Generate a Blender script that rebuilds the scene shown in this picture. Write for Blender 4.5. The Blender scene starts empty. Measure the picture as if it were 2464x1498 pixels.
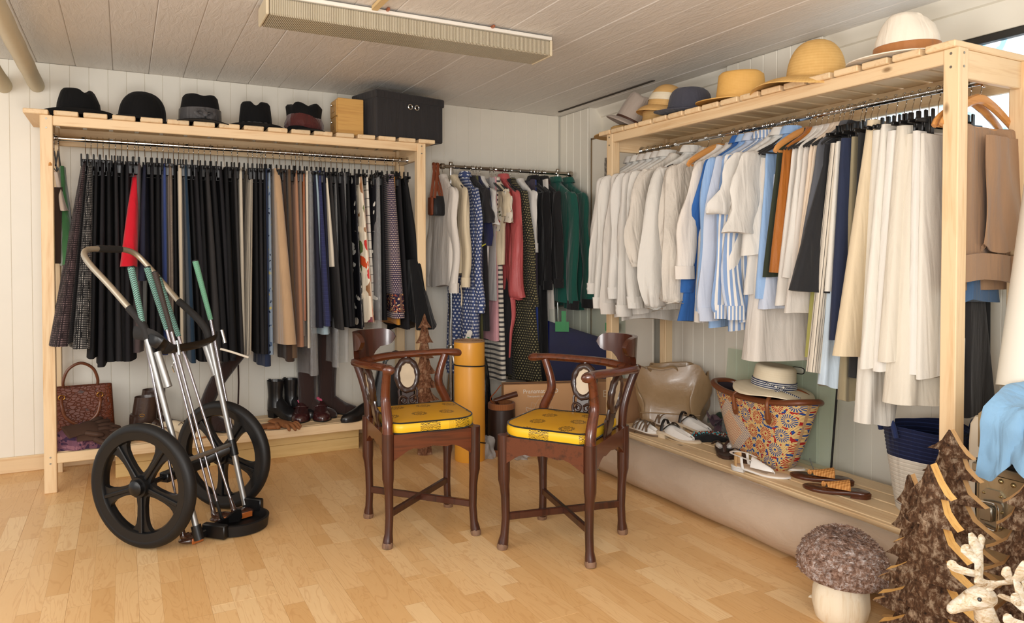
import bpy, math, random
from mathutils import Vector, Matrix, Euler

# ---------------------------------------------------------------- camera, world, lights, exposure
SC = bpy.context.scene
COL = SC.collection
FPX, CX, HORIZON, PITCH, YAW, EYE = 1770.0, 1232.0, 617.0, math.radians(1.19), math.radians(27.8), 1.15
Y0 = HORIZON + FPX * math.tan(PITCH)
cam_data = bpy.data.cameras.new('camera')
cam_data.sensor_width = 36.0
cam_data.lens = 36.0 * FPX / 2464.0
cam_data.shift_y = -(749.0 - Y0) / 2464.0
cam_data.clip_start = 0.02
cam = bpy.data.objects.new('camera', cam_data)
COL.objects.link(cam)
cam.location = (0, 0, EYE)
cam.rotation_euler = (math.pi / 2 - PITCH, 0, -YAW)
SC.camera = cam

world = bpy.data.worlds.new('world')
SC.world = world
world.use_nodes = True
bg = world.node_tree.nodes['Background']
bg.inputs[0].default_value = (1.0, 0.985, 0.96, 1)
bg.inputs[1].default_value = 0.66


def area_light(name, loc, target, sx, sy, power, color):
    d = bpy.data.lights.new(name, 'AREA')
    d.shape = 'RECTANGLE'
    d.size, d.size_y, d.energy, d.color = sx, sy, power, color
    o = bpy.data.objects.new(name, d)
    COL.objects.link(o)
    o.location = loc
    o.rotation_euler = (Vector(target) - Vector(loc)).to_track_quat('-Z', 'Y').to_euler()
    return o


# daylight from the room's windows behind and beside the camera
area_light('daylight_rear', (-0.7, -1.6, 1.75), (1.1, 3.8, 0.9), 2.6, 1.2, 66, (1.0, 0.985, 0.965))
area_light('daylight_left', (-1.9, 1.6, 1.5), (1.6, 3.2, 0.8), 1.8, 1.2, 24, (1.0, 0.95, 0.88))
# added fill light near the camera, aimed upwards to brighten the ceiling
area_light('ceiling_fill', (0.1, 0.3, 0.9), (0.7, 1.6, 2.2), 0.5, 0.5, 26, (1.0, 0.98, 0.96))

vs = SC.view_settings
vs.view_transform = 'Standard'
vs.look = 'None'
vs.gamma = 1.0
vs.exposure = 0.27
vs.use_curve_mapping = False

# ---------------------------------------------------------------- helpers
FW = Vector((math.sin(YAW) * math.cos(PITCH), math.cos(YAW) * math.cos(PITCH), -math.sin(PITCH)))
RT = Vector((math.cos(YAW), -math.sin(YAW), 0))
UP = RT.cross(FW)
EYEV = Vector((0, 0, EYE))
pi = math.pi


def ray(px, py):
    return FW + RT * ((px - CX) / FPX) + UP * ((Y0 - py) / FPX)


def onX(px, py, X):
    d = ray(px, py)
    return EYEV + d * (X / d.x)


def onY(px, py, Y):
    d = ray(px, py)
    return EYEV + d * (Y / d.y)


def onZ(px, py, Z=0.0):
    d = ray(px, py)
    return EYEV + d * ((Z - EYE) / d.z)


def onP(px, py, p, n):
    d = ray(px, py)
    n = Vector(n)
    return EYEV + d * ((Vector(p) - EYEV).dot(n) / d.dot(n))


def lin(v):
    v = v / 255.0
    return v / 12.92 if v <= 0.04045 else ((v + 0.055) / 1.055) ** 2.4


def C(r, g, b):
    return (lin(r), lin(g), lin(b), 1.0)


ROOTS = {}


def thing(name, label, cat, loc=(0, 0, 0), rot=(0, 0, 0), group=None, kind=None):
    o = bpy.data.objects.new(name, None)
    o.empty_display_size = 0.05
    COL.objects.link(o)
    o.location = loc
    if not hasattr(rot, '__len__'):
        rot = (0, 0, rot)
    o.rotation_euler = rot
    if label:
        o['label'] = label
    if cat:
        o['category'] = cat
    if group:
        o['group'] = group
    if kind:
        o['kind'] = kind
    ROOTS[o.name] = Matrix.Translation(Vector(loc)) @ Euler(rot).to_matrix().to_4x4()
    return o


def tag(o, label=None, cat=None, group=None, kind=None):
    for k, v in (('label', label), ('category', cat), ('group', group), ('kind', kind)):
        if v:
            o[k] = v
    return o


def dup(o, parent=None):
    c = o.copy()
    COL.objects.link(c)
    if parent is not None:
        c.parent = parent
    return c


def dup_tree(root):
    """a copy of a thing and of its parts and sub-parts"""
    c = dup(root)
    for ch in list(root.children):
        d = dup(ch, c)
        for g in list(ch.children):
            dup(g, d)
    return c


class MB:
    """collects shapes and links them as one mesh object"""

    def __init__(s):
        s.v, s.f, s.uv = [], [], []

    def add(s, vs, fs, uvs=None):
        b = len(s.v)
        s.v += [Vector(v) for v in vs]
        s.f += [tuple(i + b for i in f) for f in fs]
        s.uv += list(uvs) if uvs else [(v[0] + v[1], v[2]) for v in vs]
        return s

    def box(s, x0, x1, y0, y1, z0, z1, ch=0.002, M=None):
        if x0 > x1: x0, x1 = x1, x0
        if y0 > y1: y0, y1 = y1, y0
        if z0 > z1: z0, z1 = z1, z0
        ch = min(ch, (x1 - x0) * .45, (y1 - y0) * .45, (z1 - z0) * .45)
        vs, idx = [], {}
        X, Y, Z = (x0, x1), (y0, y1), (z0, z1)
        sg = (1, -1)
        for a in (0, 1):
            for b in (0, 1):
                for c in (0, 1):
                    for k in range(3):
                        p = [X[a], Y[b], Z[c]]
                        for q, e in ((0, a), (1, b), (2, c)):
                            if q != k:
                                p[q] += sg[e] * ch
                        idx[a, b, c, k] = len(vs)
                        vs.append(Vector(p))
        fs = []
        for k, o1, o2 in ((0, 1, 2), (1, 2, 0), (2, 0, 1)):
            for e in (0, 1):
                q = []
                for (m, n) in ((0, 0), (1, 0), (1, 1), (0, 1)):
                    t = [0, 0, 0]
                    t[k], t[o1], t[o2] = e, m, n
                    q.append(idx[t[0], t[1], t[2], k])
                fs.append(q if e else q[::-1])
        for k, o1, o2 in ((0, 1, 2), (1, 2, 0), (2, 0, 1)):
            for m in (0, 1):
                for n in (0, 1):
                    t = [0, 0, 0]
                    t[o1], t[o2] = m, n
                    t0 = list(t); t1 = list(t); t1[k] = 1
                    q = [idx[(*t0, o1)], idx[(*t1, o1)], idx[(*t1, o2)], idx[(*t0, o2)]]
                    fs.append(q if (m + n) % 2 else q[::-1])
        for a in (0, 1):
            for b in (0, 1):
                for c in (0, 1):
                    q = [idx[a, b, c, 0], idx[a, b, c, 1], idx[a, b, c, 2]]
                    fs.append(q if (a + b + c) % 2 else q[::-1])
        if M is not None:
            vs = [M @ v for v in vs]
        return s.add(vs, fs)

    def tube(s, path, r, n=8, cap=True, sx=1.0, sy=1.0, closed=False, up=None):
        path = [Vector(p) for p in path]
        m = len(path)
        rr = r if hasattr(r, '__len__') else [r] * m
        rings, prev = [], None
        L = 0
        uvs, vs = [], []
        for i, p in enumerate(path):
            if closed:
                t = path[(i + 1) % m] - path[i - 1]
            else:
                t = path[min(i + 1, m - 1)] - path[max(i - 1, 0)]
            t = t.normalized() if t.length > 1e-9 else Vector((0, 0, 1))
            if prev is None:
                a = Vector(up) if up else (Vector((0, 0, 1)) if abs(t.z) < .9 else Vector((0, 1, 0)))
            else:
                a = prev
            nrm = a - t * a.dot(t)
            nrm = nrm.normalized() if nrm.length > 1e-6 else t.orthogonal().normalized()
            prev = nrm
            bn = t.cross(nrm)
            if i: L += (path[i] - path[i - 1]).length
            for k in range(n):
                an = 2 * pi * k / n
                vs.append(p + (nrm * math.cos(an) * sx + bn * math.sin(an) * sy) * rr[i])
                uvs.append((k / n, L))
        fs = []
        for i in range(m if closed else m - 1):
            for k in range(n):
                j = (i + 1) % m
                fs.append((i * n + k, i * n + (k + 1) % n, j * n + (k + 1) % n, j * n + k))
        if cap and not closed:
            fs.append(tuple(range(n))[::-1])
            fs.append(tuple((m - 1) * n + k for k in range(n)))
        return s.add(vs, fs, uvs)

    def rings(s, rings, cap0=True, cap1=True, closed=True, uvs=None):
        n = len(rings[0])
        vs = [v for r in rings for v in r]
        fs = []
        for i in range(len(rings) - 1):
            for k in range(n if closed else n - 1):
                fs.append((i * n + k, i * n + (k + 1) % n, (i + 1) * n + (k + 1) % n, (i + 1) * n + k))
        if cap0: fs.append(tuple(range(n))[::-1])
        if cap1: fs.append(tuple((len(rings) - 1) * n + k for k in range(n)))
        return s.add(vs, fs, uvs)

    def lathe(s, prof, n=24, sx=1.0, sy=1.0, M=None, fn=None, cap0=True, cap1=True):
        rings, uvs = [], []
        for j, (r, z) in enumerate(prof):
            ring = []
            for k in range(n):
                a = 2 * pi * k / n
                p = Vector((r * sx * math.cos(a), r * sy * math.sin(a), z))
                if fn: p = fn(p, a, j / (len(prof) - 1))
                ring.append(M @ p if M is not None else p)
                uvs.append((k / n, z))
            rings.append(ring)
        return s.rings(rings, cap0, cap1, True, uvs)

    def prism(s, pts, a, b, M=None):
        """outline in (x,z) extruded along y from a to b"""
        n = len(pts)
        vs = [Vector((p[0], a, p[1])) for p in pts] + [Vector((p[0], b, p[1])) for p in pts]
        if M is not None: vs = [M @ v for v in vs]
        fs = [tuple(range(n)), tuple(range(2 * n - 1, n - 1, -1))]
        fs += [(i, i + n, (i + 1) % n + n, (i + 1) % n) for i in range(n)]
        return s.add(vs, fs)

    def sheet(s, P, nu, nv, th=0.0):
        """grid of points P(u,v), u,v in 0..1, given thickness th by a second layer"""
        vs = [Vector(P(i / nu, j / nv)) for j in range(nv + 1) for i in range(nu + 1)]
        uv = [(i / nu, j / nv) for j in range(nv + 1) for i in range(nu + 1)]
        w = nu + 1
        fs = [(j * w + i, j * w + i + 1, (j + 1) * w + i + 1, (j + 1) * w + i) for j in range(nv) for i in range(nu)]
        if th:
            nr = [Vector() for _ in vs]
            for f in fs:
                q = (vs[f[1]] - vs[f[0]]).cross(vs[f[3]] - vs[f[0]])
                for i in f: nr[i] += q
            N = len(vs)
            vs = vs + [v - (nn.normalized() if nn.length else Vector((0, 0, 1))) * th for v, nn in zip(vs, nr)]
            uv = uv * 2
            back = [tuple(i + N for i in f[::-1]) for f in fs]
            edge = [j * w for j in range(nv + 1)]
            rim = list(range(nu + 1)) + [j * w + nu for j in range(1, nv + 1)] + [nv * w + i for i in range(nu - 1, -1, -1)] + [j * w for j in range(nv - 1, 0, -1)]
            fs = fs + back + [(rim[(i + 1) % len(rim)], rim[i], rim[i] + N, rim[(i + 1) % len(rim)] + N) for i in range(len(rim))]
        return s.add(vs, fs, uv)

    def xf(s, M):
        s.v = [M @ v for v in s.v]
        return s

    def build(s, name, mat, parent=None, loc=None, rot=None, smooth=True, world=False, sharp=38, center=True):
        vs = s.v
        if world and parent is not None:
            inv = ROOTS[parent.name].inverted()
            vs = [inv @ v for v in vs]
        c = Vector((0, 0, 0))
        if loc is None and center:
            mn = Vector((min(v[i] for v in vs) for i in range(3)))
            mx = Vector((max(v[i] for v in vs) for i in range(3)))
            c = (mn + mx) / 2
            if parent is None: c.z = mn.z
            vs = [v - c for v in vs]
        me = bpy.data.meshes.new(name)
        me.from_pydata([tuple(v) for v in vs], [], s.f)
        uvl = me.uv_layers.new(name='UVMap')
        li = [0] * len(me.loops)
        me.loops.foreach_get('vertex_index', li)
        flat = [0.0] * (2 * len(li))
        for k, i in enumerate(li):
            flat[2 * k], flat[2 * k + 1] = s.uv[i]
        uvl.data.foreach_set('uv', flat)
        if smooth:
            me.polygons.foreach_set('use_smooth', [True] * len(me.polygons))
            if sharp: me.set_sharp_from_angle(angle=math.radians(sharp))
        if mat is not None: me.materials.append(mat)
        o = bpy.data.objects.new(name, me)
        COL.objects.link(o)
        if parent is not None:
            o.parent = parent
            ROOTS[o.name] = ROOTS.get(parent.name, Matrix.Identity(4))
        o.location = loc if loc is not None else c
        if rot is not None: o.rotation_euler = rot
        if parent is not None and parent.type == 'MESH':
            o.location = Vector(o.location) - parent.location if loc is None else o.location
        return o


def catmull(pts, k=6):
    P = [Vector(p) for p in pts]
    if len(P) < 3: return P
    out = []
    for i in range(len(P) - 1):
        a, b, c, d = P[max(i - 1, 0)], P[i], P[i + 1], P[min(i + 2, len(P) - 1)]
        for j in range(k):
            t = j / k
            out.append(.5 * ((2 * b) + (c - a) * t + (2 * a - 5 * b + 4 * c - d) * t * t + (3 * b - a - 3 * c + d) * t ** 3))
    out.append(P[-1])
    return out


def lerp(a, b, t): return a + (b - a) * t


def interp(tab, x):
    """piecewise-linear through a table of (x, y)"""
    if x <= tab[0][0]: return tab[0][1]
    for (a, b), (c, d) in zip(tab, tab[1:]):
        if x <= c: return b + (d - b) * (x - a) / (c - a)
    return tab[-1][1]


def sm(t):
    t = max(0., min(1., t))
    return t * t * (3 - 2 * t)

# ---------------------------------------------------------------- materials
class NT:
    def __init__(s, name):
        s.m = bpy.data.materials.new(name)
        s.m.use_nodes = True
        s.t = s.m.node_tree
        s.b = s.t.nodes['Principled BSDF']
        s.out = s.t.nodes['Material Output']

    def n(s, typ, **kw):
        nd = s.t.nodes.new(typ)
        for k, v in kw.items(): setattr(nd, k, v)
        return nd

    def set(s, sock, val):
        if hasattr(val, 'is_output') or isinstance(val, bpy.types.NodeSocket):
            s.t.links.new(val, sock)
        else:
            sock.default_value = val

    def math(s, op, a, b=0.0, c=None, clamp=False):
        nd = s.n('ShaderNodeMath', operation=op)
        nd.use_clamp = clamp
        s.set(nd.inputs[0], a); s.set(nd.inputs[1], b)
        if c is not None: s.set(nd.inputs[2], c)
        return nd.outputs[0]

    def mix(s, fac, a, b, mode='MIX'):
        nd = s.n('ShaderNodeMix', data_type='RGBA', blend_type=mode)
        s.set(nd.inputs[0], fac); s.set(nd.inputs[6], a); s.set(nd.inputs[7], b)
        return nd.outputs[2]

    def coord(s, kind='Object', scale=(1, 1, 1), rnd=False):
        tc = s.n('ShaderNodeTexCoord')
        mp = s.n('ShaderNodeMapping')
        mp.inputs['Scale'].default_value = scale
        s.t.links.new(tc.outputs[kind], mp.inputs[0])
        if rnd:
            oi = s.n('ShaderNodeObjectInfo')
            k = s.math('MULTIPLY', oi.outputs['Random'], 37.0)
            cb = s.n('ShaderNodeCombineXYZ')
            for i in range(3): s.t.links.new(k, cb.inputs[i])
            s.t.links.new(cb.outputs[0], mp.inputs['Location'])
        return mp.outputs[0]

    def noise(s, vec, scale, detail=3, rough=.55, dist=0.0):
        nd = s.n('ShaderNodeTexNoise')
        s.t.links.new(vec, nd.inputs['Vector'])
        nd.inputs['Scale'].default_value = scale
        nd.inputs['Detail'].default_value = detail
        nd.inputs['Roughness'].default_value = rough
        nd.inputs['Distortion'].default_value = dist
        return nd.outputs['Fac']

    def voro(s, vec, scale, feature='F1', out='Distance', rnd=1.0):
        nd = s.n('ShaderNodeTexVoronoi', feature=feature)
        s.t.links.new(vec, nd.inputs['Vector'])
        nd.inputs['Scale'].default_value = scale
        nd.inputs['Randomness'].default_value = rnd
        return nd.outputs[out]

    def ramp(s, fac, stops, interp='LINEAR'):
        nd = s.n('ShaderNodeValToRGB')
        nd.color_ramp.interpolation = interp
        e = nd.color_ramp.elements
        e[0].position, e[0].color = stops[0]
        e[1].position, e[1].color = stops[-1]
        for p, c in stops[1:-1]:
            q = e.new(p); q.color = c
        s.t.links.new(fac, nd.inputs[0])
        return nd.outputs[0]

    def xyz(s, vec):
        nd = s.n('ShaderNodeSeparateXYZ')
        s.t.links.new(vec, nd.inputs[0])
        return nd.outputs

    def bump(s, h, strength=.3, dist=.002):
        nd = s.n('ShaderNodeBump')
        nd.inputs['Strength'].default_value = strength
        nd.inputs['Distance'].default_value = dist
        s.t.links.new(h, nd.inputs['Height'])
        s.t.links.new(nd.outputs[0], s.b.inputs['Normal'])

    def fin(s, col, rough=.5, metal=0.0, spec=.5, coat=0.0, sheen=0.0):
        s.set(s.b.inputs['Base Color'], col)
        s.set(s.b.inputs['Roughness'], rough)
        s.b.inputs['Metallic'].default_value = metal
        s.b.inputs['Specular IOR Level'].default_value = spec
        s.b.inputs['Coat Weight'].default_value = coat
        s.b.inputs['Coat Roughness'].default_value = .12
        s.b.inputs['Sheen Weight'].default_value = sheen
        return s.m


def sc(c, k): return (min(c[0] * k, 1), min(c[1] * k, 1), min(c[2] * k, 1), 1)


def plain(name, c, rough=.5, metal=0.0, var=.12, vs=9, bump=0.0, bs=60, coat=0.0, spec=.5, sheen=0.0):
    t = NT(name)
    v = t.coord('Object', rnd=True)
    col = t.mix(t.noise(v, vs), sc(c, 1 - var), sc(c, 1 + var))
    if bump: t.bump(t.noise(v, bs, 4), bump, .003)
    return t.fin(col, rough, metal, spec, coat, sheen)


def wood(name, c1, c2, axis=0, ring=26, rough=.5, coat=0.0, stretch=.06, knots=False):
    t = NT(name)
    s3 = [1, 1, 1]; s3[axis] = stretch
    v = t.coord('Object', s3, rnd=True)
    a = t.noise(v, ring, 4, .6, .8)
    b = t.noise(v, ring * 5, 3)
    f = t.math('ADD', t.math('MULTIPLY', a, .75), t.math('MULTIPLY', b, .25))
    col = t.ramp(f, [(.3, c1), (.5, sc(c1, 1.04)), (.72, c2)])
    oi = t.n('ShaderNodeObjectInfo')
    k = t.math('ADD', t.math('MULTIPLY', oi.outputs['Random'], .16), .92)
    hv = t.n('ShaderNodeHueSaturation')
    t.set(hv.inputs['Value'], k); t.set(hv.inputs['Color'], col)
    col = hv.outputs[0]
    if knots:
        s4 = [1, 1, 1]; s4[axis] = .5
        d = t.voro(t.coord('Object', s4, rnd=True), 7)
        col = t.mix(t.ramp(d, [(.03, (1, 1, 1, 1)), (.085, (0, 0, 0, 1))]), col, sc(c2, .45))
    t.bump(b, .12, .001)
    return t.fin(col, rough, 0, .4, coat)


PINE1, PINE2 = C(230, 202, 161), C(212, 172, 124)
M_pine_x = wood('pine_along_x', PINE1, PINE2, 0, knots=True)
M_pine_y = wood('pine_along_y', PINE1, PINE2, 1, knots=True)
M_pine_z = wood('pine_upright', PINE1, PINE2, 2, knots=True)
M_rose = wood('dark_rosewood', C(66, 33, 21), C(24, 13, 10), 2, 30, .3, .3)
M_rose_arm = wood('reddish_rosewood', C(94, 46, 24), C(38, 20, 13), 0, 26, .26, .35)
M_rose_dark = plain('blackened_rosewood', C(52, 31, 23), .28, 0, .25, 12, .15, 40, .4)
M_oldfoot = wood('worn_hoof_wood', C(128, 98, 76), C(66, 44, 34), 2, 40, .6)
M_chrome = plain('chrome', C(222, 222, 220), .14, 1.0, .03)
M_steel = plain('dark_chrome', C(168, 160, 148), .2, 1.0, .06)
M_alu = plain('brushed_aluminium', C(176, 176, 174), .46, 1.0, .05, 30)
M_champagne = plain('champagne_aluminium', C(196, 186, 168), .42, .85, .05, 20)
M_screw = plain('zinc_screw', C(150, 145, 135), .35, .9, .1)
M_brass = plain('brass', C(200, 150, 75), .28, 1.0, .08)
M_blkplastic = plain('black_plastic', C(12, 12, 13), .34, 0, .15, 14, .05)
M_foam = plain('black_foam', C(28, 26, 25), .75, 0, .12, 40, .25, 220)
M_rubber = plain('black_rubber', C(22, 21, 21), .5, 0, .2, 8, .1, 120, 0, .35)
M_hangerblk = plain('hanger_black', C(18, 18, 19), .33, 0, .1)
M_hangerwood = wood('hanger_wood', C(206, 146, 82), C(176, 112, 52), 1, 22, .35, .2)
M_velvetblk = plain('black_flock', C(26, 24, 24), .9, 0, .15, 30, .1, 300, 0, .2, .3)


def folds(t, k=1.0, fine=None):
    """soft vertical creases plus fine crinkle as relief"""
    a = t.noise(t.coord('Object', (1, 1, .13), rnd=True), 19, 2, .5, .5)
    b = t.noise(t.coord('Object', (1, 1, .45), rnd=True), 34, 4, .6, .8)
    h = t.math('ADD', t.math('MULTIPLY', a, 1.0), t.math('MULTIPLY', b, .14))
    if fine is not None: h = t.math('ADD', h, t.math('MULTIPLY', fine, .02))
    t.bump(h, .5 * k, .03)


def fabric(name, c, rough=.88, var=.1, weave=420, bump=.12, sheen=.15, wash=5):
    t = NT(name)
    u = t.coord('UV')
    o = t.coord('Object', rnd=True)
    f = t.noise(o, wash, 3)
    w = t.noise(u, weave, 1)
    col = t.mix(f, sc(c, 1 - var), sc(c, 1 + var))
    col = t.mix(t.math('MULTIPLY', w, .22), col, sc(c, .7))
    folds(t, min(1.3, .55 + bump * 2.2), w)
    return t.fin(col, rough, 0, .25, 0, sheen)


def stripes(name, ca, cb, period, duty=.5, horiz=False, rough=.88, c3=None, off=0.0):
    t = NT(name)
    q = t.xyz(t.coord('UV'))
    x = q[1] if horiz else q[0]
    fr = t.math('FRACT', t.math('ADD', t.math('DIVIDE', x, period), 10.0 + off))
    f = t.math('LESS_THAN', fr, duty)
    col = t.mix(f, ca, cb)
    o = t.coord('Object')
    col = t.mix(t.math('MULTIPLY', t.noise(o, 12), .25), col, sc(ca, .75))
    folds(t, .8)
    return t.fin(col, rough, 0, .25, 0, .1)


def dots(name, cbase, cdot, period, rad=.28, rough=.85, stagger=True, squish=1.0):
    t = NT(name)
    q = t.xyz(t.coord('UV'))
    x = t.math('DIVIDE', q[0], period)
    y = t.math('DIVIDE', q[1], period * squish)
    row = t.math('FLOOR', y)
    if stagger: x = t.math('ADD', x, t.math('MULTIPLY', row, .5))
    fx = t.math('SUBTRACT', t.math('FRACT', t.math('ADD', x, 100.)), .5)
    fy = t.math('SUBTRACT', t.math('FRACT', t.math('ADD', y, 100.)), .5)
    d = t.math('SQRT', t.math('ADD', t.math('MULTIPLY', fx, fx), t.math('MULTIPLY', fy, fy)))
    col = t.mix(t.math('LESS_THAN', d, rad), cbase, cdot)
    o = t.coord('Object')
    folds(t, .8)
    return t.fin(col, rough, 0, .25, 0, .1)


def plaid(name, c1, c2, c3, period, rough=.85):
    t = NT(name)
    q = t.xyz(t.coord('UV'))
    def band(x, p, duty, o=0.0):
        return t.math('LESS_THAN', t.math('FRACT', t.math('ADD', t.math('DIVIDE', x, p), 50. + o)), duty)
    col = t.mix(t.math('MULTIPLY', band(q[0], period, .5), .5), c1, c2)
    col = t.mix(t.math('MULTIPLY', band(q[1], period, .5), .5), col, c2)
    col = t.mix(t.math('MULTIPLY', band(q[0], period, .09, .2), .8), col, c3)
    col = t.mix(t.math('MULTIPLY', band(q[1], period, .09, .2), .8), col, c3)
    folds(t, .8)
    return t.fin(col, rough, 0, .25, 0, .1)


def tweed(name, c1, c2, cell, k=.5):
    t = NT(name)
    q = t.xyz(t.coord('UV'))
    a = t.math('FRACT', t.math('ADD', t.math('DIVIDE', q[0], cell), 50.))
    b = t.math('FRACT', t.math('ADD', t.math('DIVIDE', q[1], cell), 50.))
    f = t.math('MULTIPLY', t.math('LESS_THAN', a, k), t.math('LESS_THAN', b, k))
    g = t.noise(t.coord('UV', (1, .35, 1)), 60, 3, .7)
    f = t.math('MULTIPLY', f, t.ramp(g, [(.42, (0, 0, 0, 1)), (.56, (1, 1, 1, 1))]))
    col = t.mix(f, c1, c2)
    folds(t, .8)
    return t.fin(col, .92, 0, .2, 0, .1)


def blobs(name, base, cols, scale, rough=.6, th=.34):
    """printed cloth with irregular patches of several colours"""
    t = NT(name)
    u = t.coord('UV')
    wv = t.n('ShaderNodeVectorMath', operation='ADD')
    nz = t.n('ShaderNodeTexNoise'); nz.inputs['Scale'].default_value = 14
    t.t.links.new(u, nz.inputs['Vector'])
    m2 = t.n('ShaderNodeVectorMath', operation='SCALE'); m2.inputs[3].default_value = .09
    t.t.links.new(nz.outputs['Color'], m2.inputs[0])
    t.t.links.new(u, wv.inputs[0]); t.t.links.new(m2.outputs[0], wv.inputs[1])
    vo = t.n('ShaderNodeTexVoronoi'); vo.inputs['Scale'].default_value = scale
    t.t.links.new(wv.outputs[0], vo.inputs['Vector'])
    sep = t.n('ShaderNodeSeparateColor'); t.t.links.new(vo.outputs['Color'], sep.inputs[0])
    stops = [(i / len(cols), c) for i, c in enumerate(cols)]
    pal = t.ramp(sep.outputs[0], stops if len(stops) > 1 else stops * 2, 'CONSTANT')
    col = t.mix(t.math('LESS_THAN', vo.outputs['Distance'], th), base, pal)
    folds(t, .8)
    return t.fin(col, rough, 0, .3)


def leather(name, c, rough=.38, scale=60, bump=.25, var=.2, coat=.1):
    t = NT(name)
    o = t.coord('Object', rnd=True)
    col = t.mix(t.noise(o, 8, 4), sc(c, 1 - var), sc(c, 1 + var))
    h = t.math('ADD', t.math('MULTIPLY', t.voro(o, scale), .4), t.noise(o, 14, 5, .6, .8))
    t.bump(h, bump, .004)
    return t.fin(col, rough, 0, .5, coat)


def clear_film(name, tint, alpha, rough=.12):
    """thin clear plastic: mostly see-through with a glossy skin"""
    t = NT(name)
    tr = t.n('ShaderNodeBsdfTransparent'); tr.inputs[0].default_value = tint
    gl = t.n('ShaderNodeBsdfPrincipled')
    gl.inputs['Base Color'].default_value = (.8, .8, .8, 1)
    gl.inputs['Roughness'].default_value = rough
    bp = t.n('ShaderNodeBump'); bp.inputs['Strength'].default_value = .8; bp.inputs['Distance'].default_value = .01
    t.t.links.new(t.noise(t.coord('Object'), 22, 3, .6, 1.0), bp.inputs['Height'])
    t.t.links.new(bp.outputs[0], gl.inputs['Normal'])
    mx = t.n('ShaderNodeMixShader'); mx.inputs[0].default_value = alpha
    t.t.links.new(tr.outputs[0], mx.inputs[1]); t.t.links.new(gl.outputs[0], mx.inputs[2])
    t.t.links.new(mx.outputs[0], t.out.inputs['Surface'])
    return t.m

# ---------------------------------------------------------------- the room
CEIL, WALL_Y, WALL_X = 2.19, 4.69, 3.0
M_paint = plain('cream_paint', C(237, 231, 217), .42, 0, .035, 6, .06, 90)
M_ceil = NT('painted_ceiling_boards')
_v = M_ceil.coord('Object', (1, 1, 1), rnd=True)
_st = M_ceil.noise(M_ceil.coord('Object', (9, 2.2, 9), rnd=True), 3.2, 5, .65, 1.2)
_col = M_ceil.mix(M_ceil.noise(_v, 3), C(226, 221, 214), C(238, 233, 227))
M_ceil.bump(_st, .55, .012)
M_ceil = M_ceil.fin(_col, .38, 0, .5)


def floor_mat():
    t = NT('maple_strip_laminate')
    obj = t.coord('Object')
    q = t.xyz(obj)
    oi = t.n('ShaderNodeObjectInfo')
    rnd = oi.outputs['Random']
    sx = t.math('FLOOR', t.math('DIVIDE', q[0], .0701))
    off = t.math('MULTIPLY', sx, .317)
    sy = t.math('FLOOR', t.math('ADD', t.math('DIVIDE', t.math('ADD', q[1], off), .427), t.math('MULTIPLY', rnd, 9.)))
    cb = t.n('ShaderNodeCombineXYZ')
    t.set(cb.inputs[0], sx); t.set(cb.inputs[1], sy); t.set(cb.inputs[2], t.math('MULTIPLY', rnd, 91.))
    wn = t.n('ShaderNodeTexWhiteNoise'); t.t.links.new(cb.outputs[0], wn.inputs['Vector'])
    # grain: each strip gets its own piece of the noise field
    vm = t.n('ShaderNodeVectorMath', operation='ADD')
    sc2 = t.n('ShaderNodeVectorMath', operation='SCALE'); sc2.inputs[3].default_value = 23.
    t.t.links.new(wn.outputs['Color'], sc2.inputs[0])
    mp = t.n('ShaderNodeMapping'); mp.inputs['Scale'].default_value = (1, .16, 1)
    t.t.links.new(obj, mp.inputs[0])
    t.t.links.new(mp.outputs[0], vm.inputs[0]); t.t.links.new(sc2.outputs[0], vm.inputs[1])
    g = t.noise(vm.outputs[0], 11, 3, .5, 1.4)
    rings = t.math('ABSOLUTE', t.math('SUBTRACT', t.math('FRACT', t.math('MULTIPLY', g, 9.)), .5))
    fine = t.noise(vm.outputs[0], 120, 2)
    base = t.ramp(wn.outputs['Value'], [(0, C(216, 171, 114)), (.4, C(225, 183, 128)), (.75, C(231, 192, 139)), (1, C(237, 203, 153))])
    col = t.mix(t.math('MULTIPLY', t.ramp(rings, [(.0, (1, 1, 1, 1)), (.16, (0, 0, 0, 1))]), .3), base, C(184, 124, 70))
    col = t.mix(t.math('MULTIPLY', fine, .2), col, C(196, 142, 86))
    fx = t.math('ABSOLUTE', t.math('SUBTRACT', t.math('FRACT', t.math('ADD', t.math('DIVIDE', q[0], .0701), 20.)), .5))
    fy = t.math('ABSOLUTE', t.math('SUBTRACT', t.math('FRACT', t.math('ADD', t.math('ADD', t.math('DIVIDE', t.math('ADD', q[1], off), .427), t.math('MULTIPLY', rnd, 9.)), 20.)), .5))
    seam = t.math('MAXIMUM', t.math('GREATER_THAN', fx, .492), t.math('GREATER_THAN', fy, .4975))
    col = t.mix(t.math('MULTIPLY', seam, .35), col, C(150, 98, 52))
    rough = t.math('ADD', t.math('MULTIPLY', t.noise(obj, 3, 3), .12), .3)
    return t.fin(col, rough, 0, .45)


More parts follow.
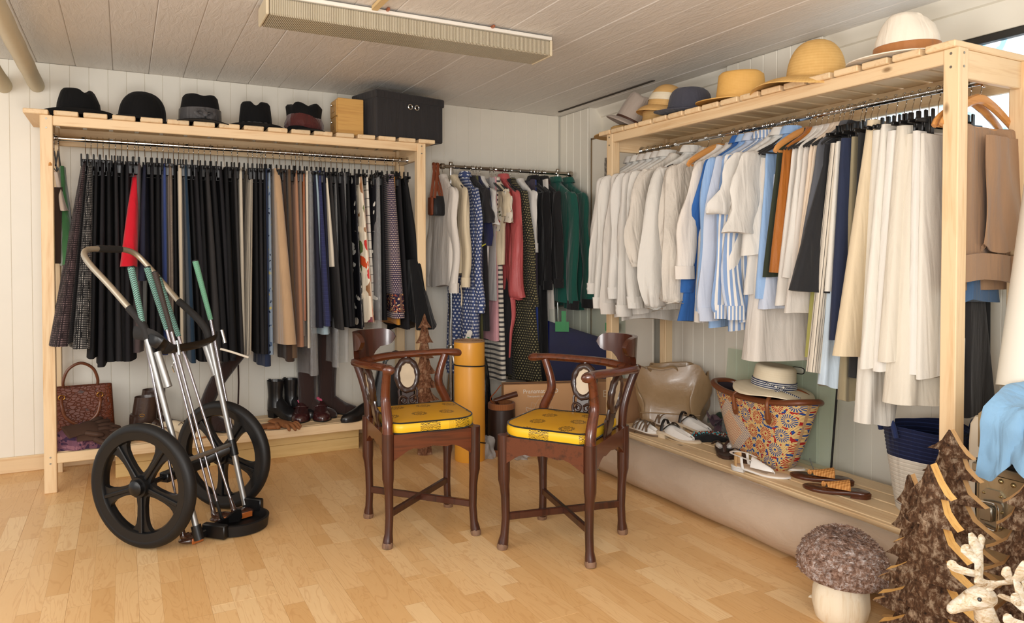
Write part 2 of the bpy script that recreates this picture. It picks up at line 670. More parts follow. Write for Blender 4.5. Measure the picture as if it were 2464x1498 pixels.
M_floor = floor_mat()
floor = MB().box(-2.6, 3.05, -2.2, 4.72, -.06, -.012, 0).build('floor', plain('screed', C(120, 100, 80), .9), smooth=False)
tag(floor, kind='structure')
bw, bl = .2103, 1.285
proto = None
ix = 0
x = -1.65
while x < WALL_X:
    y = -.9 - (ix * .47 % bl)
    while y < WALL_Y:
        w = min(bw, WALL_X - x)
        if proto is None or w < bw or y + bl > WALL_Y + .02:
            o = MB().box(0, w - .0002, 0, min(bl, WALL_Y - y) - .0003, -.012, 0, .0004).build('laminate_board', M_floor, loc=(x, y, 0), smooth=False)
            if proto is None and w == bw: proto = o
        else:
            o = dup(proto); o.location = (x, y, 0)
        if o.location.y > -.95 or True:
            o.parent = floor
            o.location = Vector((x, y, 0)) - floor.location
        y += bl
    x += bw
    ix += 1


def wall(name, box_args, kind='structure'):
    w = MB().box(*box_args, 0).build(name, M_paint, smooth=False)
    return tag(w, kind=kind)


def planks(parent, n, start, pitch, along, plane, z0, z1, face, last=None):
    """tongue-and-groove boards: along = 0 on a wall parallel to x, 1 on one parallel to y"""
    pr = None
    for k in range(n):
        a = start + k * pitch
        if pr is None:
            m = MB()
            if along == 0: m.box(0, pitch - .0003, 0, .014, z0, z1, .0022)
            else: m.box(0, .014, 0, pitch - .0003, z0, z1, .0022)
            o = m.build('wall_board', M_paint, loc=(0, 0, 0), smooth=False)
            pr = o
        else:
            o = dup(pr)
        o.parent = parent
        o.location = Vector((a, plane, 0) if along == 0 else (plane, a, 0)) - parent.location


wall_back = wall('wall_back', (-1.2, 3.06, WALL_Y + .014, WALL_Y + .1, 0, CEIL + .05))
planks(wall_back, 44, -1.17, .0917, 0, WALL_Y, 0, CEIL, -1)
# right wall: solid below and beside the two windows
wall_right = tag(thing('wall_right', None, None, (WALL_X, 2.0, 0)), kind='structure')
W1 = (0.35, 2.26, 1.32, 2.02)     # big window: y0, y1, z0, z1
W2 = (3.14, 3.43, 1.30, 1.845)    # small window
xs0, xs1 = WALL_X + .014, WALL_X + .1
for nm, (a, b, c, d) in {'solid_low': (-.6, 4.75, 0, 1.30), 'solid_a': (-.6, W1[0], 1.3, CEIL), 'solid_b': (W1[1], W2[0], 1.3, CEIL),
                         'solid_c': (W2[1], 4.75, 1.3, CEIL), 'solid_d': (W1[0], W1[1], W1[3], CEIL), 'solid_e': (W2[0], W2[1], W2[3], CEIL),
                         'solid_f': (W1[0], W1[1], 1.3, W1[2])}.items():
    MB().box(xs0, xs1, a, b, c, d, 0).build('wall_panel', M_paint, wall_right, smooth=False, world=True)
pl = .0917
lowp, hip = None, None
for k in range(52):
    a = -.02 + k * pl
    full = (a + pl <= W1[0] or a >= W1[1]) and (a + pl <= W2[0] or a >= W2[1])
    key = (0, 1.905) if full else (0, 1.295)
    if key[1] > 1.5:
        if hip is None:
            hip = MB().box(0, .014, 0, pl - .0003, 0, 1.905, .0022).build('wall_board', M_paint, wall_right, loc=(0, 0, 0), smooth=False); o = hip
        else: o = dup(hip, wall_right)
    else:
        if lowp is None:
            lowp = MB().box(0, .014, 0, pl - .0003, 0, 1.295, .0022).build('wall_board', M_paint, wall_right, loc=(0, 0, 0), smooth=False); o = lowp
        else: o = dup(lowp, wall_right)
    o.location = (0, a - 2.0, 0)
# painted fascia above the windows and the rounded cove strip
tag(MB().box(WALL_X - .006, WALL_X + .014, -.1, 4.69, 2.02, CEIL, .003).box(WALL_X - .002, WALL_X + .014, W1[1], 4.69, 1.9, 2.02, .003).build('trim_1', M_paint), kind='structure')
cove = [(0, 0), (-.05, 0), (-.046, -.012), (-.03, -.026), (-.018, -.04), (-.012, -.055), (0, -.06)]
tag(MB().add([Vector((WALL_X - .006 + p[0], yy, CEIL + p[1])) for yy in (-.1, 4.69) for p in cove],
             [tuple(range(7)), tuple(range(13, 6, -1))] + [(i, i + 7, (i + 1) % 7 + 7, (i + 1) % 7) for i in range(7)]).build('trim_2', M_paint), kind='structure')
# boxed-in pier on the right wall, the corner casing
pier = MB().box(2.929, WALL_X, 2.42, 3.016, 0, CEIL, 0).build('trim_3', M_paint, smooth=False)
tag(pier, kind='structure')
for k in range(7):
    o = MB().box(0, .014, 0, .0866, 0, CEIL - .002, .004).build('wall_board', M_paint, pier, loc=Vector((2.915, 2.41 + k * .0875, 0)) - pier.location, smooth=False)
MB().box(2.922, WALL_X, 2.404, 2.418, 0, CEIL - .002, .003).build('wall_board', M_paint, pier, smooth=False, world=False).location = Vector((2.961, 2.411, CEIL / 2)) - pier.location
case = MB().box(2.889, WALL_X, 4.32, WALL_Y, 0, CEIL, 0).build('trim_4', M_paint, smooth=False)
tag(case, kind='structure')
for k in range(4):
    o = MB().box(0, .014, 0, .0915, 0, CEIL - .002, .0045).build('wall_board', M_paint, case, loc=Vector((2.875, 4.318 + k * .0925, 0)) - case.location, smooth=False)
# ceiling boards run into the room
ceiling = tag(MB().box(-1.7, 3.06, -.5, 4.74, CEIL + .016, CEIL + .07, 0).build('ceiling', M_ceil, smooth=False), kind='structure')
pr = None
for k in range(27):
    if pr is None: pr = o = MB().box(0, .1785, -.45, 4.70, 0, .016, .0035).build('ceiling_board', M_ceil, loc=(0, 0, 0), smooth=False)
    else: o = dup(pr)
    o.parent = ceiling
    o.location = Vector((-1.66 + k * .1795, 0, CEIL + (k * 7 % 5) * .0004)) - ceiling.location
# small dark gap strip in the ceiling near the corner
g0, g1 = onZ(1345, 269, CEIL), onZ(1580, 194, CEIL)
tag(MB().box(g0.x - .010, g0.x + .010, g1.y, g0.y, CEIL - .004, CEIL + .002, .001).build('trim_5', plain('dark_gap', C(70, 62, 54), .9)), kind='structure')
tag(MB().box(-1.2, 2.875, WALL_Y - .016, WALL_Y, 0, .085, .004).build('baseboard_back', M_pine_x), kind='structure')
# windows
M_frame = plain('dark_window_frame', C(44, 42, 40), .5)


def pane_mat(name, ca, cb, alpha, scale, em):
    t = NT(name)
    v = t.coord('Object')
    f = t.ramp(t.voro(t.coord('Object', (1, 1, .6)), scale, 'SMOOTH_F1'), [(.2, (0, 0, 0, 1)), (.5, (1, 1, 1, 1))])
    f2 = t.ramp(t.noise(v, 9, 4, .6, 1.5), [(.47, (0, 0, 0, 1)), (.58, (1, 1, 1, 1))])
    col = t.mix(t.math('MULTIPLY', f, f2), ca, cb)
    t.fin(col, .25, 0, .5)
    t.set(t.b.inputs['Emission Color'], col)       # frosted pane lit by the daylight behind it
    t.b.inputs['Emission Strength'].default_value = em
    return t.m


win1 = tag(thing('window_1', None, None, (WALL_X + .03, (W1[0] + W1[1]) / 2, W1[2])), kind='structure')
MB().box(3.0, 3.05, W1[0], W1[1], W1[3] - .03, W1[3], .003).box(3.0, 3.05, W1[0], W1[1], W1[2], W1[2] + .03, .003).box(3.0, 3.05, W1[1] - .03, W1[1], W1[2], W1[3], .003).box(3.0, 3.05, W1[0], W1[0] + .03, W1[2], W1[3], .003).build('window_frame', M_frame, win1, world=True, smooth=False)
MB().box(3.03, 3.036, W1[0] + .03, W1[1] - .03, W1[2] + .03, W1[3] - .03, .001).build('pane', pane_mat('frosted_pane', C(232, 242, 252), C(150, 190, 212), .5, 9, 1.25), win1, world=True, smooth=False)
win2 = tag(thing('window_2', None, None, (WALL_X + .03, (W2[0] + W2[1]) / 2, W2[2])), kind='structure')
MB().box(3.0, 3.05, W2[0], W2[1], W2[3] - .012, W2[3], .003).box(3.0, 3.05, W2[0], W2[1], W2[2], W2[2] + .02, .003).box(3.0, 3.05, W2[1] - .012, W2[1], W2[2], W2[3], .003).box(3.0, 3.05, W2[0], W2[0] + .012, W2[2], W2[3], .003).build('window_frame', M_paint, win2, world=True, smooth=False)
MB().box(3.03, 3.036, W2[0] + .012, W2[1] - .012, W2[2] + .02, W2[3] - .012, .001).build('pane', pane_mat('etched_pane', C(150, 190, 212), C(200, 226, 238), .5, 14, .55), win2, world=True, smooth=False)

# two lagged pipes under the ceiling
M_pipe = plain('pipe_lagging', C(214, 204, 178), .75, 0, .1, 5, .5, 30)
for (px_, py_, r_, nm) in ((88, 205, .037, 'right of the pair of lagged cream pipes under the ceiling'), (8, 205, .040, 'left of the pair of lagged cream pipes under the ceiling')):
    p = onY(px_, py_, WALL_Y - .01)
    path = [(p.x, WALL_Y - .002 - k * .12, p.z) for k in range(40)]
    tag(MB().tube(path, [r_ * (1 + .03 * math.sin(k * 1.9)) for k in range(40)], 16).build('ceiling_pipe', M_pipe), nm, 'pipe', 'pipes under the ceiling')

# fluorescent fitting
M_lens = NT('ribbed_acrylic')
_q = M_lens.xyz(M_lens.coord('Object'))
_r = M_lens.math('SINE', M_lens.math('MULTIPLY', _q[0], 900.))
M_lens.bump(_r, .9, .003)
M_lens = M_lens.fin(M_lens.mix(M_lens.math('ADD', M_lens.math('MULTIPLY', _r, .5), .5), C(196, 182, 152), C(222, 212, 188)), .25, 0, .6)
M_white = plain('white_enamel', C(236, 232, 222), .35)
fit = thing('ceiling_light', 'long ribbed fluorescent fitting under the ceiling', 'lamp', (1.15, 3.1, CEIL))
MB().box(.505, 1.79, 2.99, 3.19, CEIL - .024, CEIL - .008, .002).build('backplate', M_white, fit, world=True, smooth=False)
MB().box(.51, 1.785, 2.997, 3.183, CEIL - .094, CEIL - .025, .006).build('diffuser', M_lens, fit, world=True, smooth=False)
for xx in (.498, 1.785):
    MB().box(xx, xx + .012, 2.995, 3.185, CEIL - .096, CEIL - .022, .004).build('end_cap', plain('ivory_plastic', C(214, 200, 170), .4), fit, world=True, smooth=False)
for xx in (.98, 1.47):
    MB().box(xx, xx + .012, 2.97, 3.0, CEIL - .014, CEIL - .002, .002).build('clip', plain('copper', C(176, 110, 80), .4, .5), fit, world=True, smooth=False)
a, b = onZ(905, 22, CEIL - .02), onZ(935, -30, CEIL - .02)
tag(MB().box(a.x - .014, a.x + .014, 1.0, 2.985, CEIL - .021, CEIL - .001, .003).build('cable_duct', plain('duct_cream', C(226, 196, 140), .5)), 'cream cable duct running along the ceiling to the light fitting', 'cable duct')

# ---------------------------------------------------------------- the two wooden clothes racks
BEAM1, BEAM0, SLAT1 = 1.832, 1.784, 1.856
RODZ = 1.752


def wooden_rack(label, loc, rotz, pitch=.1245):
    """local x along the rack (0..1.97), y away from the front (0..0.435)"""
    L, D, P = 1.97, .435, .053
    t = thing('clothes_rack', label, 'clothes rack', loc, rotz, 'wooden clothes racks')
    for x0 in (0, L - P):
        for y0 in (0, D - P):
            m = MB().box(x0, x0 + P, y0, y0 + P, 0, BEAM1, .003)
            post = m.build('post', M_pine_z, t, smooth=False)
            sm_ = MB()
            for zz in (BEAM1 - .018, BEAM1 - .062, .175, .145):
                if y0 == 0: sm_.tube([(x0 + P / 2, -.0015, zz), (x0 + P / 2, .003, zz)], .0045, 8)
                ex = x0 - .0015 if x0 == 0 else x0 + P + .0015
                sm_.tube([(ex, y0 + P / 2, zz), (x0 + (.003 if x0 == 0 else P - .003), y0 + P / 2, zz)], .0045, 8)
            sm_.build('screw', M_screw, post)
    for y0 in (0.004, D - .029):
        MB().box(P, L - P, y0, y0 + .025, BEAM0, BEAM1, .003).build('long_rail', M_pine_x, t, smooth=False)
    MB().box(P, L - P, D - .029, D - .004, BEAM0 - .045, BEAM0 - .001, .003).build('long_rail', M_pine_x, t, smooth=False)
    for x0 in (0.012, L - .012 - .025):
        MB().box(x0, x0 + .025, P, D - P, BEAM1 - .095, BEAM1, .003).build('side_rail', M_pine_y, t, smooth=False)
        MB().box(x0, x0 + .025, P, D - P, .13, .18, .003).build('side_rail', M_pine_y, t, smooth=False)
    pr = None
    for k in range(17):
        if pr is None: pr = o = MB().box(0, .103, -.008, D + .008, BEAM1 + .0005, SLAT1, .0035).build('shelf_slat', M_pine_y, t, smooth=False)
        else: o = dup(pr, t)
        o.location = pr.location.copy()
        o.location.x = -.067 + .0515 + k * pitch
    # bench: lengthwise slats, the front one set on edge
    MB().box(P, L - P, .002, .024, .142, .192, .003).build('bench_rail', M_pine_x, t, smooth=False)
    MB().box(P, L - P, D - .026, D - .004, .142, .192, .003).build('bench_rail', M_pine_x, t, smooth=False)
    for k in range(4):
        y0 = .026 + k * .0975
        MB().box(P if k in (0, 3) else .006, L - P if k in (0, 3) else L - .006, y0, y0 + .088, .1815, .1935, .003).build('bench_slat', M_pine_x, t, smooth=False)
    MB().tube([(.012 + .026, .215, RODZ), (L - .038, .215, RODZ)], .0125, 16).build('rod', M_chrome, t)
    for x0 in (.038, L - .046):
        MB().tube([(x0, .215, RODZ), (x0 + .008, .215, RODZ)], .022, 16).build('rod_socket', M_chrome, t)
    return t


RA = wooden_rack('pine clothes rack with dark hats on top along the back wall', (-.352, 4.185, 0), 0)
RB = wooden_rack('pine clothes rack with straw hats on top along the right wall', (2.40, 3.415, 0), -pi / 2, .1203)

# ---------------------------------------------------------------- hangers and hanging clothes
FRAMES = {  # rod axis plane, rotation about z, and how to meet a sight line on a plane in front of the rod
    'A': (4.40, 0.0), 'C': (4.45, 0.0), 'B': (2.615, -pi / 2)}
RZ = {'A': RODZ, 'B': RODZ, 'C': 1.74}
RAD = {'A': .0125, 'B': .0125, 'C': .0125}


def hit(fr, px, py, front):
    """(position along the rod, height) where a sight line meets the plane `front` metres before the rod"""
    if fr == 'B':
        p = onX(px, py, FRAMES['B'][0] - front)
        return -p.y, p.z
    p = onY(px, py, FRAMES[fr][0] - front)
    return p.x, p.z


def place(fr, s):
    return (s, FRAMES[fr][0], RZ[fr]) if fr != 'B' else (FRAMES['B'][0], -s, RZ[fr])


def hook_pts(bottom=-.10):
    r = .0165
    pts = [(0, r * math.cos(a) - .001, .0 + r * math.sin(a)) for a in [math.radians(q) for q in range(200, -41, -24)]]
    pts = [(0, p[1], p[2]) for p in pts]
    return pts + [(0, .006, -.032), (0, 0, -.045), (0, 0, bottom)]


HP = {}


def make_hanger(kind):
    if kind == 'clip':
        t = thing('clip_hanger', 'black clip hanger', 'hanger')
        MB().tube(hook_pts(-.125), .0021, 6).build('hook', M_chrome, t)
        MB().box(-.004, .004, -.19, .19, -.135, -.12, .002).build('bar', M_hangerblk, t)
        for s in (-1, 1):
            c = MB().box(-.011, .011, s * .115 - .013, s * .115 + .013, -.178, -.112, .004)
            c.box(-.016, -.009, s * .115 - .009, s * .115 + .009, -.15, -.085, .003).box(.009, .016, s * .115 - .009, s * .115 + .009, -.15, -.085, .003)
            cl = c.build('clip', M_hangerblk, t)
            MB().tube([(-.013, s * .115, -.168), (-.013, s * .115, -.19), (.013, s * .115, -.19), (.013, s * .115, -.168)], .0012, 5).build('clip_spring', M_hangerblk, cl)
        return t
    if kind == 'velvet':
        t = thing('hanger', 'thin black flocked hanger', 'hanger')
        MB().tube(hook_pts(-.07), .0021, 6).build('hook', M_chrome, t)
        m = MB()
        m.tube([(0, -.185, -.158), (0, -.168, -.148), (0, -.09, -.112), (0, -.02, -.07), (0, .02, -.07), (0, .09, -.112), (0, .168, -.148), (0, .185, -.158)], .004, 6, sx=1.5)
        m.build('shoulder_bar', M_velvetblk, t)
        MB().tube([(0, -.178, -.155), (0, 0, -.158), (0, .178, -.155)], .003, 6).build('trouser_bar', M_velvetblk, t)
        return t
    t = thing('wooden_hanger', 'varnished wooden hanger', 'hanger')
    MB().tube(hook_pts(-.07), .0023, 6).build('hook', M_chrome, t)
    m = MB()
    pts = catmull([(0, -.215, -.165), (0, -.19, -.138), (0, -.1, -.09), (0, -.03, -.064), (0, 0, -.06), (0, .03, -.064), (0, .1, -.09), (0, .19, -.138), (0, .215, -.165)], 3)
    m.tube(pts, [.010 + .006 * math.sin(pi * i / (len(pts) - 1)) for i in range(len(pts))], 8, sx=1.1, sy=.8)
    m.build('shoulder_bar', M_hangerwood, t)
    MB().tube([(0, -.19, -.162), (0, .19, -.162)], .006, 8).build('trouser_bar', M_hangerwood, t)
    return t


def hanger(kind, fr, s, label, yaw=0.0, z=0.0):
    first = kind not in HP
    if first:
        HP[kind] = make_hanger(kind)
        h = HP[kind]
    else:
        h = dup_tree(HP[kind])
    x, y, zz = place(fr, s)
    h.location = (x, y, zz + z)
    h.rotation_euler = (0, 0, FRAMES[fr][1] + yaw)
    h['label'] = label
    h['group'] = {'A': 'hangers on the left rack', 'B': 'hangers on the right rack', 'C': 'hangers on the chrome rail'}[fr]
    return h


RG = random.Random(11)


def drape(wt, wb, bk, dx, z0, z1, d0, d1, folds, amp, seed, hemw=.006, p=1.0, prof=None, nz=15, n=60, sway=0.0, shift=0.0):
    """a hanging cloth tube: half-widths wt to wb in front of the rod, to bk behind; returns an MB"""
    rg = random.Random(seed)
    ph = [rg.uniform(0, 6.28) for _ in range(6)]
    m = MB()
    rings, uvs = [], []
    for j in range(nz + 1):
        t = j / nz
        tt = t ** p
        wf = prof(t) if prof else wt + (wb - wt) * tt
        wk = min(wf, bk) if prof else wt + (bk - wt) * tt
        d = d0 + (d1 - d0) * tt
        a = amp * (.10 + .9 * t ** .8)
        ring, L, last = [], 0, None
        for k in range(n):
            th = 2 * pi * k / n
            c, s_ = math.cos(th), math.sin(th)
            y = -c * (wf if c > 0 else wk) - shift * tt
            yn = -c
            side = (1 if s_ > 0 else -1) * abs(s_) ** .55
            fold = math.sin(folds * 1.7 * yn + ph[0] + .5 * t) + .5 * math.sin(folds * 3.1 * yn + ph[1])
            fs = math.sin(folds * 2.3 * yn + ph[2 if s_ > 0 else 3] + .8 * t)
            x = dx * t + sway * math.sin(pi * t) - side * d * (1 + .28 * fs) + a * fold * .6
            z = z0 + (z1 - z0) * t
            if j == nz: z += hemw * math.sin(3 * yn + ph[4]) + hemw * .5 * fold
            if j == 0: z += .003 * math.sin(5 * yn + ph[5])
            p3 = Vector((x, y, z))
            if last is not None: L += (p3 - last).length
            last = p3
            ring.append(p3)
            uvs.append((L, z))
        rings.append(ring)
    m.rings(rings, True, True, True, even_uv(rings, uvs))
    return m


def even_uv(rings, uvs):
    """u from the girth two thirds down, so that printed stripes follow the cloth"""
    ring = rings[len(rings) * 2 // 3]
    n = len(ring)
    L = [0.0]
    for i in range(1, n): L.append(L[-1] + (ring[i] - ring[i - 1]).length)
    return [(L[i % n], uvs[i][1]) for i in range(len(uvs))]


GCOUNT = [0]


def skirt(fr, top, bot, mat, label, cat='skirt', name=None, wt=.13, wb=.25, bk=None, d0=.011, d1=.02, folds=2.2, amp=.008, hng='clip', hemw=.006, group=None, p=1.0, z0=None, hl=None, sway=0.0, hy=0.0, hs=None, shift=0.0):
    """top = (px, py) of the front upper corner, bot = (px, py) of the front hem corner"""
    GCOUNT[0] += 1
    s0, zt = hit(fr, top[0], top[1], wt)
    if z0 is not None: zt = RZ[fr] + z0
    s1, zb = hit(fr, bot[0], bot[1], wb + shift)
    bk = bk if bk is not None else min(wb, .24)
    m = drape(wt, wb, bk, s1 - s0, zt - RZ[fr], zb - RZ[fr], d0, d1, folds, amp, GCOUNT[0], hemw, p, sway=sway, shift=shift)
    o = m.build(name or cat.replace(' ', '_'), mat, loc=place(fr, s0), rot=(0, 0, FRAMES[fr][1]), sharp=75)
    tag(o, label, cat, group or {'A': 'clothes on the left rack', 'B': 'clothes on the right rack', 'C': 'clothes on the chrome rail'}[fr])
    ROOTS[o.name] = Matrix.Translation(o.location) @ Euler((0, 0, FRAMES[fr][1])).to_matrix().to_4x4()
    if hng:
        hz = zt - RZ[fr] + .17 if hng == 'clip' else 0
        hanger(hng, fr, hs if hs is not None else s0, hl or ('%s hanger holding the %s' % ({'clip': 'black clip', 'velvet': 'thin black', 'wood': 'wooden'}[hng], short(label))), RG.uniform(-.12, .12) + hy, 0)
    return o


def short(l):
    w = l.split()
    w = w[:9]
    while w[-1] in ('the', 'of', 'on', 'with', 'a', 'and', 'right', 'left', 'in', 'under', 'among', 'at', 'black', 'white', 'between', 'below', 'behind'): w.pop()
    return ' '.join(w)


def shirt(fr, sh, cuff, hem, mat, label, cat='shirt', name=None, sleeve='long', w=.20, wh=.23, bk=.2, d=.016, hd=.026, sr=.045, amp=.010, hng='velvet', collar=True, cy=.285, cuffmat=None, cmat=None, flare=1.0, group=None, hem_dx=0.0, smat=None):
    """sh = px of the front shoulder point, cuff = (px, py) of the front sleeve's end, hem = py of the body's front hem"""
    GCOUNT[0] += 1
    seed = GCOUNT[0]
    rg = random.Random(seed * 7)
    s0, _ = hit(fr, sh, 420, w)
    zsh = -.155
    s1, zc = hit(fr, cuff[0], cuff[1], cy if sleeve else wh)
    zc -= RZ[fr]
    if sleeve:
        zh = hit(fr, cuff[0], hem, wh)[1] - RZ[fr]
    else:
        zh = zc
    dxs = s1 - s0
    dxh = (dxs * abs((zh - zsh) / (zc - zsh)) if sleeve else dxs) + hem_dx
    x, y, z = place(fr, s0)
    t = thing(name or cat.replace(' ', '_'), label, cat, (x, y, z), (0, 0, FRAMES[fr][1]), group or {'A': 'clothes on the left rack', 'B': 'clothes on the right rack', 'C': 'clothes on the chrome rail'}[fr])
    zt = -.052

    def prof(tt):
        zz = zt + (zh - zt) * tt
        return interp([(zt - 1.5, 0), ] and [(-2.5, wh), (zh, wh), (-.24, w + .008), (-.19, w + .004), (zsh, w - .004), (-.135, w * .86), (-.10, w * .52), (-.075, w * .3), (zt, w * .22)], zz)
    # rows: dense over the shoulders
    m = MB()
    rings, uvs = [], []
    zs = [zt, -.066, -.08, -.1, -.12, -.14, zsh, -.175, -.2, -.24] + [lerp(-.24, zh, k / 9) for k in range(1, 10)]
    ph = [rg.uniform(0, 6.28) for _ in range(6)]
    n = 40
    for zz in zs:
        f = max(0, (zz - zsh) / (zh - zsh))
        wf = prof((zz - zt) / (zh - zt))
        wk = min(wf, bk + .03)
        dd = lerp(d * .7, hd, sm(f * 1.3)) if zz < zsh else lerp(d * .7, .028, (zz - zsh) / (zt - zsh))
        ring, L, last = [], 0, None
        for k in range(n):
            th = 2 * pi * k / n
            c, s_ = math.cos(th), math.sin(th)
            yv = -c * (wf if c > 0 else wk)
            fold = math.sin(4.6 * -c + ph[0] + .6 * f) + .7 * math.sin(10 * -c + ph[1])
            fs = math.sin(9 * -c + ph[2 if s_ > 0 else 3] + f)
            xv = dxh * f - (1 if s_ > 0 else -1) * abs(s_) ** .6 * dd * (1 + .3 * fs * f) + amp * fold * f * flare
            z2 = zz + (.012 * math.sin(3 * c + ph[4]) if zz == zs[-1] else 0) - (.012 * (1 - abs(c)) if zz == zs[0] else 0)
            p3 = Vector((xv, yv, z2))
            if last is not None: L += (p3 - last).length
            last = p3
            ring.append(p3); uvs.append((L, z2))
        rings.append(ring)
    m.rings(rings, True, True, True, even_uv(rings, uvs))
    m.build('body', mat, t, sharp=75)
    if sleeve:
        for sg, yc in ((-1, cy), (1, min(cy, bk + .05))):
            zend = zc if sg < 0 else zc + .03
            x0, x1 = dxh * .02, dxs
            if sleeve == 'short':
                pts = [(x0, sg * (w - .03), -.145), (x0 + (x1 - x0) * .25, sg * (w + .01), -.18), (x0 + (x1 - x0) * .6, sg * lerp(w, yc, .6), lerp(zsh, zend, .6)), (x1, sg * yc, zend)]
            else:
                e = rg.uniform(-.012, .012)
                pts = [(x0, sg * (w - .035), -.148), (x0, sg * (w + .004), -.18), (x0 + (x1 - x0) * .3 + e, sg * lerp(w, yc, .5), lerp(zsh, zend, .3)), (x0 + (x1 - x0) * .62 - e, sg * lerp(w, yc, .8), lerp(zsh, zend, .62)), (x0 + (x1 - x0) * .9, sg * yc, lerp(zsh, zend, .92)), (x1, sg * yc, zend)]
            P = catmull(pts, 4)
            N = len(P)
            rings, uvs = [], []
            nn = 16
            q1, q2 = rg.uniform(0, 6), rg.uniform(0, 6)
            for i, pnt in enumerate(P):
                u = i / (N - 1)
                if sleeve == 'short': wy, wx = lerp(.045, sr * 1.25, u), lerp(.014, .022, u)
                elif sleeve == 'puff': wy, wx = interp([(0, .04), (.2, .05), (.7, .072), (.9, .062), (.94, .03), (1, .045)], u), interp([(0, .014), (.6, .04), (.9, .04), (.94, .02), (1, .035)], u)
                else: wy, wx = interp([(0, .045), (.2, .052), (.6, sr), (.88, sr * .92), (.9, sr * .8), (1, sr * .78)], u), interp([(0, .014), (.3, .021), (.85, .022), (1, .019)], u)
                ring = []
                for k in range(nn):
                    th = 2 * pi * k / nn
                    wob = 1 + .16 * math.sin(9 * u + q1 + 2 * th) + .13 * math.sin(17 * u + q2 - th) + .10 * math.sin(4 * th + q2 + 2 * u) + (.12 * math.sin(5 * th + q1) if sleeve == 'puff' else 0)
                    ring.append(Vector((pnt.x + math.sin(th) * wx * wob, pnt.y - math.cos(th) * wy * wob, pnt.z + .004 * math.sin(3 * th + q2))))
                    uvs.append((k / nn * 4 * wy, pnt.z))
                rings.append(ring)
            MB().rings(rings, True, True, True, uvs).build('sleeve', smat or mat, t, sharp=75)
            if sleeve == 'long' and cuffmat is not False:
                a, b = P[-1], P[-3]
                dirv = (a - P[-4]).normalized()
                rr = []
                for q in (0, 1):
                    cpt = a + dirv * (.006 if q else -.055)
                    rr.append([Vector((cpt.x + math.sin(2 * pi * k / 14) * .028, cpt.y - math.cos(2 * pi * k / 14) * sr * 1.0, cpt.z)) for k in range(14)])
                MB().rings(rr, True, True).build('cuff', cuffmat or mat, t)
    if collar:
        cm = MB()
        a, b, hgt = .03, w * .27, .036
        rr = []
        for (dz, ex) in ((-.022, 1.12), (.008, 1.0), (hgt - .018, .98), (hgt - .012, 1.1), (.004, 1.35), (-.014, 1.5)):
            rr.append([Vector((math.sin(2 * pi * k / 20) * a * ex, -math.cos(2 * pi * k / 20) * b * ex, zt + dz - .006 * math.cos(2 * pi * k / 20) * 0)) for k in range(20)])
        cm.rings(rr, False, False).build('collar', cmat or mat, t)
    if hng:
        hanger(hng, fr, s0, '%s hanger inside the %s' % ({'velvet': 'thin black', 'wood': 'wooden', 'clip': 'black clip'}[hng], short(label)), RG.uniform(-.06, .06))
    return t

# ---------------------------------------------------------------- clothes on the left rack
BLK = [fabric('black_wool_%d' % i, C(*c), var=.2, bump=.2, sheen=0) for i, c in enumerate([(25, 25, 27), (31, 30, 33), (22, 22, 24), (36, 35, 37)])]
F_navy = fabric('navy_cloth', C(34, 36, 52), sheen=0)
F_teal = fabric('petrol_cloth', C(28, 48, 66))
F_char = fabric('charcoal_cloth', C(50, 48, 48), sheen=0)
F_mauve = fabric('mauve_brown_cloth', C(86, 74, 74))
F_red = fabric('red_cloth', C(206, 22, 42), .8, .06)
F_blue = fabric('blue_cloth', C(52, 68, 120))
F_creamst = stripes('cream_pinstripe', C(206, 188, 166), C(70, 60, 56), .016, .8)
F_cream = fabric('cream_wool', C(196, 182, 160))
F_hound = tweed('brown_houndstooth', C(34, 26, 28), C(112, 92, 92), .0105, .55)
F_tweed = tweed('black_white_tweed', C(18, 18, 19), C(176, 170, 164), .0085, .48)
F_stripe1 = stripes('black_one_stripe', C(196, 186, 168), C(28, 28, 30), .3, .03, off=.05)
F_stripe4 = stripes('black_four_stripes', C(176, 166, 150), C(28, 27, 28), .016, .22)
F_denimdk = fabric('dark_denim', C(36, 46, 70), .85, .2)
F_multi = blobs('blue_yellow_print', C(120, 134, 150), [C(60, 80, 110), C(176, 160, 90), C(30, 40, 60)], 40)
F_camel = fabric('camel_suede', C(182, 150, 116), .95, .14, 420, .15, .4)
F_brown1 = fabric('dark_brown_wool', C(62, 46, 36))
F_brown2 = fabric('mid_brown_wool', C(96, 76, 58))
F_tan = fabric('tan_suede', C(168, 124, 96), .95)
F_grey = fabric('grey_cloth', C(120, 108, 98))
F_caramel = leather('caramel_leather', C(142, 78, 36), .4)
F_ivory = fabric('ivory_cloth', C(222, 210, 190))
F_plaid = plaid('blue_plaid', C(58, 62, 104), C(36, 40, 76), C(20, 22, 44), .022)
F_ltblue = fabric('light_blue_cotton', C(160, 180, 190))
F_floral = blobs('floral_print', C(226, 214, 192), [C(206, 80, 40), C(196, 40, 36), C(150, 106, 70), C(96, 112, 60), C(120, 60, 70), C(226, 214, 192), C(214, 130, 90), C(226, 214, 192)], 11, .55, .5)
F_grid = plaid('white_black_grid', C(226, 220, 208), C(226, 220, 208), C(20, 20, 22), .05)
F_zebra = blobs('zebra_print', C(24, 24, 30), [C(226, 222, 212), C(24, 24, 30), C(226, 222, 212)], 16, .6, .33)
F_purple = dots('purple_dotted', C(44, 34, 66), C(206, 184, 168), .0115, .3)
F_orange = fabric('orange_cotton', C(200, 136, 50))
F_tulle = fabric('black_tulle', C(20, 20, 22), .95, .2, 500, .4)
F_border = blobs('ornate_border', C(36, 26, 52), [C(210, 160, 104), C(150, 70, 50), C(206, 170, 130)], 75, .8, .42)
FILM = clear_film('clear_polythene', (.94, .95, .95, 1), .22)




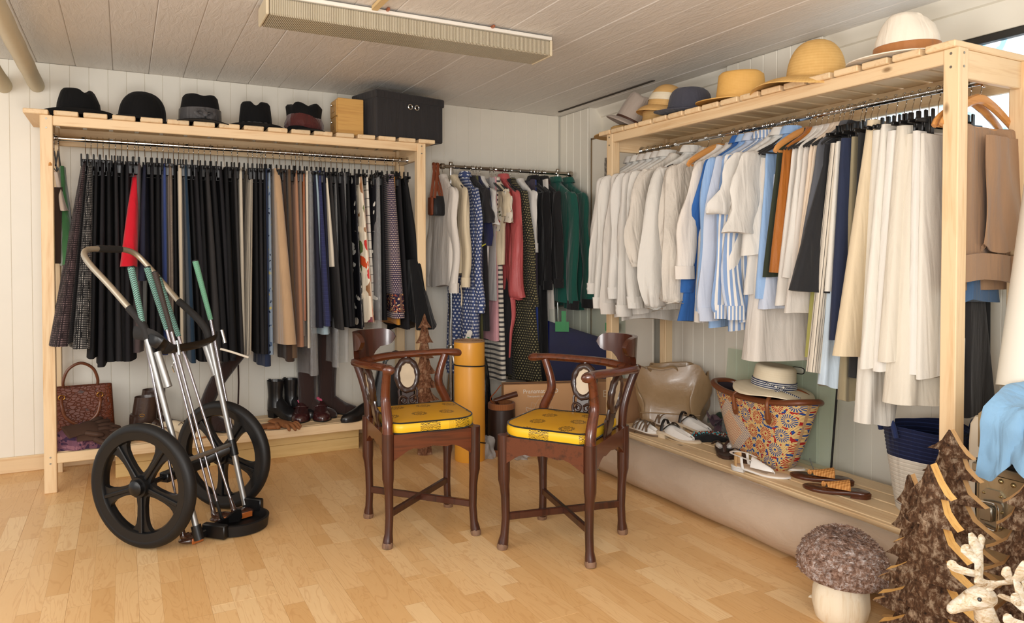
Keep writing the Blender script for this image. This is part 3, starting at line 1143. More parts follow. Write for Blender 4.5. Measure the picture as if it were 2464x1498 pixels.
A = lambda *a, **kw: skirt('A', *a, **kw)
TY = 412  # py of the clipped edge near px 250; the rod drops to the right


def ty(px): return 385 + (px - 190) * .045


def blk(i): return BLK[i % 4]


A((203, ty(200)), (150, 834), F_hound, 'brown houndstooth flared skirt at the left end of the left rack', wb=.33, bk=.25, amp=.014, folds=2.6, d1=.05)
A((217, ty(213)), (196, 842), F_tweed, 'black and white checked tweed skirt beside the brown houndstooth skirt', wb=.35, bk=.25, amp=.014, d1=.055)
for i, (tx, bx, by, q) in enumerate([(233, 222, 866, 'first'), (247, 246, 880, 'second'), (262, 266, 874, 'third'), (278, 283, 870, 'fourth'), (293, 300, 868, 'fifth'), (308, 314, 866, 'sixth')]):
    A((tx, ty(tx)), (bx, by), blk(i), '%s long black skirt right of the black and white tweed skirt' % q, wb=.30 + RG.uniform(-.03, .03), bk=.24, amp=.014, folds=2.6, d1=.026)
A((326, 420), (304, 640), F_red, 'bright red skirt among the black ones on the left rack', wt=.10, wb=.34, bk=.1, d0=.018, d1=.05, amp=.012)
A((334, ty(334)), (328, 852), F_mauve, 'mauve brown trousers hanging behind the red skirt', 'trousers', wb=.23, d1=.03)
A((350, 395), (346, 676), F_navy, 'short navy black skirt just right of the red skirt', wb=.30, bk=.12, d1=.028, amp=.012)
for i, (tx, bx, by, q) in enumerate([(366, 372, 852, 'first'), (381, 388, 850, 'second')]):
    A((tx, ty(tx)), (bx, by), blk(i + 1), '%s long black skirt right of the short navy skirt' % q, wb=.26, amp=.012)
A((396, ty(396)), (400, 850), F_blue, 'narrow blue trousers left of the cream pinstripe trousers', 'trousers', wb=.17)
A((409, ty(409)), (415, 846), F_creamst, 'cream pinstripe trousers between blue and black ones', 'trousers', wb=.17, d0=.016, d1=.018)
A((421, ty(421)), (427, 850), BLK[0], 'black trousers between the two cream pairs', 'trousers', wb=.17)
A((434, ty(434)), (441, 852), F_cream, 'plain cream trousers left of the petrol blue skirt', 'trousers', wb=.16, d0=.015, d1=.016)
A((447, ty(447)), (470, 872), F_teal, 'petrol blue long skirt right of the cream trousers', wb=.26, amp=.01, d1=.026)
for i, (tx, bx, by, q) in enumerate([(459, 482, 868, 'first'), (471, 496, 868, 'second'), (484, 511, 866, 'third'), (498, 526, 868, 'fourth'), (513, 544, 872, 'fifth'), (530, 558, 866, 'sixth'), (546, 568, 860, 'seventh')]):
    A((tx, ty(tx)), (bx, by), F_char if i == 3 else blk(i), '%s black skirt right of the petrol blue skirt' % q if i != 3 else 'charcoal skirt among black ones right of the petrol blue skirt', wb=.25 + RG.uniform(-.03, .04), amp=.014, d1=.026)
A((566, ty(566)), (580, 856), F_char, 'charcoal grey skirt left of the single striped trousers', wb=.24)
A((580, ty(580)), (586, 856), F_stripe1, 'black trousers with one pale side stripe', 'trousers', wb=.20)
A((605, ty(605)), (601, 850), F_stripe4, 'black skirt with four pale vertical stripes', wt=.12, wb=.24, d0=.014, d1=.024)
for i, (tx, bx, by, q) in enumerate([(617, 620, 852, 'first'), (628, 632, 850, 'second'), (637, 640, 850, 'third')]):
    A((tx, ty(tx)), (bx, by), blk(i + 2), '%s black trousers right of the four stripe skirt' % q, 'trousers', wb=.19)
A((641, ty(641)), (643, 882), F_denimdk, 'long dark blue denim trousers behind the camel suede skirt', 'trousers', wb=.17, d1=.03)
A((649, ty(649)), (655, 856), F_multi, 'thin blue and yellow printed skirt beside the camel suede skirt', wb=.18)
A((667, 404), (700, 832), F_camel, 'camel suede skirt hanging wide on the left rack', wt=.12, wb=.33, bk=.24, d0=.026, d1=.062, amp=.008, folds=1.2)
A((684, ty(684)), (700, 868), F_brown1, 'dark brown trousers right of the camel suede skirt', 'trousers', wb=.16, d1=.026)
A((697, ty(697)), (712, 862), F_brown2, 'mid brown trousers second right of the camel suede skirt', 'trousers', wb=.17)
A((713, ty(713)), (724, 838), F_tan, 'pinkish tan suede skirt third right of the camel one', wb=.19)
A((723, ty(723)), (729, 812), F_grey, 'grey brown zipped skirt beside the caramel leather one', wb=.17)
A((732, ty(732)), (736, 772), F_caramel, 'caramel leather skirt under clear polythene', 'skirt', wb=.17)
A((740, ty(740)), (746, 836), F_ivory, 'ivory trousers in a clear polythene cover', 'trousers', wb=.15, d1=.014)
A((748, ty(748)), (756, 905), FILM, 'clear polythene cover over the ivory trousers', 'garment cover', wt=.16, wb=.19, d0=.016, d1=.035, amp=.02, hng=None)
A((757, ty(757)), (772, 792), F_navy, 'dark navy skirt left of the blue plaid skirt', wb=.25, d1=.03)
A((762, ty(762)), (788, 806), F_ltblue, 'light blue cotton skirt showing below the plaid one', wb=.20, d1=.035)
A((770, ty(770)), (793, 782), F_plaid, 'blue plaid skirt on the left rack', wb=.26, d1=.024)
A((781, ty(781)), (797, 770), F_navy, 'navy skirt right of the blue plaid skirt', wb=.22)
A((786, 426), (800, 640), F_ivory, 'narrow cream strip skirt right of the blue plaid one', wb=.18, wt=.13)
A((796, ty(796)), (827, 794), F_char, 'charcoal tweed skirt right of the blue plaid skirt', wb=.27, d1=.026)
for i, (tx, bx, by, q) in enumerate([(810, 838, 788, 'first'), (824, 846, 786, 'second'), (838, 852, 785, 'third')]):
    A((tx, ty(tx)), (bx, by), blk(i), '%s black skirt left of the floral print skirt' % q, wb=.26)
A((812, ty(812)), (816, 880), FILM, 'clear polythene cover hanging low left of the left armchair', 'garment cover', wt=.13, wb=.19, d0=.014, d1=.024, amp=.02, hng=None)
A((830, ty(830)), (836, 872), FILM, 'second clear polythene cover hanging low left of the left armchair', 'garment cover', wt=.13, wb=.16, d0=.014, d1=.024, amp=.02, hng=None)
A((855, 420), (872, 792), F_zebra, 'black and white flowered skirt showing below the floral one', wb=.22)
A((869, 422), (895, 776), F_floral, 'cream floral print skirt with large orange flowers', wt=.14, wb=.26, d0=.02, d1=.034, amp=.012)
A((884, ty(884)), (902, 778), F_grid, 'white skirt with a black window check', wb=.18)
A((905, 432), (912, 772), F_zebra, 'black skirt with white zebra leaves under polythene', wt=.14, wb=.22, d0=.016, d1=.026)
A((912, 425), (918, 800), FILM, 'clear polythene cover over the zebra leaf skirt', 'garment cover', wt=.15, wb=.24, d0=.016, d1=.03, amp=.02, hng=None)
A((920, 412), (926, 770), BLK[0], 'black skirt between the zebra and purple dotted skirts', wb=.2)
pur = A((943, 418), (968, 766), F_purple, 'purple skirt with pale dots and ornate orange border', wt=.13, wb=.28, d0=.024, d1=.046, amp=.012)
PUR = GCOUNT[0]
A((949, 425), (962, 780), F_orange, 'orange cotton skirt showing below the purple dotted one', wb=.2)
A((962, 415), (985, 790), BLK[1], 'black skirt right of the purple dotted skirt', wb=.25)
tul = A((978, 432), (1026, 764), BLK[0], 'black flared skirt with a tulle flounce at the rack end', wt=.13, wb=.27, d0=.014, d1=.04, amp=.012)
# the flounce and the ornate border are parts of their skirts


def band(root, top, bot, wt, wb, f0, f1, d0, d1, seed, mat, name, grow=.004, amp=.012, folds=2.2):
    """a strip of the same drape between the fractions f0 and f1 of its height, slightly proud of it"""
    s0, zt = hit('A', *top, wt); s1, zb = hit('A', *bot, wb)
    bk = min(wb, .24)
    full = drape(wt + grow, wb + grow, bk + grow, s1 - s0, zt - RODZ, zb - RODZ, d0 + grow * .8, d1 + grow, folds, amp, seed, .006, nz=24)
    n = 60
    j0, j1 = round(f0 * 24), round(f1 * 24)
    m = MB().rings([full.v[j * n:(j + 1) * n] for j in range(j0, j1 + 1)], False, False, True, full.uv[j0 * n:(j1 + 1) * n])
    return m.build(name, mat, root, loc=(0, 0, 0))


band(pur, (943, 418), (968, 766), .13, .28, .84, .95, .024, .046, PUR, F_border, 'hem_border')
m = drape(.205, .33, .25, .05, -.62, -1.03, .03, .075, 5, .03, 999, .03, nz=8)
m.build('flounce', F_tulle, tul, loc=(.03, 0, 0))

# the bodices on wooden and black hangers at the left end of the left rack
F_bod = fabric('dark_brown_loden', C(58, 44, 36), .95)
F_green = fabric('green_velvet', C(52, 104, 58), .6, .2, 300, .25, .6)
F_lining = fabric('cream_lining', C(214, 196, 180))
v = skirt('A', (137, 450), (138, 632), F_bod, 'dark brown bodice hanging at the far left of the left rack', 'bodice', wt=.10, wb=.16, bk=.15, d0=.03, d1=.055, amp=.01, hng=None)
g = skirt('A', (148, 400), (160, 632), F_green, 'green velvet bodice with a hanging ribbon on the left rack', 'bodice', wt=.05, wb=.20, bk=.17, d0=.012, d1=.042, amp=.014, hng=None, hemw=.02, p=1.4)
p0, p1 = onY(158, 630, 4.2), onY(160, 742, 4.19)
MB().tube(catmull([p0, p0.lerp(p1, .4) + Vector((.012, 0, 0)), p0.lerp(p1, .75) + Vector((.008, 0, 0)), p1]), .006, 6, sx=.4, sy=1.3).build('ribbon', F_green, g, world=True)
for (xx, yy, z_) in ((128, 605, .04), (146, 618, .02)):
    q = onY(xx, yy, 4.21)
l = skirt('A', (136, 412), (152, 508), F_lining, 'cream lining strap of a bodice between the brown and green ones', 'bodice', wt=.06, wb=.165, bk=.1, d0=.012, d1=.016, amp=.006, hng=None, p=1.5)
hanger('wood', 'A', hit('A', 117, 340, 0)[0] + .0, 'wooden hanger with the dark brown bodice at the left rack end', .1)
hanger('velvet', 'A', hit('A', 130, 340, 0)[0], 'thin black hanger holding the cream lined bodice', 0)
hanger('velvet', 'A', hit('A', 140, 340, 0)[0], 'thin black hanger holding the green velvet bodice', 0)

# ---------------------------------------------------------------- the chrome rail in the corner and its clothes
p0, p1 = onY(1066, 398, 4.45), onY(1371, 420, 4.45)
zr = (p0.z + p1.z) / 2
RZ['C'] = zr
rail = thing('garment_rail', 'chrome garment rail standing in the corner between the wooden racks', 'garment rail', ((p0.x + p1.x) / 2, 4.45, 0))
MB().tube([(p0.x, 4.45, zr), (p1.x, 4.45, zr)], .0125, 14).build('rod', M_steel, rail, world=True)
for xx in (p0.x - .004, p1.x + .004):
    MB().lathe([(.008, -.02), (.019, -.012), (.021, 0), (.019, .012), (.008, .02)], 14, M=Matrix.Translation((xx, 4.45, zr)) @ Matrix.Rotation(pi / 2, 4, 'Y')).build('end_knob', M_steel, rail, world=True)
for xx in (p0.x + .055, p1.x - .1):
    u = MB().tube([(xx, 4.45, .10), (xx, 4.45, .95)], .0135, 14).tube([(xx, 4.45, .93), (xx, 4.45, zr - .005)], .0105, 14).build('upright', M_chrome, rail, world=True)
    MB().tube([(xx, 4.45, .93), (xx, 4.45, .965)], .018, 14).build('height_collar', M_chrome, rail, world=True)
    MB().lathe([(.001, -.012), (.012, -.01), (.014, 0), (.012, .01), (.001, .012)], 12, M=Matrix.Translation((xx, 4.45, zr + .02))).build('top_knob', M_steel, rail, world=True)
    MB().tube([(xx, 4.18, .06), (xx, 4.65, .06)], .0135, 12).build('foot_bar', M_chrome, rail, world=True)
    MB().lathe([(.001, -.024), (.02, -.018), (.025, 0), (.02, .018), (.001, .024)], 14, M=Matrix.Translation((xx, 4.45, .55 if xx < 2.2 else .1))).build('joint_ball', M_steel, rail, world=True)
    MB().tube([(xx, 4.45, .1), (xx, 4.45, .05)], .0135, 12).build('foot_post', M_chrome, rail, world=True)
    for yy in (4.19, 4.64):
        MB().lathe([(.012, -.025), (.022, -.022), (.022, .022), (.012, .025)], 14, M=Matrix.Translation((xx, yy, .025)) @ Matrix.Rotation(pi / 2, 4, 'Y')).build('castor', M_rubber, rail, world=True)
xx = p0.x + .055
for dy in (-.20, .17):
    MB().tube([(xx, 4.45, .55), (xx + .03, 4.45 + dy, .07)], .007, 8).build('brace', M_chrome, rail, world=True)

W_lin = fabric('white_linen', C(226, 218, 208), .9, .05)
W_cream = fabric('cream_linen', C(226, 210, 180), .9, .05)
F_pol = dots('blue_polka_dot', C(66, 80, 124), C(222, 224, 228), .021, .27)
F_olive = fabric('olive_cloth', C(86, 84, 52))
F_blktee = fabric('black_jersey', C(38, 36, 38))
F_navyj = fabric('navy_jersey', C(30, 34, 72))
F_white = fabric('white_cotton', C(226, 222, 216), .9, .04)
F_greym = fabric('grey_marl', C(178, 174, 172))
F_pinkst = stripes('pink_chambray_stripe', C(206, 140, 150), C(222, 176, 180), .006)
F_breton = stripes('navy_white_hoops', C(222, 214, 198), C(28, 32, 46), .031, .42, True)
F_flor2 = blobs('red_flower_print', C(226, 216, 198), [C(190, 40, 36), C(226, 216, 198), C(90, 100, 60), C(40, 60, 110)], 26, .7, .4)
F_coral = fabric('coral_satin', C(188, 90, 90), .34, .15, 300, .35, 0)
F_olivedot = dots('olive_dotted', C(46, 44, 36), C(170, 158, 112), .017, .22)
F_mauvegr = fabric('plum_grey_cloth', C(72, 64, 76))
F_lace = fabric('black_lace', C(24, 23, 25), .9, .3, 200, .5)
F_jacket = fabric('black_jacket', C(34, 33, 34))
F_pine = fabric('pine_green_fleece', C(30, 88, 76), .95, .1, 300, .2, .4)
F_yellow = fabric('yellow_piping', C(220, 210, 70))
F_royal = fabric('royal_blue_cloth', C(56, 76, 150))
F_dkbr = fabric('dark_brown_sequin', C(64, 40, 40), .5, .3, 120, .5)
Cs = lambda *a, **kw: shirt('C', *a, **{**dict(bk=.155), **kw})
Cd = lambda *a, **kw: skirt('C', *a, **{**dict(hng='velvet', z0=-.06, wt=.07, bk=.16), **kw})
Cs(1090, (1092, 702), 690, W_lin, 'white linen blouse at the left end of the chrome rail', 'blouse', w=.17, cy=.22, wh=.19, d=.02, hd=.03, sr=.05, collar=False, sleeve='long')
Cs(1118, (1120, 688), 660, W_cream, 'cream long blouse with hanging ties left of the polka dot dress', 'blouse', w=.18, cy=.22, wh=.18, collar=False, sr=.042)
q0, q1 = onY(1108, 686, 4.24), onY(1110, 735, 4.23)
tag(MB().tube(catmull([q0, q0.lerp(q1, .5) + Vector((.006, 0, 0)), q1]), .004, 6).build('ribbon_tie', W_cream), 'cream ribbon tie hanging from the cream blouse', 'ribbon')
Cs(1143, (1154, 750), 905, F_pol, 'blue dress with white polka dots on the chrome rail', 'dress', w=.16, cy=.23, wh=.25, d=.024, hd=.05, sr=.055, collar=True, amp=.016, hem_dx=-.03)
Cd((1150, 420), (1160, 815), F_olive, 'olive top mostly hidden behind the polka dot dress', 'top', wb=.16)
Cs(1165, (1177, 535), 800, F_blktee, 'black short sleeved jersey dress right of the polka dot dress', 'dress', sleeve='short', w=.19, cy=.25, wh=.18, sr=.06, collar=False)
Cs(1172, (1174, 590), 800, F_navyj, 'navy jersey dress with yellow piped sleeves', 'dress', sleeve='short', w=.16, cy=.225, wh=.17, sr=.05, collar=False)
a = [onY(px_, py_, 4.215) for px_, py_ in ((1152, 612), (1156, 596), (1166, 588), (1174, 586))]
pp = MB().tube(catmull(a), .004, 6).build('sleeve_piping', F_yellow, bpy.data.objects['dress.002'], world=True)
Cs(1183, (1187, 540), 725, F_white, 'white tee shirt left of the striped hoop dress', 'tee shirt', sleeve='short', w=.17, cy=.22, wh=.16, collar=False)
Cd((1190, 425), (1196, 724), F_greym, 'grey marl top left of the striped hoop dress', 'top', wb=.19)
Cd((1193, 440), (1197, 820), F_pinkst, 'pink striped dress beside the striped hoop dress', 'dress', wb=.17)
Cd((1200, 440), (1214, 920), F_breton, 'long navy dress with white hoops', 'dress', wb=.21, d0=.02, d1=.028)
Cs(1214, (1221, 520), 640, W_cream, 'cream short sleeved top right of the striped hoop dress', 'top', sleeve='short', w=.15, cy=.2, wh=.16, collar=False)
Cs(1219, (1224, 535), 560, F_flor2, 'white top with red flower print', 'top', sleeve='short', w=.16, cy=.21, wh=.15, collar=False)
Cd((1228, 430), (1228, 900), F_blktee, 'long black dress behind the coral satin blouse', 'dress', wb=.18)
Cs(1236, (1243, 720), 700, F_coral, 'coral satin blouse with a knotted tail', 'blouse', w=.15, cy=.22, wh=.16, sleeve='puff', collar=True, sr=.05)
q = [onY(x_, y_, 4.24) for x_, y_ in ((1234, 715), (1236, 760), (1230, 800), (1226, 860))]
MB().tube(catmull(q), [.02 - .0008 * i for i in range(19)], 8, sx=.4).build('sash_tail', F_coral, bpy.data.objects['blouse.002'], world=True)
Cs(1258, (1283, 735), 925, F_olivedot, 'long olive black dress with small dots', 'dress', w=.17, cy=.24, wh=.27, d=.03, hd=.055, sr=.055, collar=False, amp=.018)
Cs(1280, (1284, 605), 590, F_white, 'white blouse right of the olive dotted dress', 'blouse', w=.18, cy=.20, wh=.17, d=.02, hd=.028, collar=False, sr=.04)
Cd((1287, 445), (1294, 735), F_mauvegr, 'plum grey dress right of the white blouse', 'dress', wb=.19)
Cd((1290, 445), (1296, 840), F_royal, 'royal blue dress showing below the plum grey one', 'dress', wb=.17, hng=None)
Cd((1304, 440), (1316, 925), F_lace, 'long black lace dress on the chrome rail', 'dress', wb=.20, d0=.022, d1=.034, amp=.012)
Cs(1313, (1318, 695), 690, F_lace, 'black lace jacket over the lace dress', 'jacket', w=.17, cy=.2, wh=.18, collar=True)
Cd((1318, 450), (1338, 862), W_lin, 'long white linen trousers right of the black lace dress', 'trousers', wb=.15, wt=.12, hng='velvet')
Cd((1323, 450), (1326, 600), F_dkbr, 'dark brown shimmering scarf top beside the black jacket', 'top', wb=.18)
Cs(1340, (1345, 690), 680, F_jacket, 'black jacket left of the green fleeces', 'jacket', w=.19, cy=.22, wh=.19, sr=.045)
Cs(1373, (1378, 742), 728, F_pine, 'left of the two pine green fleece jackets on the chrome rail', 'fleece jacket', w=.20, cy=.26, wh=.2, d=.03, hd=.04, sr=.066, cuffmat=F_jacket, cmat=F_pine)
Cs(1402, (1414, 738), 742, F_pine, 'right of the two pine green fleece jackets at the rail end', 'fleece jacket', w=.20, cy=.26, wh=.2, d=.03, hd=.04, sr=.066, cuffmat=F_jacket, cmat=F_pine)

# ---------------------------------------------------------------- clothes on the right rack
WS = [fabric('white_shirting_%d' % i, C(*c), .9, .04) for i, c in enumerate([(217, 212, 204), (221, 217, 209), (214, 207, 198), (222, 218, 211)])]
W_lace = fabric('white_lace', C(215, 207, 195), .95, .08, 120, .5)
F_brtrim = tweed('brown_tape', C(226, 212, 194), C(160, 112, 80), .008, .6)
F_bright = fabric('bright_blue_cotton', C(50, 100, 168), .85)
F_sky = fabric('sky_blue_cotton', C(150, 182, 222), .88)
F_haze = fabric('haze_blue_linen', C(196, 204, 220), .9)
F_bstr = stripes('blue_white_stripe', C(232, 228, 222), C(116, 150, 196), .021, .55)
F_olv = fabric('dark_olive_green', C(48, 54, 40), .85)
F_must = fabric('mustard_satin', C(164, 98, 34), .5, .12, 300, .3)
F_crm = fabric('cream_crepe', C(226, 208, 186), .85, .05)
F_ghea = fabric('grey_heather', C(88, 90, 96), .9, .2)
F_blkt = fabric('black_linen', C(40, 40, 42), .85)
F_oliv = fabric('pale_olive_cloth', C(170, 166, 96))
F_pin = stripes('black_white_pinstripe', C(214, 204, 188), C(42, 38, 38), .0125, .2)
F_pblue = fabric('pale_blue_cotton', C(196, 212, 226), .88)
F_navd = fabric('navy_denim', C(40, 48, 72), .82, .15, 500, .2)
F_khak = fabric('khaki_cloth', C(150, 138, 110))
F_blkc = fabric('black_cotton', C(42, 42, 42))
F_beig = fabric('beige_wide_cloth', C(216, 198, 167), .9, .05)
F_off = [fabric('off_white_%d' % i, C(*c), .9, .04) for i, c in enumerate([(224, 219, 208), (220, 212, 196), (226, 222, 214)])]
F_jean = fabric('blue_jeans', C(80, 110, 146), .85, .2, 500, .25)
F_stone = fabric('stone_brown_twill', C(166, 132, 102), .88, .06)
F_stone2 = fabric('worn_black_denim', C(44, 42, 42), .88, .3)
Bs = lambda *a, **kw: shirt('B', *a, **kw)
Bd = lambda *a, **kw: skirt('B', *a, **kw)
q9 = ['farthest', 'second', 'third', 'fourth', 'fifth', 'sixth']
for i, (sh, cx_, cy_, hem) in enumerate([(1459, 1432, 704, 742), (1474, 1446, 738, 755), (1490, 1464, 752, 765), (1506, 1482, 715, 770), (1522, 1502, 758, 750), (1538, 1530, 738, 740)]):
    Bs(sh, (cx_, cy_), hem, WS[i % 4], '%s white shirt from the corner end of the right rack' % q9[i], w=.2, cy=.285, wh=.25, bk=.17, sr=.05, hd=.02)
Bs(1556, (1540, 640), 705, W_lace, 'white blouse with wide lace edged sleeves', 'blouse', w=.2, cy=.3, wh=.25, bk=.17, sr=.075, collar=False, d=.02, hd=.024, cuffmat=False)
Bs(1592, (1578, 742), 715, WS[1], 'white pleated blouse with a frilled hem', 'blouse', w=.2, cy=.3, wh=.25, bk=.17, sleeve='puff', collar=True, hd=.03, amp=.01)
Bs(1628, (1622, 728), 700, W_lace, 'cream blouse with very full gathered sleeves', 'blouse', w=.2, cy=.31, wh=.25, bk=.17, sleeve='puff', collar=False, hd=.034, amp=.012)
br = Bs(1668, (1662, 560), 640, W_lin, 'white tunic with brown woven trim on a wooden hanger', 'tunic', w=.18, wh=.24, bk=.17, sleeve=None, collar=False, hng='wood')
yb = -hit('B', 1668, 420, .18)[0]
tr = MB()
for dy in (0, .012):
    tr.tube([(2.455, yb - .031 - dy, 1.58), (2.425, yb - .034 - dy, 1.5), (2.42, yb - .036 - dy, 1.42), (2.44, yb - .04 - dy, 1.30)], .006, 6)
tr.build('trim_tape', F_brtrim, br, world=True)
Bs(1690, (1648, 668), 770, W_lin, 'white linen shirt with a long loose sleeve left of the bright blue shirt', w=.2, cy=.31, wh=.26, bk=.17, sr=.056, collar=False)
Bs(1712, (1652, 700), 780, F_bright, 'bright blue shirt on the right rack', w=.19, cy=.25, wh=.29, bk=.17, sr=.04, hd=.02, hem_dx=.0)
Bs(1724, (1694, 745), 790, F_sky, 'sky blue shirt right of the bright blue shirt', w=.2, cy=.26, wh=.22, bk=.17, sr=.045)
Bs(1740, (1706, 768), 740, F_haze, 'pale haze blue linen shirt left of the striped shirts', w=.2, cy=.29, wh=.25, bk=.17, sr=.055, hd=.026)
Bs(1762, (1742, 762), 790, F_bstr, 'blue and white striped shirt with loose sleeves', w=.2, cy=.28, wh=.24, bk=.17, sr=.056, hd=.024)
Bs(1776, (1772, 765), 780, F_bstr, 'second blue striped shirt right of the first one', w=.19, cy=.27, wh=.24, bk=.17, sr=.05)
Bs(1784, (1745, 515), 660, WS[3], 'white flared tee shirt with a lace hem', 'tee shirt', sleeve='short', w=.2, cy=.29, wh=.31, bk=.2, sr=.08, collar=False, hd=.03, amp=.012)
Bs(1806, (1783, 560), 612, WS[1], 'white tee shirt with a pointed hanging sleeve', 'tee shirt', sleeve='short', w=.2, cy=.29, wh=.28, bk=.2, sr=.085, collar=True, hd=.034)
Bd((1828, 380), (1792, 708), WS[0], 'plain white top right of the pointed sleeve tee', 'top', wt=.16, wb=.27, hng='velvet', d1=.026)
Bd((1836, 380), (1800, 872), WS[2], 'longest white tunic hanging low above the floral basket', 'tunic', wt=.15, wb=.27, bk=.2, d0=.02, d1=.085, amp=.014, hng='velvet', hemw=.016)
Bs(1842, (1824, 712), 712, F_sky, 'sky blue sleeveless top left of the olive green vest', 'top', sleeve=None, w=.16, wh=.26, collar=True)
Bs(1870, (1838, 660), 660, F_olv, 'dark olive green waistcoat on the right rack', 'waistcoat', sleeve=None, w=.19, wh=.27, bk=.2, hd=.02, collar=False, hng='wood')
Bs(1884, (1850, 650), 650, F_must, 'mustard satin waistcoat right of the olive green one', 'waistcoat', sleeve=None, w=.19, wh=.26, bk=.2, hd=.022, collar=False)
Bd((1862, 420), (1832, 745), F_haze, 'pale blue long top showing below the mustard waistcoat', 'top', wt=.13, wb=.25, hng='velvet', d1=.05)
for i, (sh, bx, by, lab) in enumerate([(1906, 1866, 740, 'first sleeveless white top right of the mustard waistcoat'), (1920, 1880, 672, 'second sleeveless white top right of the mustard waistcoat'), (1934, 1896, 760, 'third sleeveless white top right of the mustard waistcoat')]):
    Bs(sh, (bx, by), by, WS[i], lab, 'top', sleeve=None, w=.17, wh=.26, bk=.2, hd=.028, collar=False)
for i, (sh, bx, by, lab) in enumerate([(1948, 1918, 670, 'cream crepe top left of the grey heather top'), (1958, 1926, 640, 'cream pleated top just left of the grey heather top')]):
    Bs(sh, (bx, by), by, F_crm, lab, 'top', sleeve=None, w=.17, wh=.24, bk=.2, hd=.026, collar=False)
Bs(1966, (1930, 620), 640, F_ghea, 'grey heather sleeveless top left of the black linen top', 'top', sleeve=None, w=.19, wh=.26, collar=False)
Bs(1984, (1904, 700), 720, F_blkt, 'black linen flared top on the right rack', 'top', sleeve=None, w=.16, wh=.36, bk=.2, d=.02, hd=.05, collar=False, amp=.012)
Bd((1980, 400), (1938, 862), F_oliv, 'pale olive yellow dress left of the pinstripe trousers', 'dress', wt=.15, wb=.24, d1=.024, hng='velvet')
Bd((2001, 346), (1944, 895), F_pin, 'black and white pinstripe trousers with tied cuffs', 'trousers', wt=.17, wb=.12, bk=.12, d0=.02, d1=.036, shift=.17)
Bd((2014, 340), (1985, 700), F_off[0], 'white trousers right of the pinstripe pair', 'trousers', wt=.16, wb=.24, bk=.16)
Bd((2020, 345), (1974, 930), F_pblue, 'pale blue cotton trousers hanging below the navy pair', 'trousers', wt=.15, wb=.07, bk=.07, d1=.03, shift=.18)
Bd((2026, 330), (1996, 818), F_navd, 'navy denim trousers on the right rack', 'trousers', wt=.17, wb=.26, bk=.18, d0=.024, d1=.034)
Bd((2050, 330), (2024, 960), F_khak, 'khaki grey trousers hanging behind the beige wide pair', 'trousers', wt=.15, wb=.08, bk=.08, d1=.03, shift=.14)
Bd((2066, 320), (2044, 908), F_blkc, 'black trousers behind the beige wide pair', 'trousers', wt=.16, wb=.22, bk=.16, d1=.04)
Bd((2090, 290), (2006, 860), F_beig, 'beige wide legged trousers on the right rack', 'trousers', wt=.16, wb=.33, bk=.2, d0=.026, d1=.05, folds=1.4, amp=.007)
pt = [((2106, 315), (2066, 1022), .25, 'first long white trousers right of the beige pair', 0, .04), ((2124, 300), (2072, 885), .29, 'second white trousers right of the beige pair', 0, .035),
      ((2142, 315), (2106, 890), .26, 'third white trousers right of the beige pair', 2, .034), ((2164, 300), (2120, 868), .27, 'cream white trousers left of the drawstring pair', 1, .036)]
for tp, bt, wb, lab, mi, dd in pt:
    nar = bt[1] > 1000      # the longest pair hangs as one narrow leg
    Bd(tp, bt, F_off[mi], lab, 'trousers', wt=.17, wb=.085 if nar else wb, bk=.09 if nar else .14, d0=.024, d1=dd, folds=1.6, shift=.165 if nar else .02)
dr = Bd((2190, 322), (2142, 975), F_off[1], 'cream drawstring trousers hanging lowest on the right rack', 'trousers', wt=.16, wb=.15, bk=.15, d0=.03, d1=.06, amp=.012, shift=.12)
yq = 2.615 - .27
for i, (a, b) in enumerate((((2226, 980), (2224, 1135)), ((2234, 980), (2232, 1138)))):
    u, w_ = onX(*a, yq), onX(*b, yq)
    MB().tube(catmull([u, u.lerp(w_, .4) + Vector((0, .008, 0)), u.lerp(w_, .8) + Vector((0, -.006, 0)), w_]), .003, 6).build('drawstring', W_cream, dr, world=True)
Bd((2200, 316), (2186, 905), F_off[2], 'white cotton trousers right of the drawstring pair', 'trousers', wt=.17, wb=.24, bk=.0, d0=.028, d1=.04)
Bd((2218, 322), (2204, 912), F_off[0], 'white jeans left of the blue jeans and the near post', 'jeans', wt=.16, wb=.23, bk=.0, d0=.018, d1=.02)
# three pairs behind the near post, seen through the end of the rack
yk = 1.500
kh = thing('folded_trousers', 'stone brown trousers folded over a wooden hanger behind the near post', 'trousers', (2.615, yk, RODZ), (0, 0, -pi / 2), 'clothes on the right rack')
m = MB().sheet(lambda u, v: (.018 * math.cos(pi * min(1, max(0, (v - .42) / .16))) + .010 * math.sin(7 * u + 2 * v) + .004 * math.sin(19 * u - 5 * v), -.17 + .37 * u + (.02 * (abs(v - .5)) if u > .5 else 0), -.165 - (abs(v - .5) - .06 if abs(v - .5) > .06 else -.0) * (1.12 if v < .5 else 1.26) + .012 * math.sin(pi * min(1, max(0, (v - .44) / .12)))), 24, 40, .003)
m.build('leg_cloth', F_stone, kh, loc=(0, 0, 0))
MB().sheet(lambda u, v: (.030 + .006 * math.sin(11 * u), -.17 + .35 * u, -.60 - .09 * v + .01 * math.sin(4 * u)), 12, 4, .012).build('waistband', F_stone, kh, loc=(0, 0, 0))
MB().tube([(.046, .12, -.6), (.048, .125, -.69)], .007, 6, sx=.5, sy=1.4).build('belt_loop', F_stone, kh, loc=(0, 0, 0))
ro = MB()
for i in range(46):
    u = i / 45
    b0 = Vector((.028, -.03 + .22 * u, -.565 + .02 * math.sin(9 * u)))
    ro.tube([b0, b0 + Vector((.004, RG.uniform(-.006, .006), -.018))], .0016, 4, False)
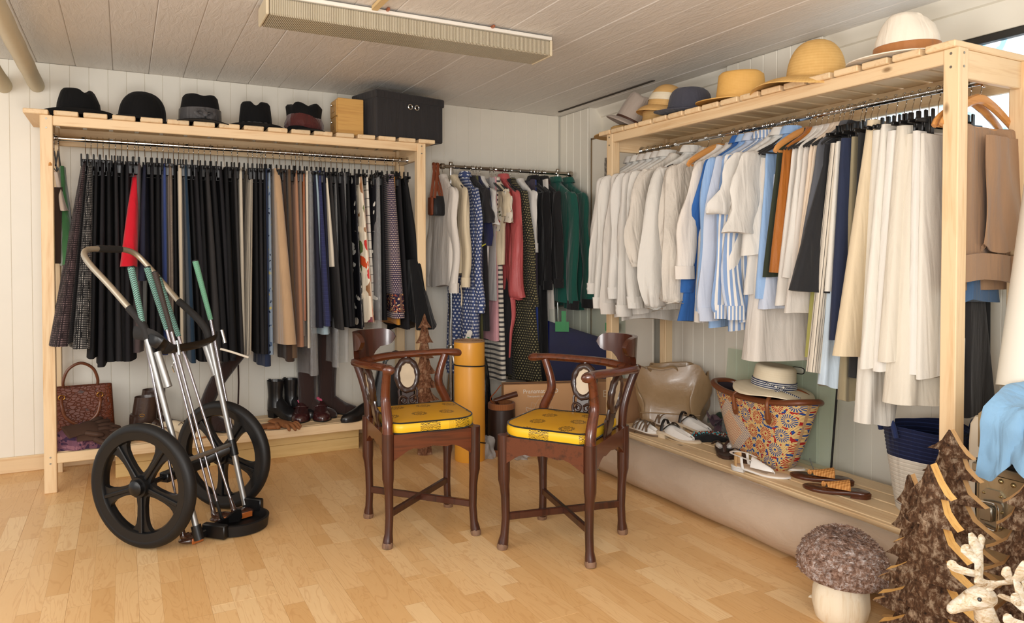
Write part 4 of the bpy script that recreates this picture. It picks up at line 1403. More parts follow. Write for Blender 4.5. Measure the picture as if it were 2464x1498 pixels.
MB().sheet(lambda u, v: (.036 + .008 * v + .008 * math.sin(6 * u + 3 * v) + .004 * math.sin(15 * u - 6 * v), -.03 + .22 * u - .02 * v, -.19 - .37 * v - .03 * math.sin(pi * u) * v), 18, 14, .003).build('trouser_leg', F_stone, kh, loc=(0, 0, 0))
fr_ = ro.build('frayed_hem', F_stone, kh, loc=(0, 0, 0)); fr_['kind'] = 'stuff'
hanger('wood', 'B', -yk, 'wooden hanger carrying the stone brown folded trousers')
hanger('wood', 'B', -1.535, 'second wooden hanger just behind the stone brown trousers', .04)
for yy, z0_, z1_, mt, lab, cat, fr0, bk_ in ((1.533, -.2, -.76, F_jean, 'blue jeans folded on a hanger below the stone brown trousers', 'jeans', .05, .19), (1.556, -.3, -1.17, F_stone2, 'worn black jeans hanging low behind the near post', 'jeans', -.03, .19), (1.575, -.3, -1.24, F_blkc, 'long black trousers hanging below the worn black jeans', 'trousers', -.17, .03), (1.585, -.3, -.82, F_blkt, 'black shorts hanging beside the near post', 'shorts', .08, .0)):
    GCOUNT[0] += 1
    o = drape(max(fr0, .02), max(fr0, .02), bk_, 0, z0_, z1_, .010, .014, 2, .005, GCOUNT[0], n=60).build(cat, mt, loc=(2.615 + max(0, -fr0), yy, RODZ), rot=(0, 0, -pi / 2))
    tag(o, lab, cat, 'clothes on the right rack')

# ---------------------------------------------------------------- the two corner armchairs
def cushion_mat():
    t = NT('yellow_brocade_top')
    q = t.xyz(t.coord('Object'))
    x = t.math('DIVIDE', q[0], .118); y = t.math('DIVIDE', q[1], .150)
    row = t.math('FLOOR', y)
    x = t.math('ADD', x, t.math('MULTIPLY', row, .5))
    fx = t.math('MULTIPLY', t.math('SUBTRACT', t.math('FRACT', t.math('ADD', x, 20.2)), .5), .118)
    fy = t.math('MULTIPLY', t.math('SUBTRACT', t.math('FRACT', t.math('ADD', y, 20.)), .5), .150)
    d = t.math('SQRT', t.math('ADD', t.math('MULTIPLY', fx, fx), t.math('MULTIPLY', fy, fy)))
    an = t.math('SINE', t.math('MULTIPLY', t.math('ARCTAN2', fy, fx), 14.))
    ring = t.math('LESS_THAN', t.math('ABSOLUTE', t.math('SUBTRACT', d, t.math('ADD', .0275, t.math('MULTIPLY', an, .003)))), .0028)
    ring2 = t.math('MULTIPLY', t.math('LESS_THAN', t.math('ABSOLUTE', t.math('SUBTRACT', d, .021)), .003), t.math('GREATER_THAN', an, -.3))
    core = t.math('MULTIPLY', t.math('LESS_THAN', d, .013), t.math('GREATER_THAN', t.math('SINE', t.math('MULTIPLY', fx, 900.)), -.2))
    f = t.math('MAXIMUM', t.math('MAXIMUM', ring, ring2), core)
    col = t.mix(t.math('MULTIPLY', f, .85), t.mix(t.noise(t.coord('Object'), 6), C(192, 136, 18), C(212, 158, 30)), C(60, 46, 22))
    t.bump(t.noise(t.coord('Object', (1, 1, 1)), 34, 3), .15, .004)
    return t.fin(col, .45, 0, .35)


def cushion_side_mat():
    t = NT('yellow_brocade_band')
    q = t.xyz(t.coord('UV'))
    fr = t.math('FRACT', t.math('ADD', t.math('DIVIDE', q[0], .205), 10.35))
    d = t.math('ABSOLUTE', t.math('SUBTRACT', fr, .5))
    inb = t.math('LESS_THAN', d, .2)
    n1 = t.n('ShaderNodeTexWave', wave_type='RINGS'); n1.inputs['Scale'].default_value = 60; n1.inputs['Distortion'].default_value = 9; n1.inputs['Detail'].default_value = 1; n1.inputs['Detail Scale'].default_value = 1.2
    t.t.links.new(t.coord('UV', (1, 1.2, 1)), n1.inputs['Vector'])
    f = t.math('MULTIPLY', inb, t.math('GREATER_THAN', n1.outputs['Fac'], .58))
    col = t.mix(f, C(228, 180, 36), C(46, 36, 22))
    return t.fin(col, .4, 0, .4)


M_cush, M_cushs = cushion_mat(), cushion_side_mat()
M_pipe_blk = fabric('black_piping', C(28, 26, 22))
M_marble = plain('pale_marble', C(196, 178, 150), .35, 0, .2, 14)
M_rattan = plain('marble_panel', C(176, 140, 92), .5, 0, .25, 30)


def corner_chair(label, loc, rotz):
    a = .181
    t = thing('corner_armchair', label, 'chair', loc, rotz, 'carved corner armchairs')
    cor = {'C': (-a, a), 'A': (-a, -a), 'D': (a, a), 'B': (a, -a)}
    for nm, (x, y) in cor.items():
        prof = [(.0, .0195), (.012, .0215), (.03, .0205), (.055, .0165), (.12, .0165), (.21, .0175), (.25, .0195), (.275, .0235), (.36, .0245), (.452, .0245)]
        ex, ey = (x / a), (y / a)
        pts, rr = [], []
        for z, r in prof:
            flare = .006 * max(0, 1 - z / .09) ** 1.5 if nm != 'C' else .004
            bow = -.006 * math.sin(pi * min(1, z / .28))
            pts.append((x + ex * (flare + bow), y + ey * (flare + bow), z)); rr.append(r)
        leg = MB().tube(pts, rr, 10, up=(1, 0, 0)).build('leg', M_rose, t, loc=(0, 0, 0))
        MB().tube([(pts[0][0], pts[0][1], .0), (pts[1][0], pts[1][1], .012), (pts[2][0], pts[2][1], .022)], [.0204, .0226, .0214], 10, up=(1, 0, 0)).build('worn_foot', M_oldfoot, leg, loc=(0, 0, 0))
    # seat frame with shaped aprons
    MB().box(-a + .01, a - .01, -a + .01, a - .01, .428, .446, .004).build('seat_board', M_rose_dark, t, loc=(0, 0, 0), smooth=False)
    out = [(-a + .02, .448), (a - .02, .448), (a - .02, .345), (a - .045, .362), (a - .075, .380), (a - .10, .388), (a - .125, .384), (0, .392), (-a + .125, .384), (-a + .10, .388), (-a + .075, .380), (-a + .045, .362), (-a + .02, .345)]
    for M in (Matrix.Translation((0, -a - .004, 0)), Matrix.Translation((0, a + .004, 0)) @ Matrix.Rotation(pi, 4, 'Z'), Matrix.Translation((a + .004, 0, 0)) @ Matrix.Rotation(pi / 2, 4, 'Z'), Matrix.Translation((-a - .004, 0, 0)) @ Matrix.Rotation(-pi / 2, 4, 'Z')):
        MB().prism(out, -.012, .012, M).build('apron', M_rose_arm, t, loc=(0, 0, 0), sharp=30)
    # crossed stretchers
    for (p, q), z in ((('C', 'B'), .128), (('A', 'D'), .130)):
        p, q = Vector((*cor[p], z)), Vector((*cor[q], z))
        d = (q - p).normalized(); n = Vector((-d.y, d.x, 0))
        MB().box(-(q - p).length / 2 + .012, (q - p).length / 2 - .012, -.009, .009, -.014, .014, .003, Matrix.Translation((p + q) / 2) @ Matrix.Rotation(math.atan2(d.y, d.x), 4, 'Z')).build('stretcher', M_rose, t, loc=(0, 0, 0), smooth=False)
    # back post and curved arm posts
    MB().tube(catmull([(-a, a, .44), (-a - .006, a + .006, .53), (-a - .026, a + .026, .62), (-a - .05, a + .05, .70)], 4), .018, 10).build('back_post', M_rose, t, loc=(0, 0, 0))
    for sx, sy, tx, ty_ in ((-a, -a, 0, 1), (a, a, -1, 0)):
        pts = catmull([(sx, sy, .44), (sx + tx * .008, sy + ty_ * .008, .50), (sx + tx * .042, sy + ty_ * .042, .575), (sx + tx * .036, sy + ty_ * .036, .635), (sx + tx * .012, sy + ty_ * .012, .705)], 5)
        MB().tube(pts, [lerp(.023, .0165, i / (len(pts) - 1)) for i in range(len(pts))], 10).build('arm_post', M_rose_arm, t, loc=(0, 0, 0))
    # horseshoe arm rail, two lengths meeting under the crest
    e = a + .016
    for sgn in (0, 1):
        half = [(-e + .045, e + .022, .690), (-e - .005, e + .006, .690), (-e - .040, e - .04, .692), (-e - .048, .07, .702), (-e - .034, -.05, .708), (-e - .006, -a + .03, .713), (-e + .012, -a - .025, .712), (-e + .002, -a - .062, .706)]
        if sgn: half = [(-y, -x, z) for x, y, z in half]
        P = catmull(half, 5)
        N = len(P) - 1
        MB().tube(P, [interp([(0, .012), (.06, .021), (.2, .025), (.5, .021), (.8, .020), (.92, .023), (.97, .021), (1, .012)], i / N) for i in range(N + 1)], 12, sx=.78, sy=1.1).build('arm_rail', M_rose_arm, t, loc=(0, 0, 0))
    # crest board bent round the back corner
    cx, cy, R = -a + .068, a - .068, .142

    def crest(u, v):
        s = lerp(-1, 1, u)
        q = abs(s)
        lo = interp([(0, .698), (.34, .700), (.46, .728), (.6, .748), (.8, .752), (.92, .762), (1, .788)], q)
        hi = interp([(0, .826), (.7, .826), (.86, .820), (.95, .808), (1, .790)], q)
        z = lerp(lo, hi, v)
        an = math.radians(135) + s * 1.28
        r = R + .05 * (z - .70) + .02 * max(0, z - .78)
        return (cx + r * math.cos(an), cy + r * math.sin(an), z)
    MB().sheet(crest, 40, 6, .021).build('crest_board', M_rose, t, loc=(0, 0, 0))
    # oval splats with a marble plaque and scrollwork below
    sh_ = Matrix(((1, 0, 0, 0), (0, 1, .2, -.2 * .448), (0, 0, 1, 0), (0, 0, 0, 1)))     # the splats lean outwards
    for M in (Matrix.Translation((.0, a + .0, 0)) @ sh_, Matrix.Translation((-a - .0, 0, 0)) @ Matrix.Rotation(pi / 2, 4, 'Z') @ sh_):
        ring = [(.046 * math.cos(q), -.004 * math.sin(q), .615 + .066 * math.sin(q)) for q in [2 * pi * i / 30 for i in range(30)]]
        s_ = MB().tube(ring, [.0145 + .0016 * math.sin(i * 2.1) for i in range(30)], 10, closed=True, up=(0, 1, 0)).xf(M).build('splat', M_rose_dark, t, loc=(0, 0, 0))
        MB().lathe([(.001, -.006), (.036, -.006), (.036, .006), (.001, .006)], 24, M=M @ Matrix.Translation((0, -.001, .615)) @ Matrix.Rotation(pi / 2, 4, 'X') @ Matrix.Diagonal((1, 1.5, 1, 1))).build('marble_plaque', M_marble, s_, loc=(0, 0, 0))
        MB().tube([(0, 0, .672), (0, 0, .702)], .012, 8).xf(M).build('splat_neck', M_rose_dark, t, loc=(0, 0, 0))
        for sg in (-1, 1):
            m = MB()
            m.tube(catmull([(sg * .006, 0, .512), (sg * .018, -.004, .520), (sg * .034, -.004, .524), (sg * .042, -.004, .512), (sg * .040, 0, .490), (sg * .034, 0, .470), (sg * .034, 0, .448)], 4), .0058, 7)
            m.tube(catmull([(sg * .006, 0, .512), (sg * .010, -.004, .496), (sg * .022, -.004, .494), (sg * .030, -.004, .503), (sg * .024, -.006, .512)], 4), .0050, 7)
            m.tube([(sg * .040, 0, .52), (sg * .042, 0, .545), (sg * .036, 0, .562)], .0060, 7)
            m.xf(M).build('scroll', M_rose_dark, t, loc=(0, 0, 0))
        m = MB()
        m.box(-.028, .028, .000, .008, .447, .56, .002)
        m.xf(M).build('splat_base', M_rose_dark, t, loc=(0, 0, 0))
    return t


def cushion(label, loc, rotz):
    t = thing('seat_cushion', label, 'cushion', loc, rotz, 'yellow brocade seat cushions')
    xa, xb, ya, yb = -.165, .198, -.198, .165
    pts = []
    for (x, y, r, a0) in ((xb, ya, .105, -90), (xb, yb, .03, 0), (xa, yb, .02, 90), (xa, ya, .045, 180)):
        sx = -1 if x == xb else 1; sy = -1 if y == yb else 1
        for i in range(9):
            an = math.radians(a0 + 90 * i / 8)
            pts.append(Vector((x + sx * r + r * math.cos(an), y + sy * r + r * math.sin(an), 0)))
    # refine the straight runs
    out = []
    for i, p in enumerate(pts):
        q = pts[(i + 1) % len(pts)]
        nn = max(1, int((q - p).length / .025))
        out += [p.lerp(q, j / nn) for j in range(nn)]
    c = Vector((.016, -.016, 0))
    rings = []
    for k, (s_, z) in enumerate(((.97, .044), (.9, .047), (.72, .050), (.45, .052), (.2, .053))):
        rings.append([c + (p - c) * s_ + Vector((0, 0, z)) for p in out])
    MB().rings(rings, False, True).build('cushion_top', M_cush, t, loc=(0, 0, 0))
    L = [0]
    for i in range(len(out)): L.append(L[-1] + (out[(i + 1) % len(out)] - out[i]).length)
    rs, uv = [], []
    for s_, z in ((.985, .002), (1.008, .012), (1.014, .024), (1.006, .036), (.97, .044)):
        rs.append([c + (p - c) * s_ + Vector((0, 0, z)) for p in out]); uv += [(L[i], z) for i in range(len(out))]
    MB().rings(rs, True, False, True, uv).build('cushion_band', M_cushs, t, loc=(0, 0, 0))
    for z, s_ in ((.044, .985), (.004, .995)):
        MB().tube([c + (p - c) * s_ + Vector((0, 0, z)) for p in out], .0032, 6, closed=True, up=(0, 0, 1)).build('piping', M_pipe_blk, t, loc=(0, 0, 0))
    return t


f1 = [onZ(*p) for p in ((927.6, 1321), (1136.7, 1285), (889, 1244), (1087, 1217))]
c1 = sum(f1, Vector()) / 4
f2 = [onZ(*p) for p in ((1220.5, 1318), (1416.7, 1369), (1501, 1285), (1296.6, 1244))]
c2 = sum(f2, Vector()) / 4
corner_chair('carved corner armchair in front of the yellow roll, left of the pair', c1, math.radians(-5))
cushion('yellow cushion on the left corner armchair', (c1.x, c1.y, .447), math.radians(-5))
corner_chair('carved corner armchair in front of the cardboard box, right of the pair', c2, math.radians(-145))
cushion('yellow cushion on the right corner armchair', (c2.x, c2.y, .447), math.radians(-145))

# ---------------------------------------------------------------- golf trolley and clubs
AX = Vector((.70, .714, 0)).normalized()
TF = Vector((AX.y, -AX.x, 0))
wn = onZ(346, 1317); RW = .247
cn = Vector((wn.x, wn.y, RW)); cf = cn + AX * .475
tro = thing('golf_trolley', 'two wheeled golf trolley with five clubs in front of the left rack', 'golf trolley', ((cn + cf) / 2).xy.to_3d())
for cc in (cn, cf):
    Q = AX.to_track_quat('Z', 'Y').to_matrix().to_4x4()
    dn = Q.inverted() @ Vector((0, 0, -1))
    M = Matrix.Translation(cc) @ Q @ Matrix.Rotation(math.atan2(dn.y, dn.x), 4, 'Z')
    # the rim: two flanges and a dished web with five spokes
    m = MB()
    m.lathe([(.186, -.021), (.216, -.024), (.219, -.018), (.206, -.012), (.206, .012), (.219, .018), (.216, .024), (.186, .021), (.180, .012), (.180, -.012), (.186, -.021)], 44, M=M, cap0=False, cap1=False)
    m.lathe([(.001, -.030), (.040, -.030), (.042, -.022), (.042, .022), (.040, .030), (.001, .030)], 24, M=M)
    rim = m.build('wheel', M_blkplastic, tro, world=True)
    for k in range(5):
        R5 = M @ Matrix.Rotation(2 * pi * k / 5, 4, 'Z')
        h = [(.030, .030), (.050, .022), (.080, .0185), (.120, .020), (.150, .026), (.168, .036), (.186, .062)]
        o = [(r, w) for r, w in h] + [(r, -w) for r, w in h[::-1]]
        m = MB().prism([(r, w) for r, w in o], -.010, .010, R5 @ Matrix.Rotation(pi / 2, 4, 'X'))
        m.box(.03, .185, -.008, .008, -.019, .019, .003, R5)
        m.build('spoke', M_blkplastic, rim, world=True, sharp=30)
    MB().lathe([(.205, -.020)] + [(.2235 + .0235 * math.cos(q), .025 * math.sin(q)) for q in [math.radians(-110 + 10 * i) for i in range(23)]] + [(.205, .020)], 56, M=M, cap0=False, cap1=False).build('tyre', M_rubber, rim, world=True)
    MB().lathe([(.001, -.052), (.022, -.050), (.030, -.044), (.031, -.026), (.001, -.026)], 20, M=M).build('hub_cap', M_blkplastic, rim, world=True)
nb = onZ(478, 1300, .025)
fb = onP(592, 1213, nb + AX * .2, TF) if False else onZ(590, 1212, .055)
W = (fb - nb).dot(AX)


def tp(px, py, k):
    return onP(px, py, nb + AX * (W * k), AX)


nt = [tp(478, 1290, 0), tp(352, 806, 0)]
ft = [tp(590, 1213, 1), tp(503, 812, 1)]
for a, b in (nt, ft):
    MB().tube([a, b], .0125, 14).build('frame_tube', M_alu, tro, world=True)
for (pa, pb, k) in (((372, 846), (399, 930), 0), ((489, 832), (512, 902), 1)):
    a, b = tp(*pa, k) + TF * .014, tp(*pb, k) + TF * .014
    st = MB().tube([a, b], .0145, 14).build('adjuster_tube', M_alu, tro, world=True)
    MB().tube([b - (b - a).normalized() * .002, b + (b - a).normalized() * .001], .0128, 12).build('tube_mouth', M_rubber, st, world=True)
hand = catmull([tp(330, 762, 0), tp(312, 742, 0), tp(262, 685, 0), tp(220, 640, 0), tp(203, 614, .03), tp(210, 601, .14), tp(238, 598, .32), tp(288, 599, .66), tp(322, 608, .88), tp(350, 633, .98), tp(390, 678, 1), tp(428, 722, 1), tp(445, 740, 1)], 5)
MB().tube(hand, .0125, 12).build('handle', M_champagne, tro, world=True)
MB().tube(catmull([tp(356, 815, 0), tp(346, 786, 0), tp(330, 762, 0), tp(310, 740, 0)], 4), .0158, 12).build('foam_sleeve', M_foam, tro, world=True)
MB().tube(catmull([tp(503, 815, 1), tp(494, 790, 1), tp(470, 760, 1), tp(430, 724, 1)], 4), .0158, 12).build('foam_sleeve', M_foam, tro, world=True)
g0, g1 = tp(234, 598, .30), tp(290, 599.5, .67)
MB().tube([g0, g0.lerp(g1, .5), g1], .0158, 12).build('hand_grip', M_foam, tro, world=True)
# upper cradle: a curved plastic band between the tubes with a strap pad on the near side
cr = catmull([tp(340, 812, 0) + TF * .02, tp(360, 826, 0) + TF * .05, tp(392, 838, .3) + TF * .035, tp(425, 836, .5) + TF * .02, tp(468, 826, .8) + TF * .035, tp(500, 812, 1) + TF * .035, tp(518, 800, 1.05) + TF * .01], 5)
MB().tube(cr, .024, 8, sx=1.0, sy=.2).build('cradle', M_blkplastic, tro, world=True)
pd = catmull([tp(330, 800, 0) - TF * .015, tp(344, 806, 0) + TF * .035, tp(372, 832, .14) + TF * .05, tp(390, 842, .26) + TF * .042], 4)
MB().tube(pd, .027, 8, sx=1.0, sy=.24).build('strap_pad', M_foam, tro, world=True)
for (a, b) in (((404, 818), (410, 852)), ((513, 793), (521, 824))):
    kk = .42 if a[0] < 450 else 1.06
    MB().tube([tp(*a, kk) + TF * .045, tp(*b, kk) + TF * .045], .008, 10).build('clamp_screw', M_chrome, tro, world=True)
MB().tube(catmull([tp(508, 838, 1.05) + TF * .05, tp(530, 845, 1.1) + TF * .06, tp(566, 858, 1.25) + TF * .07]), .005, 8).build('elastic_cord', plain('white_cord', C(214, 206, 190), .8), tro, world=True)
MB().tube(catmull([tp(394, 852, .28) + TF * .04, tp(397, 870, .29) + TF * .045, tp(393, 880, .27) + TF * .045, tp(398, 894, .29) + TF * .045]), .003, 8).build('key_ring', M_chrome, tro, world=True)
# axle and lower bracket
MB().tube([cn, cf], .011, 10).build('axle', M_blkplastic, tro, world=True)
Ma = Matrix.Translation(cn.lerp(cf, .5)) @ Matrix.Rotation(math.atan2(AX.y, AX.x), 4, 'Z')
MB().box(-.13, .13, -.022, .022, -.02, .02, .004, Ma).build('axle_housing', M_blkplastic, tro, world=True)
for (a, b), k in ((nt, 0), (ft, 1)):
    q = a.lerp(b, .34)
    MB().tube([q - (b - a).normalized() * .035, q + (b - a).normalized() * .035], .019, 14).build('tube_clamp', M_blkplastic, tro, world=True)
    MB().tube([q, cn.lerp(cf, .35 + .3 * k)], .013, 8, sx=1.5).build('bracket_arm', M_blkplastic, tro, world=True)
MB().tube([nt[0].lerp(nt[1], .36), ft[0].lerp(ft[1], .36)], .010, 10).build('cross_tube', M_alu, tro, world=True)
# foot tray
bd = (nt[1] - nt[0]).normalized()
MB().tube([nt[0] - bd * .012, nt[0] + bd * .045], .02, 14).build('foot_clamp', M_blkplastic, tro, world=True)
tm = nb + AX * (W * .64)
Mt = Matrix.Translation((tm.x, tm.y, 0)) @ Matrix.Rotation(math.atan2(AX.y, AX.x), 4, 'Z')
arc = [Vector((.125 * math.cos(q), -.125 * math.sin(q) - .01, 0)) for q in [pi * i / 20 for i in range(21)]]
rings = []
for s_, z in ((1.0, .004), (1.05, .048), (.97, .050), (.93, .014)):
    rings.append([Mt @ Vector((p.x * s_, p.y * s_, z)) for p in arc] + [Mt @ Vector((-.128 * s_, .012, z)), Mt @ Vector((.128 * s_, .012, z))])
MB().rings(rings, True, True).build('foot_tray', M_rubber, tro, world=True)
MB().box(-.20, .135, .025, .05, .010, .040, .004, Mt).box(.115, .140, -.045, .05, .03, .085, .004, Mt).box(-.145, -.115, -.06, .05, .004, .06, .004, Mt).build('foot_bracket', M_blkplastic, tro, world=True)

# five clubs standing in the trolley
M_shaft = plain('steel_shaft', C(176, 168, 172), .22, 1.0, .06, 60)


def grip_mat(name, ca, cb):
    t = NT(name)
    q = t.xyz(t.coord('UV'))
    zig = t.math('ABSOLUTE', t.math('SUBTRACT', t.math('FRACT', t.math('MULTIPLY', q[0], 4.)), .5))
    f = t.math('LESS_THAN', t.math('FRACT', t.math('ADD', t.math('DIVIDE', q[1], .0085), t.math('MULTIPLY', zig, 1.6))), .5)
    col = t.mix(f, ca, cb)
    t.bump(f, .4, .001)
    return t.fin(col, .6, 0, .4)


G_teal = grip_mat('teal_chevron_grip', C(62, 74, 70), C(122, 176, 162))
G_green = grip_mat('green_grip', C(98, 150, 122), C(112, 168, 138))
G_brown = grip_mat('dark_brown_grip', C(66, 54, 48), C(52, 42, 38))
M_wood_head = plain('dark_persimmon', C(62, 36, 24), .2, 0, .3, 12, 0, 50, .6)
M_face = plain('orange_brown_insert', C(170, 92, 40), .3, 0, .2, 20, 0, 50, .4)


def club(label, gtop, gend, sbot, zb, gmat, head, turn=0.0, gr=.0135):
    b = onZ(*sbot, zb)
    g0, g1 = onP(*gtop, b, AX), onP(*gend, b, AX)
    t = thing('golf_club', label, 'golf club', (b.x, b.y, max(0, zb - .045)), 0, 'golf clubs in the trolley')
    d = (b - g0).normalized()
    N = 10
    MB().tube([g0.lerp(g1, i / N) for i in range(N + 1)], [lerp(gr, gr * .78, i / N) for i in range(N + 1)], 12).build('grip', gmat, t, world=True)
    cap = MB().tube([g0 - d * .004, g0 + d * .001], gr * 1.05, 12).build('grip_cap', M_rubber, t, world=True)
    P = [g1.lerp(b, i / 14) for i in range(15)]
    sh = MB().tube(P, [lerp(.0072, .0048, i / 14) for i in range(15)], 10).build('shaft', M_shaft, t, world=True)
    for i in range(3, 14):
        MB().tube([P[i] - d * .0012, P[i] + d * .0012], lerp(.0076, .0052, i / 14), 10).build('shaft_step', M_steel, sh, world=True)
    if head in ('wood', 'fairway'):
        M = Matrix.Translation(b + d * .008) @ Matrix.Rotation(turn, 4, 'Z')
        m = MB()
        m.tube(catmull([b - d * .045, b - d * .01, b + d * .012, b + Vector((math.cos(turn) * .022, math.sin(turn) * .022, -.018))]), [.0065 + .0006 * i for i in range(19)], 10)
        rr = []
        for i in range(13):
            u = i / 12
            x = -.016 + .105 * u
            r = math.sin(pi * min(1, max(.02, u * .97 + .02))) ** .55
            rr.append([M @ Vector((x, .0 + .040 * r * math.cos(2 * pi * k / 18), -.022 + .0215 * r * (math.sin(2 * pi * k / 18) if math.sin(2 * pi * k / 18) > 0 else .75 * math.sin(2 * pi * k / 18)))) for k in range(18)])
        m.rings(rr)
        m.build('club_head', M_wood_head, t, world=True)
        MB().box(.014, .064, -.040, -.034, -.034, -.010, .002, M).build('face_insert', M_face, t, world=True)
    elif head == 'iron':
        m = MB()
        M = Matrix.Translation(b) @ Matrix.Rotation(turn, 4, 'Z')
        m.tube([b - d * .07, b, b + Vector((math.cos(turn) * .014, math.sin(turn) * .014, -.02))], [.0065, .0068, .008], 10)
        m.prism([(0, -.012), (.012, -.028), (.075, -.036), (.09, -.02), (.084, .016), (.07, .018), (.02, -.010)], -.006, .006, M)
        m.build('club_head', M_blkplastic, t, world=True, sharp=25)
    return t


club('golf club with teal chevron grip standing on the floor by the near wheel', (315, 643), (346, 790), (440, 1283), .045, G_teal, 'wood', .5)
club('golf club with teal chevron grip, left of two leaning together in the trolley', (354, 644), (402, 793), (514, 1232), .062, G_teal, 'wood', .25)
club('golf club with dark brown grip between two teal ones', (373, 655), (413, 798), (532, 1244), .055, G_brown, 'iron', .3, .012)
club('golf club with teal chevron grip, right of two leaning together in the trolley', (381, 668), (430, 809), (562, 1222), .062, G_teal, 'fairway', .35)
club('golf club with plain pale green grip standing apart by the far wheel', (470, 628), (507, 769), (590, 1195), .05, G_green, 'iron', 1.2)

# ---------------------------------------------------------------- hats
def hat(label, loc, rz, mat, r=.088, ry=1.12, h=.12, top=.8, dent=.025, pinch=.0, brim=.06, curl=.012, front=0.0, tilt=(0, 0), band=None, bandh=.032, group=None, brimmat=None, name='hat', wave=0.0, round_=False, th=.004, wob=0.0):
    """lathe crown with a crease, brim with turned edge; local y is front to back"""
    t = thing(name, label, 'hat', loc, (tilt[0], tilt[1], rz), group)
    n = 40
    if round_:
        prof = [(r * math.cos(q) ** .8 if q < 1.5 else .002, h * math.sin(q) ** .92 if q > 0 else 0) for q in [pi / 2 * i / 12 for i in range(12)]] + [(.002, h)]
    else:
        prof = [(r, 0), (r * .985, h * .2), (r * .95, h * .45), (r * (top + (1 - top) * .45), h * .72), (r * (top + .04), h * .9), (r * top * .93, h * .985), (r * top * .75, h), (r * top * .45, h * .985), (r * top * .2, h * .975), (.002, h * .97)]

    def fn(p, a, v):
        f = sm((p.z / h - .45) / .5) if h else 0
        x, y, z = p.x, p.y * ry, p.z
        if dent:
            q = math.exp(-(x / (r * .28)) ** 2) * sm((p.z / h - .8) / .17)
            z -= dent * q
        if pinch and y < 0:
            k = math.exp(-((abs(x) - r * .55) / (r * .3)) ** 2) * f * min(1, -y / (r * .6))
            x -= math.copysign(pinch * k, x)
            y += pinch * k * .8
        if wob: z += wob * math.sin(5 * a + 1) * f; 
        if wob: x *= 1 + .06 * math.sin(7 * a) * f
        return Vector((x, y, z))
    MB().lathe(prof, n, 1, 1, None, fn, False, True).build('crown', mat, t, loc=(0, 0, 0), sharp=60)
    if brim:
        rows = []
        for k in range(8):
            u = k / 7
            ring = []
            for i in range(n):
                a = 2 * pi * i / n
                R = (r - .004) + (brim + .004) * u
                x, y = R * math.cos(a), R * math.sin(a) * ry
                z = curl * u ** 2.2 - front * u * max(0, -math.sin(a)) ** 1.5 + front * .6 * u * max(0, math.sin(a)) ** 2 * 0 + wave * u * math.sin(3 * a + .6)
                ring.append(Vector((x, y, z)))
            rows.append(ring)
        rows += [[p + Vector((0, 0, -th)) for p in ring] for ring in rows[::-1]]
        MB().rings(rows, False, False).build('brim', brimmat or mat, t, loc=(0, 0, 0), sharp=60)
    if band:
        rr = []
        for zz, e in ((.002, 1.0), (.004, 1.03), (bandh * .5, 1.028), (bandh, 1.012), (bandh + .002, .99)):
            rr.append([Vector((r * e * .995 * math.cos(2 * pi * i / n), r * e * ry * .995 * math.sin(2 * pi * i / n), zz)) for i in range(n)])
        MB().rings(rr, False, False).build('hat_band', band, t, loc=(0, 0, 0))
    return t


H_blk = fabric('black_felt', C(15, 15, 16), .95, .12, 300, .02, .03)
H_satin = fabric('black_satin', C(86, 84, 84), .24, .15, 200, .5, 0)
H_dkred = fabric('dark_red_velvet', C(76, 24, 20), .6, .3, 200, .4, .4)
GA = 'dark hats on the left rack'
HZ = SLAT1


def hx(px): return onY(px, 262, 4.36).x


hat('black fedora at the left end of the left rack shelf', (hx(190), 4.34, HZ + .004), .5, H_blk, r=.098, h=.135, top=.74, dent=.03, pinch=.014, brim=.055, curl=.016, band=H_blk, group=GA)
hat('black rounded felt hat, second from the left on the left rack', (hx(342), 4.32, HZ + .018), -.25, H_blk, r=.112, h=.135, round_=True, dent=0, brim=.018, curl=-.012, tilt=(.06, .1), group=GA)
h3 = hat('black felt hat with a grey satin band and bow on the left rack', (hx(480), 4.32, HZ + .006), .1, H_blk, r=.105, h=.155, top=.8, dent=.012, brim=.075, curl=-.004, wave=.006, band=H_satin, bandh=.075, group=GA)
m = MB()
for sg, rr_, dz in ((1, .03, .0), (-1, .034, .004), (1, .022, -.014)):
    m.tube(catmull([(0, -.124, .035), (sg * .012, -.138, .05 + dz), (sg * rr_, -.136, .052 + dz), (sg * (rr_ + .012), -.128, .04 + dz), (sg * rr_ * .9, -.134, .024 + dz), (sg * .01, -.134, .026), (0, -.124, .035)], 4), .011, 7, sx=.45)
m.lathe([(.001, -.014), (.012, -.011), (.016, 0), (.012, .011), (.001, .014)], 12, M=Matrix.Translation((0, -.136, .036)))
m.build('bow', H_satin, h3, loc=(0, 0, 0))
h4 = hat('black fedora with a braided band, fourth on the left rack', (hx(612), 4.32, HZ + .003), -.12, H_blk, r=.090, h=.15, top=.82, dent=.028, pinch=.012, brim=.06, curl=.012, group=GA)
MB().tube([(.0915 * math.cos(q), .1025 * math.sin(q), .022 + .002 * math.sin(18 * q)) for q in [2 * pi * i / 60 for i in range(60)]], [.0045 + .0015 * math.sin(i * 1.4) for i in range(60)], 6, closed=True, up=(0, 0, 1)).build('braided_band', H_satin, h4, loc=(0, 0, 0))
h5 = hat('black velvet hat with a dark red wrap beside the wooden box', (hx(727), 4.31, HZ + .006), .2, H_blk, r=.098, h=.152, top=.95, dent=.01, brim=.045, curl=-.004, wob=.008, wave=.004, group=GA)
